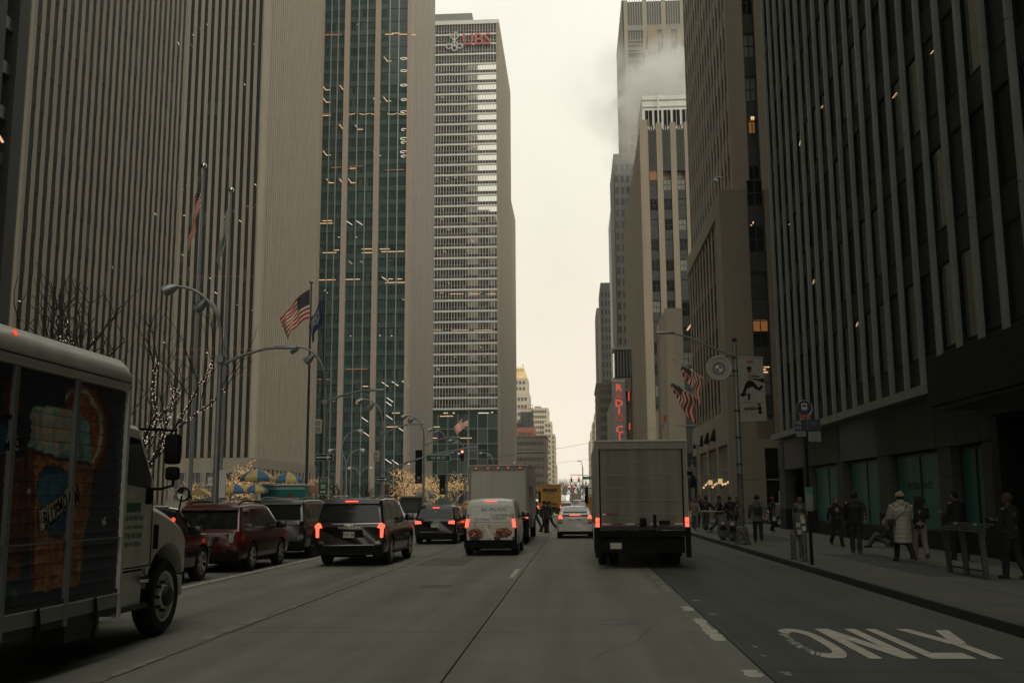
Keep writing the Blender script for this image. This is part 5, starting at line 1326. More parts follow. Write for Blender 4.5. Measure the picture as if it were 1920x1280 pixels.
posts = [BY-.05, 10.87-4.6, 9.62-4.6, 8.4-4.6, 7.1-4.6, 5.8-4.6, .05]
for i, y in enumerate(posts): MB().box(-.06, .022, y-.035, y+.035, .5 if i else .45, 3.155).build('bay_post', M['alu_grey'] if i else M['truck_white'], bt)
from_px = lambda Yw, z: (1080-5.5*F/Yw, 937-(z-CAMZ)*F/Yw)
def inpoly(px, py, poly):
    ins = np.zeros(px.shape, bool); j = len(poly)-1
    for i in range(len(poly)):
        xi, yi = poly[i]; xj, yj = poly[j]
        if yi != yj: ins ^= ((yi > py) != (yj > py)) & (px < (xj-xi)*(py-yi)/(yj-yi)+xi)
        j = i
    return ins
def noise2(a, b, k): return vnoise(a*.045*k+11*k, b*.05*k+3*k)
def mural(Yw, z):
    Rm = np.array(C2W.transposed()); P_ = np.stack([np.full(Yw.shape, -5.5), Yw, z-CAMZ], -1) @ Rm.T
    px, py = CX-P_[..., 0]/P_[..., 2]*F, CY+P_[..., 1]/P_[..., 2]*F
    n1, n2 = noise2(px, py, 1), noise2(px+40, py, 2.7)
    sx_ = noise2(px*.7, py*1.4, 4.5)
    px2, py2 = px+n2*2.2, py+n1*2.2
    c = np.zeros(px.shape+(3,)); c[:] = (.07, .13, .18); c += (n1*.02)[..., None]; c[..., 2] += .04*np.clip(n2, 0, 1)
    def put(m_, col, v=.05): c[m_] = np.array(col)+(n2*v+sx_*v*.6)[m_][:, None]
    put(inpoly(px2, py2, [(10, 715), (46, 700), (48, 772), (10, 785)]), (.30, .10, .08), .08)
    put(inpoly(px2, py2, [(140, 730), (200, 720), (214, 800), (200, 880), (170, 900), (140, 880)]), (.24, .07, .05), .05)
    # left glass
    put(inpoly(px2, py2, [(12, 860), (50, 856), (52, 960), (46, 1080), (14, 1095), (10, 960)]), (.36, .17, .09), .1)
    put(inpoly(px2, py2, [(-60, 820), (6, 815), (8, 1120), (-60, 1130)]), (.3, .14, .08), .1)
    # orange slice
    e1 = ((px2-152)/52.)**2+((py2-806)/84.)**2; e2 = ((px2-151)/46.)**2+((py2-807)/77.)**2; e3 = ((px2-150)/40.)**2+((py2-808)/70.)**2
    vis = px2 > 128
    put((e1 < 1) & vis, (.52, .23, .10)); put((e2 < 1) & vis, (.70, .64, .52)); put((e3 < 1) & vis, (.58, .26, .12), .09)
    ang = np.arctan2(py2-812, px2-138); put((e3 < .9) & vis & (np.abs(np.sin(ang*5)) < .1), (.72, .45, .28))
    # glass of beer
    body = inpoly(px2, py2, [(56, 842), (178, 862), (176, 930), (165, 985), (152, 1098), (64, 1112), (56, 950)])
    put(body, (.56, .31, .12), .12); put(body & (px2 > 158), (.47, .27, .12), .08); put(body & (n1 > .35), (.66, .40, .17), .1); put(body & (px2 < 70), (.36, .16, .07), .06)
    foam = inpoly(px2, py2, [(60, 778), (68, 764), (84, 761), (112, 765), (138, 770), (156, 776), (172, 796), (176, 868), (160, 866), (128, 858), (96, 850), (74, 846), (58, 838), (64, 805)])
    put(foam, (.66, .68, .60), .1); put(foam & (n1+n2 > .25), (.38, .57, .58), .08); put(foam & (n1-n2 > .5), (.72, .62, .46), .06); put(foam & (py2 > 800) & (py2 < 815) & (n2 > -.2), (.70, .58, .42), .06)
    put(foam & (px2 > 152), (.40, .58, .60), .06); put(inpoly(px2, py2, [(58, 838), (96, 850), (128, 858), (176, 868), (176, 874), (128, 866), (90, 858), (58, 848)]), (.25, .13, .08))
    # blue moon disc
    d1 = ((px2-105)/31.)**2+((py2-918)/46.)**2
    put(d1 < 1.12, (.12, .14, .14)); put(d1 < 1, (.16, .36, .46), .07); put((d1 < 1) & (py2 < 890), (.10, .22, .32), .05)
    put(inpoly(px2, py2, [(84, 985), (140, 950), (136, 985), (118, 1010), (98, 1005)]), (.10, .20, .30), .04)
    # ribbon
    put(inpoly(px, py, [(73, 957), (120, 926), (127, 912), (149, 908), (147, 951), (128, 958), (82, 1000), (76, 998)]), (.13, .13, .12), .0)
    put(inpoly(px, py, [(77, 958), (121, 929), (129, 914), (147, 911), (144, 948), (126, 954), (84, 994), (80, 994)]), (.72, .69, .58), .05)
    put(inpoly(px, py, [(14, 824), (38, 818), (40, 842), (14, 849)]), (.72, .69, .58), .05)
    put(((px2-8)/20.)**2+((py2-825)/26.)**2 < 1, (.14, .27, .36), .05)
    put(inpoly(px, py, [(14, 824), (38, 818), (40, 842), (14, 849)]), (.70, .67, .56), .05)
    put(inpoly(px, py, [(-40, 1105), (30, 1100), (45, 1120), (-40, 1140)]), (.12, .24, .27), .05)
    put(inpoly(px, py, [(194, 972), (202, 970), (203, 982), (196, 984)]), (.72, .66, .52), .02); put(inpoly(px, py, [(53, 915), (62, 916), (62, 924), (54, 923)]), (.72, .68, .58), .02)
    c *= (1-.35*np.clip(-noise2(px*3, py*.3, 1.2), 0, 1))[..., None]*.92   # grime runs down the panels
    g_ = c.mean(-1, keepdims=True); c = g_+(c-g_)*.85; return np.clip((c*1.35)**.85, .01, 1)
pm_ = printm('mural print', .32, spec=.35)
nsl = 17; z0_, z1_ = .76, 3.15; hs = (z1_-z0_)/nsl
for i in range(4):
    ya, yb = posts[i+1]+.036, posts[i]-.036
    for k in range(nsl):
        za = z0_+k*hs
        def shp(Xs, Zs, ya=ya, za=za): return np.stack([-.028+.005*np.sin(np.pi*np.clip(Zs/(hs-.005), 0, 1))**.5, ya+Xs, za+.0025+Zs], -1)
        painted('shutter_slat', yb-ya, hs-.005, 64 if i < 3 else 10, 6, lambda Xs, Zs, ya=ya, za=za: mural(ya+Xs+4.6, za+Zs), pm_, bt, shape=shp)
    MB().box(-.055, -.045, ya, yb, z0_, z1_).build('shutter_back', M['black'], bt)
    MB().box(-.04, .006, ya, yb, 1.385, 1.40).build('shutter_bar', M['alu_grey'], bt)
    MB().box(-.04, .004, ya, yb, .74, .79).build('shutter_foot', M['steel_dark'], bt)
# lettering on the ribbon
a = Vector(loc_(79, 978)); b = Vector(loc_(123, 946)); 
def rib_text(s_, pa, pb, size, sx=1):
    a, b = Vector(loc_(*pa)), Vector(loc_(*pb)); ang = math.atan2(b.z-a.z, b.y-a.y); m_ = (a+b)/2
    o = text('mural_lettering', s_, size, M['black'], bt, (0, 0, 0), depth=.0015, sx=sx, bold=.004)
    o.matrix_local = Matrix.Translation((.004, m_.y, m_.z)) @ Matrix.Rotation(math.pi/2, 4, 'Z') @ Matrix.Rotation(-ang, 4, 'Y') @ Matrix.Rotation(math.pi/2, 4, 'X')
rib_text('BLUE', (80, 979), (112, 956), .25, .56); rib_text('MO', (113, 949), (122, 941), .24, .5); rib_text('ON', (130, 937), (146, 929), .24, .62); rib_text('MOON', (16, 836), (38, 830), .14, .8); rib_text('BREWING CO', (0, 779), (44, 785), .055, .9)
# straps
for px in (72, 178):
    y = ax(px, 1120, -5.48).y-4.6
    MB().tube([(.02, y, .74), (.03, y+.02, .6), (.015, y+.03, .42), (-.02, y+.035, .2 if px > 100 else .45)], .022, 6).build('strap', M['black'], bt)
# underside
MB().box(-1.9, -1.7, .4, 11.2, .55, .8).box(-.8, -.6, .4, 11.2, .55, .8).build('chassis_rail', M['black'], bt)
MB().box(-.4, -.06, BY-1.2, BY-.4, .3, .55).build('fuel_tank', M['steel_dark'], bt)
for x in (-.3, -2.2): wheel(bt, x+.0, 2.2, .5, .5, 1 if x > -1 else -1, 'steel', truck=True)
# cab
XF = -.2; YC = BY+.08
def cabx(sx): return -1.22+sx*.98
cab = MB()
side = [(YC, .95), (YC, 2.72), (YC+.12, 2.83), (YC+.75, 2.80), (YC+1.28, 2.06), (YC+1.30, .95)]
mb = MB(); n = len(side)
for x, ins in ((-2.24, .06), (-2.16, 0), (-.28, 0), (-.20, .06)):
    mb.v += [(x, y-(ins if y > YC+.5 else 0), z-(ins if z > 2.5 else 0)) for y, z in side]
for i in range(3):
    for k in range(n): mb.f.append((i*n+k, i*n+(k+1) % n, (i+1)*n+(k+1) % n, (i+1)*n+k)); mb.m.append(0)
mb.f += [tuple(range(n)), tuple(range(3*n, 4*n))]; mb.m += [0, 0]
mb.build('cab', M['truck_white'], bt, smooth=35, bevel=.015)
# hood + fenders (flared), wheel arch cut by boolean
WY = 14.15-4.6
def hoodring(y, zt_, w, zbot):
    c_ = -1.22
    return [(c_-w, y, zbot), (c_-w-.0, y, zt_-.32), (c_-w+.10, y, zt_-.22), (c_-w*.62, y, zt_-.1), (c_-w*.5, y, zt_), (c_, y, zt_+.03), (c_+w*.5, y, zt_), (c_+w*.62, y, zt_-.1), (c_+w-.10, y, zt_-.22), (c_+w, y, zt_-.32), (c_+w, y, zbot)]
rings = [hoodring(YC+1.18, 2.04, .98, .55), hoodring(YC+1.5, 1.97, 1.0, .52), hoodring(YC+1.9, 1.86, 1.02, .62), hoodring(YC+2.3, 1.74, 1.0, .74), hoodring(YC+2.6, 1.58, .95, .82), hoodring(YC+2.76, 1.36, .86, .86)]
mb = MB(); n = 11
for r_ in rings: mb.v += r_
for i in range(len(rings)-1):
    for k in range(n): mb.f.append((i*n+k, i*n+(k+1) % n, (i+1)*n+(k+1) % n, (i+1)*n+k)); mb.m.append(0)
mb.f += [tuple(range(n)), tuple(range((len(rings)-1)*n, len(rings)*n))]; mb.m += [0, 0]
hm_ = mb.mesh('bonnet', M['truck_white']); fin(hm_, 50)
ho = obj('bonnet', hm_)
cbm = MB().lathe([(.68, .6), (.68, -3)], 36, (-.22, WY, .56), 'x')
cme = cbm.mesh('cut', M['black']); fin(cme, 40); co = obj('cut', cme)
md = ho.modifiers.new('b', 'BOOLEAN'); md.solver = 'EXACT'; md.object = co; nm_ = baked(ho, co); COL.objects.link(ho); ho.modifiers.clear(); ho.data = nm_; D.objects.remove(co); fin(nm_, 40); ho.parent = bt
if len(nm_.materials) == 0: nm_.materials.append(M['truck_white'])
MB().box(-1.95, -.55, WY-.66, WY+.66, .5, 1.3).build('wheel_well', M['black'], bt)
wheel(bt, -.37, WY, .52, .28, 1, 'truck_white', truck=True); wheel(bt, -2.07, WY, .52, .28, -1, 'truck_white', truck=True)
wheel_hub = MB().lathe([(.15, 0), (.13, .14), (.08, .16), (1e-4, .16)], 14, (0, 0, 0), 'x')
for k in range(8): wheel_hub.tube([(0, math.cos(k*.785)*.19, math.sin(k*.785)*.19), (.07, math.cos(k*.785)*.19, math.sin(k*.785)*.19)], .022, 6)
wheel_hub.build('wheel_hub', M['steel_dark'], bt, (-.30, WY, .52))
# door, window, trims
MB().prismx([(YC+.10, 2.05), (YC+.12, 2.66), (YC+.70, 2.62), (YC+1.13, 2.1), (YC+1.10, 1.98)], -.215, -.19).build('door_window', M['car_glass'], bt)
MB().box(-.2, -.193, YC+1.2, YC+1.215, .98, 2.0).build('door_seam', M['black'], bt); MB().box(-.2, -.193, YC+.03, YC+1.2, .97, .985).build('door_seam', M['black'], bt)
MB().box(-2.1, -.3, YC+.85, YC+1.2, 2.15, 2.16).build('wiper_cowl', M['black'], bt)
MB().add([(-2.1, YC+1.31, 2.09), (-.34, YC+1.31, 2.09), (-.36, YC+.80, 2.78), (-2.08, YC+.80, 2.78)], [(0, 1, 2, 3)]).build('windscreen', M['car_glass'], bt)
MB().box(-2.0, -.3, BY-.5, YC+1.5, .45, .95).build('cab_step_box', M['bumper_black'], bt); MB().box(-.32, -.22, YC+.05, YC+1.0, .50, .92).build('step_panel', M['truck_white'], bt)
MB().box(-.4, -.18, YC+.0, YC+1.15, .44, .5).build('step', M['steel_dark'], bt); MB().tube([(-.2, YC+.85, .82), (-.12, YC+.95, .82)], .06, 8).build('exhaust_clamp', M['chrome'], bt)
MB().box(-.235, -.20, YC+1.36, YC+1.46, 1.18, 1.5).build('bonnet_latch', M['black'], bt, smooth=30)
gl = mat('green lettering', (.03, .16, .07), .5)
def side_text(s_, size, x, y, z, m_, **k): return text('door_lettering', s_, size, m_, bt, (x, y, z), rot=(R(90), 0, R(90)), depth=.001, **k)
for i, s_ in enumerate(('BEER DISTRIBUTORS', '1 E. 4 AVE. N. BERGEN, NJ', '(718) 292-5200', 'USDOT 1277176')): side_text(s_, (.085, .06, .1, .08)[i], -.19, YC+.62, 1.60-i*.11, gl, sx=.85 if i else .75)
MB().box(-.2, -.191, YC+.42, YC+.82, 1.68, 1.80).build('green_emblem', gl, bt); side_text('ED BY', .1, -.22, YC+1.35, 1.82, M['steel'])
ml2 = MB().ball((0, 0, 0), .035, 8).build('side_marker', M['tail_dim'], bt, (-.22, YC+2.0, 1.56))
# mirrors
mb = MB().tube([(-.24, YC+.75, 2.76), (-.02, YC+.85, 2.76), (.20, YC+.9, 2.74), (.22, YC+.9, 2.6)], .02, 6).tube([(-.24, YC+1.05, 1.98), (.0, YC+.98, 1.98), (.18, YC+.92, 2.02), (.2, YC+.9, 2.2)], .02, 6)
mb.build('mirror_bracket', M['black'], bt)
MB().box(.07, .27, YC+.84, YC+.98, 2.30, 2.70).build('side_mirror', M['black'], bt, smooth=30, bevel=.05); MB().box(.09, .27, YC+.84, YC+.97, 2.09, 2.27).build('convex_mirror', M['black'], bt, smooth=30, bevel=.05)
MB().box(-.26, -.15, YC+.98, YC+1.1, 1.78, 1.98).build('mirror_base', M['black'], bt, smooth=30, bevel=.02)
MB().tube([(-.45, YC+2.35, 1.5), (-.3, YC+2.4, 1.7), (-.27, YC+2.4, 1.9)], .015, 6).lathe([(.1, -.03), (.11, 0), (.09, .03), (1e-4, .05)][::1], 14, (-.26, YC+2.44, 1.92), 'y').build('fender_mirror', M['black'], bt)
MB().lathe([(.085, -.036), (1e-4, -.05)], 14, (-.26, YC+2.44, 1.92), 'y').build('fender_mirror_glass', M['chrome'], bt)
MB().box(-2.1, -.34, YC+2.55, YC+2.75, .45, .75).build('front_bumper', M['truck_white'], bt, smooth=30, bevel=.03)
# rear bumper in dark steel
MB().box(-2.4, -.1, -.1, .0, .5, .7).build('rear_bumper', M['steel_dark'], bt)
# ------------------------------------------------------------------ street furniture
def arc_pts(p0, p1, bulge, n=8, up=True):
    """quarter-ellipse from p0 (vertical start) to p1 (horizontal end)"""
    p0, p1 = Vector(p0), Vector(p1); r = []
    for i in range(n+1):
        t = math.pi/2*i/n; h = p0.lerp(p1, 1-math.cos(t)); h.z = p0.z+(p1.z-p0.z)*math.sin(t); r.append(h)
    return r
def cone_head(mb, p, d, s=1.0):
    d = Vector(d).normalized(); p = Vector(p)
    mb.tube([p, p+d*.12*s, p+d*.3*s, p+d*.52*s], [.07*s, .14*s, .2*s, .22*s], 12)
lamp_at = []
def street_lamp(px, py, Y, label, top, heads, arm=None, lit=False, h=7.2):
    x = at(px, py, Y).x; t = thing('street_lamp', label, 'street lamp', (x, Y, .14), 0, 'twin-headed street lamps along the left kerb')
    MB().tube([(0, 0, 0), (0, 0, .5), (0, 0, .55), (0, 0, h-1.2)], [.16, .15, .1, .075], 10).build('pole', M['pole'], t, smooth=40)
    zt = h-1.3
    for i, (dx, dy, dz) in enumerate(heads):
        MB().tube(arc_pts((0, 0, zt-.1*i), (dx, dy, zt+dz), 0), .045, 8).build('curved_arm', M['pole'], t, smooth=40)
        hd = MB(); cone_head(hd, (dx, dy, zt+dz), (dx*.9, dy, -.45), .85); o = hd.build('lamp_head', M['alu_grey'], t, smooth=40)
        if lit and i == 0: 
            d = Vector((dx*.9, dy, -.45)).normalized()*.45; MB().ball((dx+d.x, dy+d.y, zt+dz+d.z), .12, 8).build('lit_bulb', M['lamp_orange'], o)
    if arm:
        L, z0, z1 = arm
        MB().tube([(0, 0, z0), (L*.35, 0, z0+(z1-z0)*.6), (L*.7, 0, z1-.02), (L, 0, z1)], [.05, .045, .04, .035], 8).build('bracket_arm', M['pole'], t, smooth=40)
        MB().box(L-.35, L+.35, -.1, .1, z1-.05, z1+.05).build('road_lamp', M['alu_grey'], t, smooth=30, bevel=.03)
    MB().box(-.12, .12, -.12, .12, zt-.7, zt-.5).build('clamp', M['pole'], t)
    return t
l1 = street_lamp(410, 760, 31, 'nearest street lamp on the left, two curved heads before the striped towers', 0, [(-1.45, -.1, 1.75), (-.62, .2, 1.35)], (2.1, 5.9, 6.45), h=8)
l2 = street_lamp(609, 800, 44, 'grey street lamp beside the dark flagpoles, carrying a one-way sign and a green bicycle sign', 0, [(-1.2, -.1, 1.85), (-.65, .2, 1.5)], (2.3, 6.0, 6.5), h=7.9)
l3 = street_lamp(717, 800, 60, 'street lamp with one glowing orange head, carrying the long traffic-signal arm', 0, [(-1.1, -.1, 1.4), (-.6, .2, 1.15)], (2.2, 5.6, 6.2), lit=True, h=7.6)
l4 = street_lamp(795, 830, 73, 'street lamp with a black banner, fourth along the left kerb', 0, [(-1.2, -.1, 1.5), (-.8, .2, 1.3)], (2.3, 5.6, 6.2), h=7.6)
l5 = street_lamp(838, 860, 87, 'street lamp with a lower black banner beside the green street-name sign', 0, [(-1.2, -.1, 1.5), (-.8, .2, 1.3)], (2.3, 5.6, 6.2), h=7.6)
l6 = street_lamp(872, 870, 103, 'street lamp just left of the red flag, sixth along the left kerb', 0, [(-1.2, -.1, 1.5), (-.8, .2, 1.3)], None, h=7.6)
l7 = street_lamp(925, 880, 136, 'farthest street lamp on the left, head showing over the white box truck', 0, [(-1.4, -.1, 1.5), (-.5, .2, 1.3)], None, h=7.8)
for l_, z0, z1 in ((l4, 2.9, 5.3), (l5, 2.2, 3.9)):
    b = MB().box(-.62, -.12, -.02, .0, z0, z1).build('banner', M['black'], l_); MB().lathe([(.12, -.03), (.12, -.025), (.07, -.03)], 12, (-.37, 0, z0+.4), 'y').build('banner_emblem', M['alu_grey'], l_)
    text('banner_text', 'PLAZA', .12, M['steel'], l_, (-.37, -.03, z0+.16), depth=.001)
# plaza lamps
def plaza_lamp(px, py, Y, h, lab, two=True):
    x = at(px, py, Y).x; t = thing('plaza_lamp', lab, 'lamp', (x, Y, .14), 0, 'double-armed lamps in the left plaza')
    MB().tube([(0, 0, 0), (0, 0, h-1.8)], [.12, .08], 8).build('pole', M['alu_grey'], t)
    for sx in ((-1, 1) if two else (1,)):
        MB().tube(arc_pts((0, 0, h-1.8), (sx*1.5, 0, h), 0), .05, 6).build('curved_arm', M['alu_grey'], t)
        hd = MB(); cone_head(hd, (sx*1.5, 0, h), (sx, 0, -.5), .9); hd.build('lamp_head', M['alu_white'], t, smooth=40)
plaza_lamp(649, 880, 108, 7.2, 'pale double-armed plaza lamp, nearest of them, left of the signal-arm pole')
plaza_lamp(675, 900, 160, 7.0, 'smaller double-armed plaza lamp, behind and right of the nearer one')
plaza_lamp(640, 900, 96, 8.4, 'single-armed plaza lamp left of the double-armed one', False)
# signal arm, street sign
MB().tube([(0, 0, 3.3), (1.6, -.1, 3.95), (3.4, -.15, 4.45), (5.2, -.2, 4.72)], [.07, .06, .05, .035], 8).tube([(3.4, -.15, 4.45), (6.2, -.2, 4.62)], .025, 6).build('signal_arm', M['pole'], l3)
def signal(parent_lab, loc, lit=True, s=1.0, rz=0):
    t = thing('traffic_signal', parent_lab, 'traffic light', loc, rz)
    MB().box(-.13*s, .13*s, -.1*s, .1*s, -.42*s, .42*s).build('housing', M['black'], t, smooth=30, bevel=.02*s)
    for k in range(3):
        MB().lathe([(.1*s, -.105*s), (.09*s, -.13*s), (1e-4, -.14*s)], 14, (0, 0, (.27-.27*k)*s), 'y').build('signal_lens', M['signal_red'] if k == 0 and lit else M['glass_black'], t)
        v = MB(); v.tube([(-.11*s, -.1*s, (.27-.27*k)*s), (-.08*s, -.1*s, (.36-.27*k)*s), (0, -.1*s, (.39-.27*k)*s), (.08*s, -.1*s, (.36-.27*k)*s), (.11*s, -.1*s, (.27-.27*k)*s)], .012*s, 4); v.build('visor', M['black'], t)
    MB().tube([(0, 0, .4*s), (0, 0, .62*s)], .025*s, 6).build('hanger', M['pole'], t)
    return t
p = at(867, 853, 59.8); signal('red traffic signal hanging from the long arm above the white box truck', tuple(p), s=.75)
def sign_board(parent, name, w, h, m, loc, txt=None, ts=.1, tm='white', edge=None, **k):
    o = MB().box(-w/2, w/2, -.015, .015, -h/2, h/2).build(name, M[m], parent, loc)
    if edge: MB().box(-w/2-.015, w/2+.015, -.01, .02, -h/2-.015, h/2+.015).build('sign_border', M[edge], o)
    if txt: text('sign_text', txt, ts, M[tm], o, (0, -.018, 0), depth=.001, **k)
    return o
M['sign_green'] = mat('street sign green', (.01, .09, .045), .5)
p = at(822, 858.5, 59.7); st = thing('street_name_sign', 'green W 48 ST sign hanging under the long signal arm', 'street sign', tuple(p))
sign_board(st, 'sign_panel', 1.4, .34, 'sign_green', (0, 0, 0), 'W 48 ST', .24, edge='white'); MB().box(-.72, .72, -.01, .01, .22, .26).box(-.5, -.47, -.01, .01, .17, .4).box(.47, .5, -.01, .01, .17, .4).build('hanger_rail', M['alu_grey'], st)
def arrow_poly(parent, w, h, loc, m='white'):
    MB().prism([(-w/2, -h*.18), (w*.2, -h*.18), (w*.2, -h/2), (w/2, 0), (w*.2, h/2), (w*.2, h*.18), (-w/2, h*.18)], -.022, -.016).build('arrow', M[m], parent, loc)
def one_way(px, py, Y, lab):
    p = at(px, py, Y); t = thing('one_way_sign', lab, 'street sign', tuple(p)); o = sign_board(t, 'sign_panel', .76, .25, 'black', (0, 0, 0), edge='white'); arrow_poly(o, .66, .18, (0, 0, 0)); text('sign_text', 'ONE WAY', .07, M['black'], o, (-.06, -.024, 0), depth=.001)
one_way(608, 857, 43.7, 'black one-way sign with white arrow above the green bicycle sign')
one_way(717, 898, 59.8, 'one-way sign with white arrow at the foot of the signal-arm pole')
p = at(606, 911, 43.6); gs_ = thing('bicycle_sign', 'green bicycle route sign with a right-pointing arrow', 'street sign', tuple(p))
o = sign_board(gs_, 'sign_panel', .42, .72, 'sign_green', (0, 0, 0), edge='white'); arrow_poly(o, .24, .14, (0, 0, -.24))
bk = MB()
for sx in (-1, 1): bk.tube([(sx*.09+.05*math.cos(a), -.02, .22+.05*math.sin(a)) for a in np.linspace(0, 6.28, 12)], .007, 4)
bk.tube([(-.09, -.02, .22), (-.03, -.02, .30), (.06, -.02, .30), (.09, -.02, .22)], .007, 4).tube([(-.03, -.02, .3), (.01, -.02, .22), (-.09, -.02, .22)], .007, 4); bk.build('bicycle_symbol', M['white'], o)
for k in range(3): MB().box(-.1, .1, -.02, -.016, .04-k*.06, .07-k*.06).build('sign_line', M['white'], o)
def box_sign(px, py, Y, w, h, m, lab, nm='signal_box'):
    p = at(px, py, Y); t = thing(nm, lab, 'sign', tuple(p)); MB().box(-w/2, w/2, -.12, .1, -h/2, h/2).build('housing', M[m], t, smooth=30, bevel=.03)
    MB().box(-w/2+.05, w/2-.05, -.125, -.12, .02, h/2-.06).box(-w/2+.05, w/2-.05, -.125, -.12, -h/2+.06, -.03).build('panel_line', M['frame_dirty'], t)
    return t
M['pale_yellow'] = mat('faded cream signal housing', (.5, .47, .36), .6, var=.15, vscale=5)
box_sign(597.5, 799, 43.8, .33, .6, 'pale_yellow', 'cream signal housing strapped to the lamp by the dark flagpoles')
box_sign(706, 855, 59.8, .34, .62, 'pale_yellow', 'cream signal housing on the pole that carries the signal arm')
M['orange_plastic'] = mat('orange plastic', (.5, .13, .03), .6)
box_sign(588, 917, 55, .5, .42, 'orange_plastic', 'orange box beside the green bicycle sign', 'orange_box')
pk = thing('parking_sign', 'white parking signs on a pole behind the dark red SUV', 'sign', tuple(at(398, 902, 31)))
sign_board(pk, 'sign_panel', .28, .26, 'white', (0, 0, 0), 'NO\nSTANDING', .05, 'black'); MB().box(.22, .42, -.01, .01, -.5, .35).build('notice_sheet', M['alu_white'], pk); MB().tube([(0, .03, .3), (0, .03, -2.2)], .03, 6).build('post', M['pole'], pk)

# flagpoles and flags
def flagpole(px, py, Y, top, m, lab, r=.11, h=None):
    x = at(px, py, Y).x; z = at(px, top, Y).z; t = thing('flagpole', lab, 'flagpole', (x, Y, .14), 0, 'flagpoles on the left plaza')
    MB().tube([(0, 0, 0), (0, 0, z*.6), (0, 0, z-.3)], [r, r*.8, r*.45], 10).build('pole', M[m], t, smooth=40)
    MB().ball((0, 0, z-.2), .16, 12).build('finial', M['chrome' if m == 'pole' else 'steel'], t, smooth=60); MB().box(-.3, .3, -.3, .3, 0, .12).build('base_plate', M['steel_dark'], t)
    return t, x, z
def us_flag(U, V):   # U 0 hoist..1 fly, V 0 bottom..1 top
    c = np.zeros(U.shape+(3,)); st = (np.floor((1-V)*13).astype(int) % 2) == 0
    c[st] = (.68, .12, .12); c[~st] = (.88, .84, .75)
    can = (U < .4) & (V > 6/13.); c[can] = (.05, .07, .14)
    star = can & (np.sin(U*2*np.pi*15)*np.sin(V*2*np.pi*13) > .55); c[star] = (.7, .7, .66); return c
def flag(nm, lab, x, Y, ztop, hoist, fly, drop, out, fn, fold=.18, dirx=-1, ph=0, cat='flag', group='flags on the plaza poles'):
    """cloth flag: hoist edge down the pole, fly falling by drop and reaching out sideways"""
    def sh(Xs, Zs):
        u = Xs; v = 1-Zs
        z = -v*hoist*(1-.12*u)-(u**1.25)*drop*(1-.18*v)
        xo = dirx*(out*u**.9)*(1-.25*v*u)+.06*np.sin(u*9+v*3+ph)*u
        y = fold*np.sin(u*11+v*2.3+ph)*u**.6+fold*.5*np.sin(u*23-v*4)*u
        return np.stack([xo+dirx*.1, y, z], -1)
    o = painted(nm, 1, 1, 60, 52, fn, M['cloth_print'], None, (x, Y, ztop), shape=sh); tag(o, lab, cat, group); return o
t, x, z = flagpole(365, 720, 50, 310, 'pole', 'pale flagpole of the drooping American flag, tallest and leftmost')
flag('flag', 'drooping American flag on the leftmost pale pole', x, 50, z-.5, 1.9, 3.3, 3.5, .55, us_flag, .16)
t, x, z = flagpole(420, 720, 54, 355, 'pole', 'pale flagpole with a limp white flag, right of the drooping American flag')
def white_flag(U, V): c = np.zeros(U.shape+(3,)); c[:] = (.62, .63, .57); c[((U-.5)**2+(V-.5)**2) < .03] = (.25, .4, .4); return c
flag('flag', 'limp plain white flag with a faint emblem', x, 54, z-.9, 1.8, 3, 3.2, .55, white_flag, .14, ph=2)
t, x, z = flagpole(579, 730, 71.5, 527, 'pole_dark', 'black flagpole flying the American flag out to the left')
flag('flag', 'American flag blowing down and left from the black pole', x, 71.5, z-.6, 2.2, 3.0, 2.2, 2.1, us_flag, .2, ph=1)
t, x, z = flagpole(605, 735, 75.7, 545, 'pole_dark', 'black flagpole flying the blue and white lettered flag')
def g_flag(U, V):
    c = np.zeros(U.shape+(3,)); c[:] = (.18, .24, .34); c[(V > .35) & (V < .85) & (U > .25)] = (.60, .62, .60)
    r = np.hypot((U-.5)*1.3, (V-.62)); c[(np.abs(r-.13) < .03) & ((U < .55) | (np.abs(V-.62) > .06))] = (.06, .08, .14); c[(np.abs(V-.6) < .02) & (U > .5) & (U < .6)] = (.06, .08, .14); return c
flag('flag', 'blue and white flag with a large letter G', x, 75.7, z-.6, 2.0, 3, 2.2, 1.1, g_flag, .18, ph=3)
t, x, z = flagpole(879, 860, 180, 765, 'pole', 'distant flagpole with a small American flag before the green glass podium')
flag('flag', 'small distant American flag before the green glass podium', x, 180, z-1, 2.2, 3.4, 2.4, 2.6, us_flag, .2, ph=1)
# angled facade flags on the right
for i, (Yf, zb_, tx, tz) in enumerate(((91.6, 12.5, 9.06, 14.3), (96.5, 11.2, 8.33, 13.4))):
    t = thing('flagpole', ('upper' if i == 0 else 'lower')+' slanting flagpole on the buff facade, right side', 'flagpole', (11.7, Yf, zb_))
    MB().tube([(0, 0, 0), (tx-11.7, 0, tz-zb_)], [.06, .04], 8).build('pole', M['alu_white'], t); MB().ball((tx-11.7, 0, tz-zb_), .1, 8).build('finial', M['gold'], t)
    def sh(Xs, Zs, tx=tx, tz=tz, zb_=zb_, i=i):
        u = Xs; v = 1-Zs; L_ = .25+v*.72  # hoist along the pole
        ax_ = tx+(11.7-tx)*L_*(.95); az = tz+(zb_-tz)*L_*.95
        drop = u**1.1*(1.0+1.75*v); return np.stack([ax_+.22*u*np.sin(v*5+i)+.1*np.sin(u*9+v*6), Yf+.16*np.sin(v*13+u*6)*u**.5-.02, az-drop], -1)
    o = painted('flag', 1, 1, 50, 50, us_flag, M['cloth_print'], None, shape=sh); tag(o, 'folded American flag hanging from the '+('upper' if i == 0 else 'lower')+' slanting facade pole', 'flag')

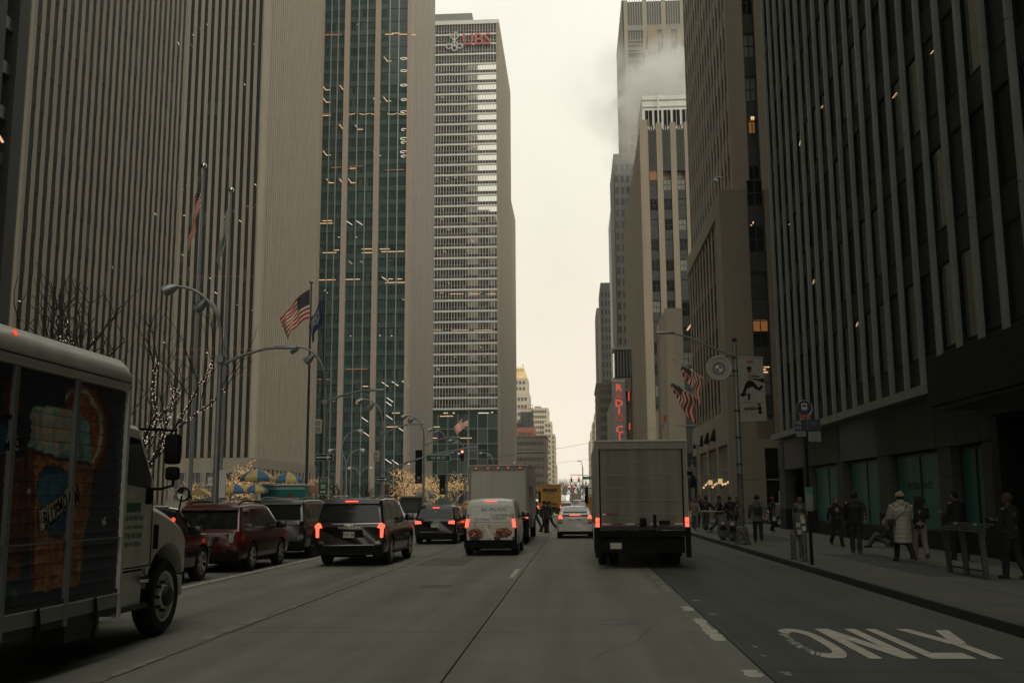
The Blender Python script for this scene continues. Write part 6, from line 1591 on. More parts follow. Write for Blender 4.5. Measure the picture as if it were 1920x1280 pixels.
# trees
def tree_skel(h, spread, seed, splits=(4, 3, 3, 3), r0=.16, h0=.28, ub=.18):
    rnd = random.Random(seed); segs = []
    def grow(p, d, L_, r, lv):
        pts = [p]; q = p.copy(); dd = d.copy()
        for i in range(4):
            dd = (dd+Vector((rnd.uniform(-.22, .22), rnd.uniform(-.22, .22), rnd.uniform(ub-.2, ub)))).normalized(); q = q+dd*L_/4; pts.append(q.copy())
        segs.append((pts, r, lv))
        if lv < len(splits):
            for k in range(splits[lv]):
                t = rnd.uniform(.35, 1) if k else 1.0
                b = pts[min(4, max(1, int(t*4)))]; a = rnd.uniform(0, 6.28)
                nd = (dd*.7+Vector((math.cos(a), math.sin(a), rnd.uniform(.0, .6)))*spread).normalized(); grow(b, nd, L_*rnd.uniform(.6, .82), r*.55, lv+1)
    grow(Vector((0, 0, 0)), Vector((0, 0, 1)), h*h0*1.0, r0, 0)
    return segs
def light_tree(lab, x, y, h, seed, lights=600, lm='fairy_white', spread=.8, splits=(4, 3, 3, 3), size=.022, lv_l=(0, 1, 2), group=None, r0=.16, h0=.28, z0=.14, ub=.18):
    t = thing('bare_tree', lab, 'tree', (x, y, z0), random.Random(seed).uniform(0, 6), group)
    segs = tree_skel(h, spread, seed, splits, r0, h0, ub); tr = MB(); cr_ = MB()
    for pts, r, lv in segs:
        n = 7 if lv < 2 else 3; (tr if lv == 0 else cr_).tube(pts, [max(.006, r*(1-.09*i)) for i in range(5)], n, cap=False)
    tr.build('trunk', M['bark'], t); cr_.build('crown', M['bark'], t)
    if lights:
        L_ = MB(); rnd = random.Random(seed+1); cand = [s_ for s_ in segs if s_[2] in lv_l]; w = [(s_[0][-1]-s_[0][0]).length for s_ in cand]
        for s_ in rnd.choices(cand, w, k=lights):
            i = rnd.randrange(4); p = s_[0][i].lerp(s_[0][i+1], rnd.random()); r = s_[1]+.03
            a, b = rnd.uniform(0, 6.28), rnd.uniform(-1, 1); q = p+Vector((math.cos(a)*r, math.sin(a)*r, b*r)); s__ = size
            L_.add([(q.x+s__, q.y, q.z), (q.x-s__, q.y, q.z), (q.x, q.y+s__, q.z), (q.x, q.y-s__, q.z), (q.x, q.y, q.z+s__), (q.x, q.y, q.z-s__)], [(0, 2, 4), (2, 1, 4), (1, 3, 4), (3, 0, 4), (2, 0, 5), (1, 2, 5), (3, 1, 5), (0, 3, 5)])
        o = L_.build('string_lights', M[lm], t); o['kind'] = 'stuff'
    return t
p = at(45, 600, 33); light_tree('dark bare tree with sparse string lights over the beer truck roof, far left', p.x, 33, 9.6, 5, 220, 'fairy_white', .75, (4, 3, 3, 3), .016, (2,), None, .2, .42)
p = at(285, 800, 44); light_tree('bare tree with trunk and forks densely wrapped in white lights', p.x, 44, 10.8, 31, 900, 'fairy_white', .62, (4, 3, 3, 4), .018, (0, 1, 2), None, .17, .44)
p = at(225, 800, 40); light_tree('thin dark unlit tree just left of the densely lit one', p.x, 40, 9, 8, 0, spread=.8)
gold = [(375, 118, 6.2, 900, 'gold-lit small tree behind the long pale flagpoles'), (432, 128, 8.6, 2200, 'gold-lit tree right of the pale flagpoles, brightest in its row'), (468, 134, 8.6, 2200, 'gold-lit tree behind the big striped umbrella'), (515, 140, 8.2, 1300, 'dimmer gold-lit tree above the teal food cart'), (556, 146, 8, 1300, 'dim gold-lit tree just left of the black flagpole'), (618, 152, 8, 500, 'faintly lit tree right of the black flagpole'),
        (752, 150, 8.3, 2400, 'bright gold-lit tree left of the first black banner'), (785, 156, 9.2, 3000, 'bright gold-lit tree behind the black banner'), (820, 162, 9.4, 3000, 'bright gold-lit tree under the street-name sign'), (858, 168, 8.6, 2400, 'gold-lit tree just left of the white box truck')]
for i, (px, Yt, h, nl, lab) in enumerate(gold):
    x = X(px, Yt, 880); light_tree(lab, x, Yt, h, 50+i, int(nl*.55), 'fairy_gold', 1.5, (6, 5, 4), .042, (1, 2, 3), 'gold-lit trees in the plazas', .1, .42, ub=.08)
for i, (px, Yt, h) in enumerate(((645, 112, 7), (690, 118, 7.5), (735, 120, 7))):
    light_tree('unlit bare tree in the plaza, '+('left of', 'between', 'right of')[i]+' the double-armed lamps', X(px, Yt, 880), Yt, h, 80+i, 0, spread=.9, splits=(5, 4, 4))

# food carts on the left corner
M['teal_cart'] = mat('teal food cart', (.02, .2, .17), .5, var=.1)
cartp = printm('food cart print', .5)
def cartpaint(X_, Z_):
    c = np.zeros(X_.shape+(3,)); c[:] = (.10, .42, .38)
    for cx_, cz_, r_, col in ((.5, .55, .2, (.5, .16, .1)), (1.1, .6, .2, (.55, .2, .12)), (1.7, .9, .16, (.4, .25, .2)), (.9, 1.1, .14, (.15, .3, .45)), (2.0, .5, .2, (.75, .8, .72))):
        m_ = ((X_-cx_)/r_)**2+((Z_-cz_)/(r_*.8))**2 < 1; c[m_] = col
    c[Z_ > 1.25] = (.55, .72, .68); return c
fc = thing('food_cart', 'teal food cart covered in food pictures, under the striped umbrellas', 'food cart', (-16.9, 56, .14))
MB().box(-.6, 1.9, 0, 1.5, .5, 2.55).build('cart_body', M['teal_cart'], fc); painted('printed_side', 2.5, 1.4, 60, 40, cartpaint, cartp, fc, (-.6, -.01, 1.1))
MB().box(-.7, 2.0, -.1, 1.6, 2.56, 2.64).build('cart_roof', M['alu_white'], fc); MB().box(.2, 1.6, -.02, .0, 1.5, 1.9).build('serving_hatch', M['steel'], fc)
for x in (-.2, 1.5): wheel(fc, x, -.05, .28, .12, -1, 'steel')
def umbrella(lab, x, y, z, r, seed=0, n=8):
    t = thing('umbrella', lab, 'umbrella', (x, y, .14), seed, 'blue and yellow vendor umbrellas')
    MB().tube([(0, 0, 0), (0, 0, z)], .025, 6).build('pole', M['steel'], t)
    for k in range(n):
        a0, a1 = 2*math.pi*k/n, 2*math.pi*(k+1)/n; b = MB(); rr_ = [(.02, z), (r*.5, z-.14*r), (r*.85, z-.36*r), (r, z-.55*r), (r*1.0, z-.72*r)]
        for i in range(4):
            for j in range(3):
                f_ = lambda i_, t_: (rr_[i_][0]*math.cos(a0+(a1-a0)*t_)*(1-.05*math.sin(math.pi*t_)*(i_ > 1)), rr_[i_][0]*math.sin(a0+(a1-a0)*t_)*(1-.05*math.sin(math.pi*t_)*(i_ > 1)), rr_[i_][1]+.0)
                b.quad(f_(i, j/3), f_(i, (j+1)/3), f_(i+1, (j+1)/3), f_(i+1, j/3))
        b.build('canopy_panel', M['umb_yellow' if k % 2 else 'umb_blue'], t, smooth=30)
    return t
M['umb_yellow'] = mat('umbrella yellow', (.48, .36, .13), .8, var=.12, vscale=4); M['umb_blue'] = mat('umbrella blue', (.06, .14, .24), .8)
umbrella('large blue and yellow umbrella above the teal cart', -17.4, 55, 3.45, .92, .3)
umbrella('blue and yellow umbrella tucked behind the large one, on its right', -16.4, 57.5, 3.35, .85, .9)
umbrella('lower blue and yellow umbrella left of the teal cart', -17.6, 52, 2.62, .75, .2)
umbrella('lower blue and yellow umbrella partly behind its twin, touching the teal cart', -16.7, 52.5, 2.6, .68, 1.1)
umbrella('small yellow umbrella by the grey kiosk in front of the gold trees', -11.7, 79.5, 2.35, .7, .5)
pc = thing('pretzel_cart', 'small steel and orange vendor cart behind the dark red SUV', 'food cart', (-18.6, 49.5, .14)); MB().box(-.6, .6, 0, .8, .6, 1.7).build('cart_body', M['orange_plastic'], pc); MB().box(-.7, .7, -.1, .9, 1.72, 1.8).build('counter', M['steel'], pc)
MB().box(-.5, .5, -.02, 0, .9, 1.4).build('cart_panel', M['pale_yellow'], pc); MB().prism([(-.6, 2.0), (0, 2.35), (.6, 2.0)], 0, .8).build('cart_canopy', M['umb_yellow'], pc); [MB().box(x_-.02, x_+.02, .1, .14, 1.8, 2.02).build('canopy_post', M['steel'], pc) for x_ in (-.48, .48)]
ks = thing('kiosk', 'dark grey-teal vendor kiosk right of the big black SUV', 'kiosk', (-12.8, 78.8, .14))
MB().box(-.8, .85, 0, 2.4, .3, 1.95).build('kiosk_body', M['spandrel_dark'], ks); MB().box(-.7, .55, -.03, 0, .9, 1.6).build('hatch_window', M['glass_mid'], ks); MB().box(-.9, .95, -.15, 2.5, 1.96, 2.06).build('kiosk_roof', M['alu_grey'], ks)
for k in range(3): MB().box(-.6+k*.42, -.3+k*.42, -.045, -.03, .4, .75).build('menu_card', M['alu_white'], ks)

# right-hand lamp post with signs
rl = thing('street_lamp', 'lamp post plastered with stickers on the right pavement, long arm reaching over the road', 'street lamp', (6.1, 38.5, .14))
M['stickers'] = mat('sticker-covered steel', (.06, .06, .054), .7, var=.95, vscale=9, col2=(.2, .19, .17))
MB().tube([(0, 0, 0), (0, 0, .08), (0, 0, .1), (0, 0, .62), (0, 0, .68)], [.32, .32, .27, .2, .13], 8).build('pedestal', M['stickers'], rl); MB().tube([(0, 0, .68), (0, 0, 2.6)], [.115, .11], 12).build('lower_pole', M['stickers'], rl, smooth=40)
MB().tube([(0, 0, 2.6), (0, 0, 7.55)], [.105, .075], 12).build('pole', M['pole'], rl, smooth=40); MB().ball((0, 0, 7.62), .1, 10).build('finial', M['pole_dark'], rl)
MB().tube([(0, 0, 7.0), (-.7, 0, 7.28), (-1.6, 0, 7.72), (-2.3, 0, 7.92)], [.05, .045, .04, .035], 8).build('arm', M['pole'], rl, smooth=40); MB().box(-2.95, -2.25, -.12, .12, 7.9, 8.0).build('road_lamp', M['alu_grey'], rl, smooth=30, bevel=.03)
for z in (6.4, 6.9, 3.9, 2.9, 4.9): MB().tube([(0, 0, z), (0, 0, z+.07)], .12, 10).build('clamp', M['steel_dark'], rl)
p = at(1348, 689, 38.4); rs = thing('round_sign', 'round white sign with a crest inside a wreath, left of the sticker-covered pole', 'sign', tuple(p))
MB().lathe([(1e-4, .0), (.45, .0), (.45, .02), (1e-4, .02)], 36, axis='y').build('sign_disc', mat('grey white sign', (.36, .36, .32), .6), rs)
MB().tube([(.45*math.cos(a), -.0, .45*math.sin(a)) for a in np.linspace(0, 6.283, 37)], .015, 5).build('sign_rim', M['alu_white'], rs); MB().tube([(.2, .03, .42), (.62, .03, .44)], .02, 5).tube([(.2, .03, -.3), (.62, .03, -.3)], .02, 5).build('sign_bracket', M['steel_dark'], rs)
wr = MB()
for k in range(16): a = k*2*math.pi/16; wr.ball((.21*math.cos(a), -.012, .21*math.sin(a)-.03), .032, 6)
o = wr.build('wreath', M['pole_dark'], rs); o['kind'] = 'stuff'
MB().lathe([(.13, -.012), (.13, -.006)], 20, (0, 0, -.03), 'y').build('crest', mat('blue grey crest', (.1, .14, .18), .6), rs)
MB().box(-.11, 0, -.016, -.012, -.03, .08).box(0, .11, -.016, -.012, -.14, -.03).build('crest_quarter', M['white'], rs)
for i, ch in enumerate('URUGUAY'): a = math.radians(132-i*14); text('sign_text', ch, .085, M['steel_dark'], rs, (.355*math.cos(a), -.012, .355*math.sin(a)-.0), rot=(R(90), -(a-math.pi/2), 0), depth=.001)
# NYC banner
bn = thing('banner', 'long white banner with a leaping figure in black trousers, on the sticker-covered pole', 'banner', (6.1, 38.5, 0)); bp = at(1382, 672, 38.4); zt_, zb_ = at(1382, 671, 38.4).z, at(1382, 788, 38.4).z
x0_ = .06; w_ = .96; hh = zt_-zb_
bpx = lambda px, py: ((px-1382)/50*w_, hh-(py-672)/116*hh)
def banner(Xs, Zs):
    c = np.zeros(Xs.shape+(3,)); c[:] = (.60, .59, .54); px = Xs/w_*50+1382; py = 672+(hh-Zs)/hh*116
    def put(m_, col): c[m_] = col
    for poly, col in (([(1387, 740), (1394, 722), (1400, 714), (1408, 716), (1412, 722), (1407, 726), (1397, 730), (1393, 742), (1388, 745)], (.05, .05, .05)),
        ([(1402, 714), (1410, 716), (1420, 728), (1426, 722), (1429, 726), (1422, 734), (1414, 731), (1406, 724)], (.05, .05, .05)), ([(1398, 738), (1404, 739), (1402, 750), (1398, 752)], (.06, .05, .05)), ([(1383, 738), (1396, 738), (1397, 742), (1384, 743)], (.05, .05, .05)),
        ([(1400, 700), (1410, 703), (1414, 713), (1404, 715), (1400, 710)], (.5, .47, .42)), ([(1408, 704), (1424, 706), (1425, 709), (1410, 708)], (.35, .22, .16)), ([(1410, 710), (1428, 712), (1430, 718), (1422, 716), (1411, 713)], (.3, .12, .1)), ([(1425, 711), (1432, 710), (1432, 718), (1426, 718)], (.06, .05, .05)),
        ([(1383, 755), (1432, 755), (1432, 756), (1383, 756)], (.45, .44, .4))): put(inpoly(px, py, poly), col)
    put(((px-1404)/4.5)**2+((py-695)/5)**2 < 1, (.35, .22, .16)); put(((px-1404)/5)**2+((py-691)/3)**2 < 1, (.12, .07, .05))
    put(((px-1420)/3.6)**2+((py-766)/4)**2 < 1, (.1, .09, .08)); put(((px-1419)/3.5)**2+((py-759)/2.6)**2 < 1, (.4, .05, .04)); put(inpoly(px, py, [(1417, 770), (1423, 770), (1424, 776), (1416, 776)]), (.1, .1, .09))
    for a, b in ((1392, 690), (1424, 694), (1388, 715), (1428, 735), (1408, 742), (1396, 704)): put((px-a)**2+(py-b)**2 < 2, (.45, .42, .36))
    return c
painted('banner_cloth', w_, hh, 110, 250, banner, M['cloth_print'], bn, shape=lambda Xs, Zs: np.stack([x0_+Xs+.05*(1-Zs/hh), -.1+.03*np.sin(Xs*5+Zs*1.7), zb_+Zs], -1))
text('banner_text', 'NYC', .13, mat('dark red lettering', (.3, .03, .02), .6), bn, (x0_+.48, -.135, zt_-.16), depth=.001, bold=.006); text('banner_text', 'THE BOOK OF', .045, M['black'], bn, (x0_+.5, -.135, zb_+.52), depth=.001); text('banner_text', 'MORMON', .125, M['black'], bn, (x0_+.48, -.135, zb_+.43), depth=.001, bold=.004); text('banner_text', 'ON BROADWAY', .03, M['black'], bn, (x0_+.5, -.135, zb_+.2), depth=.001)
for z in (zt_+.02, zb_-.02): MB().tube([(0, -.1, z), (x0_+w_+.03, -.1, z)], .02, 6).build('banner_rod', M['steel'], bn)

# bus stop
bs = thing('bus_stop', 'bus stop pole with a round bus sign and route boards M5 and M7', 'bus stop', (5.93, 26.6, .14))
MB().tube([(0, 0, 0), (0, 0, 3.65)], .045, 8).build('pole', M['black'], bs)
zc = 3.97; navy = mat('navy enamel', (.012, .02, .045), .4); M['navy'] = navy
MB().lathe([(1e-4, -.02), (.2, -.02), (.2, .02), (1e-4, .02)], 28, (0, 0, zc), 'y').build('round_sign', navy, bs); MB().tube([(.2*math.cos(a), -.02, zc+.2*math.sin(a)) for a in np.linspace(0, 6.283, 30)], .012, 5).build('sign_rim', M['steel'], bs)
MB().prism([(-.2, zc-.09), (-.12, zc-.17), (.12, zc-.17), (.2, zc-.09), (.13, zc-.22), (.04, zc-.26), (.03, zc-.33), (-.03, zc-.33), (-.04, zc-.26), (-.13, zc-.22)], -.03, .0).build('red_bracket', mat('red bracket', (.3, .045, .02), .5), bs)
MB().box(-.07, .07, -.03, -.021, zc-.05, zc+.12).build('bus_symbol', mat('bus symbol white', (.45, .47, .48), .5), bs); MB().box(-.05, .05, -.034, -.03, zc+.03, zc+.09).box(-.045, -.02, -.034, -.03, zc-.04, zc-.02).box(.02, .045, -.034, -.03, zc-.04, zc-.02).build('bus_symbol_window', navy, bs)
b_ = MB().box(-.2, .12, -.012, .012, -.14, .14).build('route_board', navy, bs, (-.08, -.05, 3.52)); 
for i, s_ in enumerate(('M5', 'M7')): text('route_text', s_, .12, mat('pale board text', (.4, .42, .42), .5), b_, (-.1, -.016, .06-i*.13), depth=.001)
b_ = MB().box(.0, .32, -.012, .012, -.14, .14).build('route_board', navy, bs, (.06, -.05, 3.53)); text('route_text', 'Eighth Avenue\nHarlem', .04, M['steel'], b_, (.16, -.016, .03), depth=.001)
pal = mat('pale grey board', (.2, .21, .19), .6)
for x, z, w_, h_, s_ in ((-.12, 3.3, .24, .13, 'Limited\nStop'), (.22, 3.3, .32, .12, 'Broadway'), (.22, 3.17, .32, .13, '5 6 7\nX12 X14')):
    b_ = MB().box(-w_/2, w_/2, -.01, .01, -h_/2, h_/2).build('info_board', pal, bs, (x, -.05, z)); text('board_text', s_, .045, M['black'], b_, (0, -.014, 0), depth=.001)
MB().box(-.09, .09, -.07, .05, 1.35, 1.95).build('timetable_case', pal, bs, smooth=30, bevel=.01); MB().box(-.085, .085, -.074, -.07, 1.78, 1.94).build('timetable_header', M['teal_cart'], bs)
for i, (x, y, lab) in enumerate(((5.98, 29.0, 'short sticker-covered bollard, left of the two by the bus stop'), (6.06, 28.0, 'short sticker-covered bollard directly beside the bus stop pole'))):
    t = thing('bollard', lab, 'bollard', (x, y, .14)); MB().tube([(0, 0, 0), (0, 0, .74), (0, 0, .78)], [.075, .075, .05], 12).build('post', M['stickers'], t, smooth=40); MB().tube([(0, 0, 0), (0, 0, .03)], .11, 12).build('foot', M['steel_dark'], t)
nb_ = thing('flyer_box', 'tall box covered with white flyers behind the bus stop pole', 'newspaper box', (6.25, 29.3, .14))
MB().box(-.15, .15, -.12, .2, .6, 1.25).build('box_body', M['stickers'], nb_, smooth=30, bevel=.03); MB().box(-.04, .04, 0, .08, 0, .6).build('box_leg', M['stickers'], nb_)
for k in range(5): MB().box(-.05, .06, -.128, -.122, 0, .12).build('flyer', M['alu_white' if k % 2 else 'pale_yellow'], nb_, (random.uniform(-.08, .08), -.002*k, .68+k*.1))
for i, (x, y) in enumerate(((5.98, 42.6), (6.15, 41.2), (6.1, 43.6))):
    t = thing('newspaper_box', ('left', 'middle', 'rear right')[i]+' sticker-covered box of the cluster beside the lamp post', 'newspaper box', (x, y, .14)); hh_ = (.85, .8, 1.0)[i]
    MB().box(-.17, .17, -.15, .2, .12, hh_).build('box_body', M['stickers'], t, smooth=30, bevel=.04); MB().box(-.12, .12, -.16, -.15, .4, .6).build('box_door', M['black'], t); MB().box(-.1, .1, -.1, .1, 0, .12).build('box_foot', M['steel_dark'], t); MB().box(-.08, .05, -.156, -.151, .65, .75).build('sticker', M['alu_white'], t)
# lean bar
M['lean'] = mat('dull painted slats', (.06, .066, .062), .6, var=.2)
lb = thing('leaning_bar', 'slatted grey leaning bench on three legs near the right edge', 'bench', (8.35, 21.6, .14))
for k in range(4): MB().prismx([(0, .96+k*.0), (2.3, .96), (2.3, .985), (0, .985)], -.22+k*.1, -.14+k*.1).build('slat', M['lean'], lb, (0, 0, k*.045))
for y in (.15, 1.2, 2.2):
    MB().add([(-.05, y-.03, 0), (.05, y-.03, 0), (.05, y+.03, 0), (-.05, y+.03, 0), (-.12, y-.03, 1.0), (.0, y-.03, 1.03), (.0, y+.03, 1.03), (-.12, y+.03, 1.0)], [(0, 3, 2, 1), (4, 5, 6, 7), (0, 1, 5, 4), (1, 2, 6, 5), (2, 3, 7, 6), (3, 0, 4, 7)]).build('leg', M['lean'], lb)
MB().box(-.02, .02, .15, 2.2, .14, .18).build('foot_rail', M['lean'], lb)
for y in (.6, 1.7): MB().box(-.03, .03, y-.04, y+.04, 1.08, 1.13).build('armrest_stub', M['alu_grey'], lb)
# barricades
for i, (x, y) in enumerate(((6.0, 50), (6.1, 52.3))):
    t = thing('crowd_barrier', ('front', 'rear')[i]+' steel crowd barrier at the kerb beyond the newspaper boxes', 'barrier', (x, y, .14), .0)
    MB().tube([(0, 0, .15), (0, 0, 1.0), (.06, 0, 1.08), (1.1, 0, 1.08), (1.16, 0, 1.0), (1.16, 0, .15), (0, 0, .15)], .022, 6).build('frame', M['alu_grey'], t)
    for k in range(8): MB().tube([(.13+k*.13, 0, .15), (.13+k*.13, 0, 1.08)], .01, 4).build('bar', M['alu_grey'], t)
    for x_ in (.15, 1.0): MB().tube([(x_, -.28, .02), (x_, 0, .16), (x_, .28, .02)], .02, 5).build('foot', M['alu_grey'], t)
# other right-hand poles
def simple_pole(lab, px, Y, h, nm='street_lamp', arm=None, cat='street lamp'):
    t = thing(nm, lab, cat, (X(px, Y, 850), Y, .14)); MB().tube([(0, 0, 0), (0, 0, h)], [.11, .07], 8).build('pole', M['pole'], t)
    if arm: 
        MB().tube(arm, .04, 6).build('arm', M['pole'], t)
        e_ = Vector(arm[-1]); MB().box(-.3, .3, -.1, .1, -.05, .05).build('road_lamp', M['alu_grey'], t, tuple(e_))
    return t
t = simple_pole('street lamp with a red-topped curved arm above the grey box truck', 1236, 76, 5.6, arm=[(0, 0, 5.6), (.05, 0, 6.3), (.4, 0, 7.2), (.5, 0, 7.3)])
MB().box(-.12, .12, -.1, .1, 0, .5).build('red_cap', M['orange_plastic'], t, (.5, 0, 7.35)); MB().lathe([(.2, 0), (.3, .4), (.22, .9), (.1, 1.0)], 12, (-.35, 0, 4.9)).build('lantern', M['pole_dark'], t)
simple_pole('distant street lamp whose thin arm crosses the vertical red sign', 1204, 96, 6.6, arm=[(0, 0, 5.6), (-1.3, 0, 6.2), (-2.5, 0, 6.6)])
t = simple_pole('signal pole at the corner right of the grey box truck', 1297, 58, 3.6, 'signal_pole', cat='pole')
sign_board(t, 'small_sign', .5, .22, 'black', (-.25, -.08, 3.1)); MB().box(-.12, .12, -.1, .1, 2.3, 3.0).build('pedestrian_signal', M['black'], t)
t = simple_pole('pole with a pale housing above the crowd on the right', 1308, 66, 6, 'signal_pole', cat='pole'); MB().box(-.14, .16, -.12, .12, 5.1, 6.1).build('pale_housing', M['alu_grey'], t); MB().box(-1.4, .1, -.05, .05, 6.35, 6.42).build('arm', M['alu_grey'], t)
def far_mast(Y, z, L_, heads, lab, sgn=None, i=0):
    t = thing('signal_mast', lab, 'signal mast', (7.2, Y, .14)); MB().tube([(0, 0, 0), (0, 0, z)], .1, 8).tube([(0, 0, z-.8), (-L_*.5, 0, z-.2), (-L_, 0, z)], .05, 6).build('mast', M['pole'], t)
    for k, x in enumerate(heads): signal(('left', 'right')[k]+' red signal on the '+('nearer', 'middle', 'farthest')[i]+' far mast above the white hatchback', (x, Y-.2, z-.55), s=1.0)
    if sgn: s_ = sign_board(t, 'street_sign', 1.7, .42, 'sign_green', (sgn-7.2, -.1, z-.5), 'W 49 ST' if i == 0 else 'W 50 ST', .28)
far_mast(148, 5.3, 8, (-.62, .46), 'nearer far signal mast, arm reaching left over the traffic', 1.9, 0)
far_mast(228, 5.0, 9, (-1.5, -.3), 'middle far signal mast with small red lights', 2.0, 1)
far_mast(320, 4.6, 8, (-.3,), 'farthest signal mast, one small red light', None, 2)
simple_pole('thin camera pole hooked above the nearer far signal mast', 1092, 150, 6.5, 'camera_pole', [(0, 0, 6.5), (-.2, 0, 7.3), (-.5, 0, 7.3)], 'pole')
# overhead cables
def cable(lab, a, b, sag):
    a, b = Vector(a), Vector(b); pts = [a.lerp(b, i/12)-Vector((0, 0, sag*4*(i/12)*(1-i/12))) for i in range(13)]
    o = MB().tube(pts, .018, 4).build('overhead_cable', M['black']); tag(o, lab, 'cable')
cable('thin cable sagging across the avenue above the traffic', at(805, 868, 150), at(1240, 800, 150), .8)
cable('fainter cable crossing the avenue further off', at(960, 873, 260), at(1170, 850, 260), .5)
# facade lanterns near shop entrance on the right
for i, (x, y) in enumerate(((1351, 82), (1338, 88))):
    t = thing('wall_lantern', ('right', 'left')[i]+' glowing cream globe by the shop windows behind the crowd', 'lamp', (11.45, y, 3.2-.0)); MB().box(-.16, .16, -.16, .16, -.2, .2).build('glowing_shade', mat('glowing cream shade', (.5, .4, .2), .5, emit=(1, .7, .3), estr=.5), t, smooth=30, bevel=.05); MB().tube([(0, 0, -.6), (0, 0, -.2)], .03, 6).tube([(0, 0, -.5), (.3, 0, -.5)], .03, 6).build('bracket', M['black'], t)
# ------------------------------------------------------------------ people
SKIN = mat('skin', (.22, .13, .085), .6); SKIN2 = mat('darker skin', (.12, .07, .045), .6)
def cl(n, c, r=.9, **k): return mat(n, c, r, var=.18, vscale=7, **k)
CL = {'black': cl('black wool', (.012, .012, .013)), 'dark': cl('charcoal cloth', (.022, .022, .024)), 'navy': cl('navy cloth', (.016, .02, .03)), 'grey': cl('grey parka cloth', (.10, .11, .10)),
      'white': cl('cream puffer nylon', (.34, .325, .27), .6), 'pink': cl('pale pink trousers', (.22, .15, .13)), 'jean': cl('blue jeans', (.03, .045, .07)), 'brown': cl('dark brown coat', (.035, .027, .02)), 'beige': cl('beige coat', (.28, .2, .13)), 'shoe': cl('dark shoe', (.02, .02, .02), .5), 'shoew': cl('white trainer', (.45, .44, .4), .6),
      'hair': cl('dark hair', (.015, .01, .008)), 'hairb': cl('brown hair', (.06, .035, .02)), 'red': cl('red knitted hat', (.25, .02, .02)), 'cap': cl('pale cap', (.38, .4, .4)), 'beigehat': cl('beige fluffy hat', (.3, .22, .14)), 'orange': cl('orange scarf', (.5, .12, .04)), 'bag': cl('dark bag', (.03, .028, .025), .6), 'pattern': mat('patterned jacket', (.04, .038, .034), .8, var=.9, vscale=12, col2=(.14, .135, .12))}
def remesh(mb, name, m, vox, parent, smooth_it=2):
    me = mb.mesh('tmp', m); o = obj('tmp', me); md = o.modifiers.new('r', 'REMESH'); md.mode = 'VOXEL'; md.voxel_size = vox; md.use_smooth_shade = True
    if smooth_it: s_ = o.modifiers.new('s', 'SMOOTH'); s_.factor = .5; s_.iterations = smooth_it
    nm_ = baked(o); D.objects.remove(o)
    nm_.materials.clear(); nm_.materials.append(m); return nm_
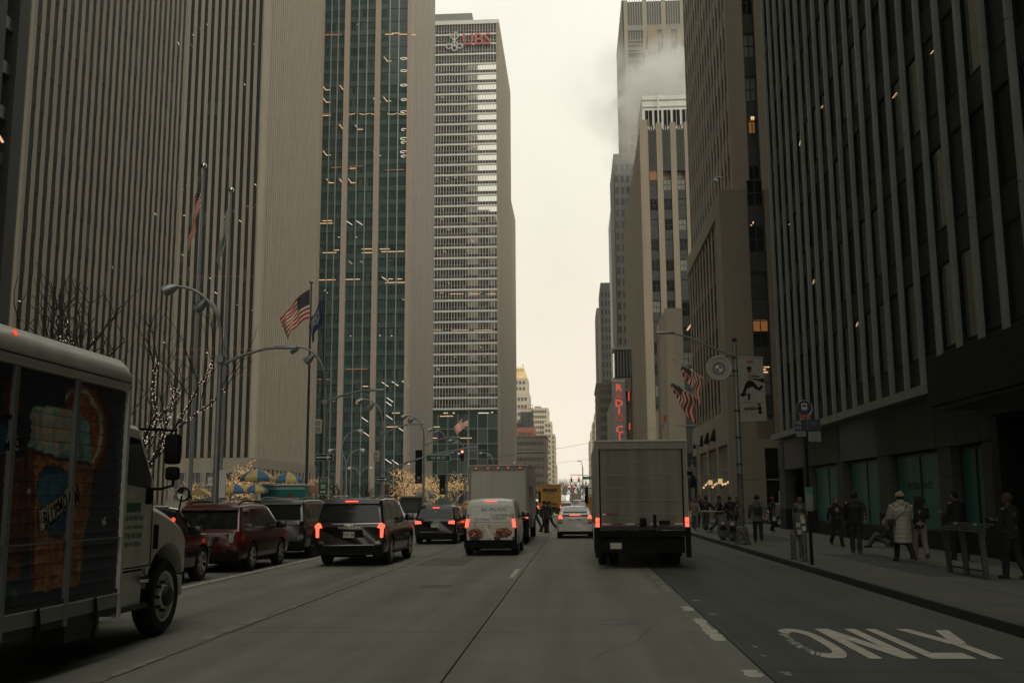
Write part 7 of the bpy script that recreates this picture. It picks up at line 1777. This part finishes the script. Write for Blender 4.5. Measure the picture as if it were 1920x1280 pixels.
def person(lab, x, y, h=1.74, face=0.0, stride=.3, top='black', legs='dark', shoe='shoe', hair='hair', hat=None, coat=.78, puffy=0.0, vox=.02, arms=(.25, -.25), hood=False, bag=None, skin=None, bend=(.15, .15), z0=.15, hold=None, build=1.0, long_hair=False, sit=False, group='pedestrians'):
    s = h/1.74; skin = skin or SKIN; rt = thing('person', lab, 'person', (x, y, z0), face, None)
    V = Vector; hipz = .93
    if sit: hipz = .12
    hip = V((0, 0, hipz)); chest = V((0, .02, hipz+.38)); neck = V((0, .03, hipz+.55)); head = V((0, .05, hipz+.70))
    if sit: chest.y, neck.y, head.y = -.0, .02, .08
    J = {}
    for sd, sg, st_ in (('l', -1, stride), ('r', 1, -stride)):
        hj = hip+V((sg*.09, 0, 0))
        if sit: kn = hj+V((sg*.08, .42, .32)); an = hj+V((sg*.06, .66, -.04)); 
        else:
            kn = hj+V((sg*.01, st_*.5+.04, -.44)); an = V((sg*.1, st_*1.0-(.1 if st_ < 0 else 0), .09+(.07 if st_ < -.15 else 0)))
        toe = an+V((sg*.02, .15, -.055)); sh = neck+V((sg*.19*build, -.02, -.05))
        sw = arms[0] if sd == 'l' else arms[1]
        el = sh+V((sg*.06, sw*.5-.02, -.28)); wr = el+V((sg*.0, sw*.7+bend[0 if sd == 'l' else 1], -.22))
        if hold == sd or hold == 'both': el = sh+V((sg*.06, .05, -.28)); wr = el+V((-sg*.08, .24, .05))
        if sit: el = sh+V((sg*.05, .16, -.24)); wr = el+V((-sg*.06, .22, .02))
        J[sd] = (hj, kn, an, toe, sh, el, wr)
    body = MB()
    body.tube([hip-V((0, 0, .08)), hip+V((0, 0, .08)), hip+V((0, .0, .2)), chest, neck-V((0, 0, .06))], [.11, .14, .12, .15, .08], 12)
    body.tube([neck-V((0, 0, .06)), neck+V((0, .0, .06))], [.06, .052], 10)
    body.ball(head, .095, 14, 1.22); body.ball(head+V((0, .03, -.05)), .07, 10, 1.0); body.tube([head+V((0, .085, .01)), head+V((0, .12, -.02))], [.012, .018], 6)
    body.tube([head+V((-.03, .095, -.055)), head+V((.03, .095, -.055))], .011, 5)
    for sg in (-1, 1): body.ball(head+V((sg*.095, -.0, -.01)), .02, 6, 1.5)
    fingers = MB()
    for sd, sg in (('l', -1), ('r', 1)):
        hj, kn, an, toe, sh, el, wr = J[sd]
        body.tube([hj, hj.lerp(kn, .5), kn, kn.lerp(an, .35), an], [.085, .075, .052, .055, .035], 10); body.tube([an-V((0, .04, .03)), toe], [.035, .03], 8)
        body.tube([sh-V((sg*.06, 0, 0)), sh, el, wr], [.05, .05, .038, .026], 8)
        d = (wr-el).normalized(); pm_ = wr+d*.06; body.tube([wr, pm_], [.028, .036], 8)
        side = V((0, 1, 0)) if abs(d.y) < .7 else V((0, 0, 1))
        for k in range(4):
            b = wr+d*.08+side*(.027-.018*k); L_ = (.07, .08, .075, .058)[k]; fingers.tube([b-d*.02, b+d*L_*.5, b+d*L_*.85-V((sg*.018, 0, 0))], [.0088, .0082, .0065], 5)
        b = wr+d*.03+side*.03; fingers.tube([b, b+side*.025+d*.03, b+side*.028+d*.06], [.010, .009, .007], 5)
    me = remesh(body, 'body', skin, max(vox*.8, .014), rt); o = obj('body', me, rt, sc=(s*build**.3, s, s))
    bmx = bmesh.new(); bmx.from_mesh(me); tmp = fingers.mesh('f', skin); bmx.from_mesh(tmp); bmx.to_mesh(me); bmx.free(); D.meshes.remove(tmp)
    def part(mb, nm, m, v=None, sm=2): obj(nm, remesh(mb, nm, m, v or vox, rt, sm), rt, sc=(s, s, s))
    tr = MB(); g = .022
    tr.tube([hip-V((0, 0, .1)), hip+V((0, 0, .1))], [.13, .15], 12)
    for sd in 'lr':
        hj, kn, an = J[sd][:3]; tr.tube([hj+V((0, 0, .04)), hj.lerp(kn, .5), kn, kn.lerp(an, .5), an+V((0, 0, .0))], [.105, .095, .078, .078, .07], 10)
    part(tr, 'trousers', CL[legs])
    for sd in 'lr':
        an, toe = J[sd][2:4]; sb = MB().tube([an+V((0, -.045, -.03)), an+V((0, .03, -.03)), toe+V((0, -.03, .012)), toe+V((0, .02, .0))], [.045, .05, .042, .03], 10).box(an.x-.04, an.x+.04, an.y-.08, toe.y+.03, an.z-.09, an.z-.06); part(sb, 'shoe', CL[shoe], .014, 1)
    jk = MB(); bz = hip.z+.55-coat*.74 if not sit else hip.z-.02; w = .155*build+puffy*.5
    jk.tube([(0, 0, bz), (0, 0, (bz+hip.z+.1)/2), tuple(hip+V((0, 0, .16))), tuple(chest), tuple(neck-V((0, .01, .05)))], [w*1.12, w*1.1, w*1.0, w*1.12, .1], 14)
    jk.tube([neck+V((-.17*build, -.02, -.06)), neck+V((.17*build, -.02, -.06))], .075+puffy*.5, 10); jk.tube([neck-V((0, .01, .07)), neck+V((0, 0, .03))], [.1, .075], 10)
    for sd in 'lr':
        sh, el, wr = J[sd][4:7]; jk.tube([sh, sh.lerp(el, .5), el, wr-(wr-el).normalized()*.01], [.075+puffy*.4, .07+puffy*.5, .062+puffy*.5, .05+puffy*.4], 10)
    jm = remesh(jk, 'coat', CL[top], vox, rt)
    if puffy:
        for v in jm.vertices:
            ph = v.co.z*2*math.pi/.115; f_ = 1+.045*abs(math.sin(ph/2))-.02; v.co.x *= f_; v.co.y *= f_
    obj('coat', jm, rt, sc=(s, s*(.82 if not sit else 1), s))
    hb = MB()
    if hood: hb.ball(head+V((0, -.035, -.12)), .12, 12, .9)
    if hood: part(hb, 'hood', CL[top])
    hr = MB().ball(head+V((0, -.018, .028)), .104, 14, 1.12)
    if long_hair: hr.tube([head+V((0, -.06, 0)), head+V((0, -.07, -.16)), head+V((0, -.06, -.3))], [.09, .1, .06], 10)
    hrm = remesh(hr, 'hair', CL[hair], .016, rt)
    bmx = bmesh.new(); bmx.from_mesh(hrm)
    bmesh.ops.delete(bmx, geom=[v for v in bmx.verts if v.co.y > head.y+.055 and v.co.z < head.z+.075], context='VERTS'); bmx.to_mesh(hrm); bmx.free(); obj('hair', hrm, rt, sc=(s, s, s))
    for sg in (-1, 1): MB().ball((sg*.033, head.y+.088, head.z+.012), .011, 6).build('eye', M['black'], rt).scale = (s, s, s)
    if hat: 
        ht = MB().ball(head+V((0, -.01, .06)), .115, 14, .95); 
        if hat == 'beigehat': ht.ball(head+V((.02, -.02, .17)), .04, 8); ht.ball(head+V((0, -.01, .07)), .125, 14, .8)
        if hat == 'cap': ht.box(-.07, .07, head.y+.05, head.y+.19, head.z+.045, head.z+.06)
        hm2 = remesh(ht, 'hat', CL[hat], .016, rt); bmx = bmesh.new(); bmx.from_mesh(hm2)
        bmesh.ops.delete(bmx, geom=[v for v in bmx.verts if v.co.z < head.z+.035], context='VERTS'); bmx.to_mesh(hm2); bmx.free(); obj('hat', hm2, rt, sc=(s, s, s))
    if bag == 'back': part(MB().tube([chest+V((0, -.22, -.26)), chest+V((0, -.23, .0)), chest+V((0, -.19, .1))], [.13, .15, .09], 10), 'backpack', CL['bag'])
    if bag == 'cross':
        obj('bag_strap', MB().tube([neck+V((.12, -.15, .0)), chest+V((-.02, -.195, -.05)), hip+V((-.2, -.15, .18)), hip+V((-.24, -.02, .12))], .014, 5).mesh('bag_strap', CL['bag']), rt, sc=(s, s, s)); part(MB().box(-.33, -.22, -.1, .12, hip.z-.02, hip.z+.16), 'shoulder_bag', CL['bag'])
    if bag in ('hand', 'white'):
        wr = J['r'][6]; part(MB().tube([wr+V((.02, .02, -.12)), wr+V((.02, .02, -.34))], [.06, .12], 8), 'carrier_bag', CL['bag' if bag == 'hand' else 'shoew'])
    return rt
AW = 0.0; TO = math.pi
def pp(px, Y): return X(px, Y, 960)
person('person in a long cream quilted puffer coat and fluffy beige hat, walking away', pp(1690, 27.9), 27.9, 1.76, .15, .2, 'white', 'black', 'shoe', hat='beigehat', coat=1.36, puffy=.07, vox=.016, hood=True, bag='cross', arms=(.3, .25), build=1.15)
person('person in black with pale pink trousers, walking beside the cream puffer coat', pp(1722, 28.3), 28.3, 1.70, -.1, .22, 'black', 'pink', 'shoe', coat=.85, vox=.017, long_hair=True, hold='r')
person('person in a dark jacket standing left of the seated one, seen from behind', pp(1602, 32), 32, 1.83, -.3, .12, 'black', 'dark', coat=.85, vox=.018, build=1.1, hood=False, puffy=.02)
person('person in black walking towards the camera past the shop window, pale scarf', pp(1567, 36.8), 36.8, 1.66, TO+.2, .18, 'black', 'black', coat=.8, vox=.02, long_hair=True, hair='hair')
person('seated person in a pale cap on the pavement against the shop front', 10.55, 35.6, 1.72, 1.15, 0, 'dark', 'grey', 'shoe', hat='cap', vox=.018, sit=True, z0=.16)
person('dark figure standing against the shop pier behind the leaning bench', pp(1793, 28.4), 28.4, 1.82, .5, .06, 'black', 'black', coat=.95, vox=.018, build=1.15, hold='both')
person('black-coated figure nearest the right edge, hands held up before them', pp(1893, 21.8), 21.8, 1.72, .5, .12, 'black', 'black', coat=.9, vox=.017, hold='both', hair='hairb', skin=SKIN2)
person('person in a grey hooded parka and backpack, walking away past the lamp post', pp(1420, 40), 40, 1.78, -.1, .16, 'grey', 'black', hat=None, coat=.95, vox=.018, hood=True, bag='back', build=1.1, puffy=.02)
person('person in black with a red hat and a white carrier bag, by the silver car', pp(1447, 51.5), 51.5, 1.72, -.9, .15, 'black', 'black', 'shoew', hat='red', coat=1.0, bag='white', vox=.02)
person('person in a light patterned jacket directly behind the bus stop pole', pp(1500, 43), 43, 1.72, TO, .1, 'pattern', 'black', long_hair=True, hair='hairb', vox=.02)
person('person in black taking a long stride behind the newspaper boxes', pp(1348, 50.5), 50.5, 1.8, -1.35, .42, 'black', 'black', coat=.9, vox=.02, build=1.15, arms=(.5, -.4))
person('person in black and blue jeans just left of the sticker-covered lamp post', pp(1369, 54), 54, 1.78, .2, .15, 'black', 'jean', 'shoew', coat=.85, vox=.02)
person('person in a dark coat half hidden by the sticker-covered lamp post', pp(1383, 55.5), 55.5, 1.74, TO-.2, .1, 'black', 'black', coat=.9, vox=.022)
person('person in a dark jacket swinging a black bag beside the crowd barrier', pp(1324, 52.6), 52.6, 1.80, -.6, .25, 'dark', 'black', 'shoe', bag='hand', coat=.85, vox=.022, arms=(.4, .6))
person('person in a beige coat behind the crowd barrier', pp(1302, 57), 57, 1.72, TO, .1, 'beige', 'grey', 'shoew', coat=.95, vox=.022, hair='hairb')
person('bald-looking person in black between the beige coat and the bag carrier', pp(1314, 58), 58, 1.84, TO+.3, .12, 'black', 'dark', vox=.022, hair='hairb', build=1.1)
person('person in a dark jacket crossing before the yellow truck, left of a pair', pp(1019.5, 57), 57, 1.76, -1.0, .2, 'dark', 'black', vox=.02, z0=0, build=1.05)
person('person in black crossing beside the first walker, right of the pair', pp(1025.5, 57.6), 57.6, 1.70, -.9, .12, 'black', 'black', vox=.02, z0=0, coat=.95)
person('person in pale trousers striding across behind the white box truck', pp(1004, 60), 60, 1.74, -1.4, .42, 'black', 'jean', 'shoew', vox=.022, z0=0)
person('dark walker further along the crossing, right of the pale trousers', pp(1031, 62), 62, 1.72, 1.4, .3, 'black', 'black', 'shoew', vox=.022, z0=0)
# ------------------------------------------------------------------ haze and steam
def volmat(name, dens, col, noise=None):
    m = D.materials.new(name); m.use_nodes = True; n = m.node_tree; n.nodes.clear()
    o = n.nodes.new('ShaderNodeOutputMaterial'); v = n.nodes.new('ShaderNodeVolumePrincipled')
    v.inputs['Color'].default_value = (*col, 1); v.inputs['Density'].default_value = dens; v.inputs['Anisotropy'].default_value = .1 if name == 'haze' else .75
    n.links.new(v.outputs[0], o.inputs['Volume']); return m, n, v
hm, _, _ = volmat('haze', .00018, (.93, .9, .82))
hz = MB().box(-260, 260, -140, 1400, -1.3, 235).build('haze', hm); hz['kind'] = 'stuff'

# steam rising from the roofs on the right
def steam():
    m, n, v = volmat('steam', .0, (.995, .99, .975)); L_ = n.links; N = n.nodes.new
    tc = N('ShaderNodeTexCoord'); nz = N('ShaderNodeTexNoise'); nz.inputs['Scale'].default_value = .13; nz.inputs['Detail'].default_value = 5; nz.inputs['Roughness'].default_value = .6; nz.inputs['Distortion'].default_value = .6
    L_.new(tc.outputs['Object'], nz.inputs[0])
    Yp = 216; blobs = [((1235, 165), 11, 1.0), ((1216, 192), 10, 1.0), ((1268, 150), 11, 1.0), ((1196, 245), 8, .45), ((1184, 285), 7, .25), ((1155, 215), 9, .2), ((1112, 170), 11, .05), ((1165, 140), 9, .22)]
    org = at(1200, 200, Yp); total = None
    for (px, py), r, k in blobs:
        c = at(px, py, Yp+6)-org
        vm = N('ShaderNodeVectorMath'); vm.operation = 'DISTANCE'; vm.inputs[1].default_value = c; L_.new(tc.outputs['Object'], vm.inputs[0])
        mr = N('ShaderNodeMapRange'); mr.interpolation_type = 'SMOOTHSTEP'; mr.inputs[1].default_value = r*1.15; mr.inputs[2].default_value = r*.2; mr.inputs[3].default_value = 0; mr.inputs[4].default_value = k
        L_.new(vm.outputs['Value'], mr.inputs[0])
        if total is None: total = mr.outputs[0]
        else:
            ad = N('ShaderNodeMath'); ad.operation = 'MAXIMUM'; L_.new(total, ad.inputs[0]); L_.new(mr.outputs[0], ad.inputs[1]); total = ad.outputs[0]
    m2 = N('ShaderNodeMapRange'); m2.inputs[1].default_value = .40; m2.inputs[2].default_value = .62; m2.inputs[3].default_value = .12; m2.inputs[4].default_value = 1; L_.new(nz.outputs[0], m2.inputs[0])
    mu = N('ShaderNodeMath'); mu.operation = 'MULTIPLY'; L_.new(total, mu.inputs[0]); L_.new(m2.outputs[0], mu.inputs[1])
    mk = N('ShaderNodeMath'); mk.operation = 'MULTIPLY'; mk.inputs[1].default_value = .4; L_.new(mu.outputs[0], mk.inputs[0]); L_.new(mk.outputs[0], v.inputs['Density'])
    o = MB().box(-28, 22, -12, 22, -20, 22).build('steam', m, None, tuple(org)); o['kind'] = 'stuff'
steam()
D.scenes.remove(TS)
for o_ in SC.objects:
    l_ = o_.get('label')
    if l_ and not 4 <= len(l_.split()) <= 16: print('LABEL', len(l_.split()), l_)
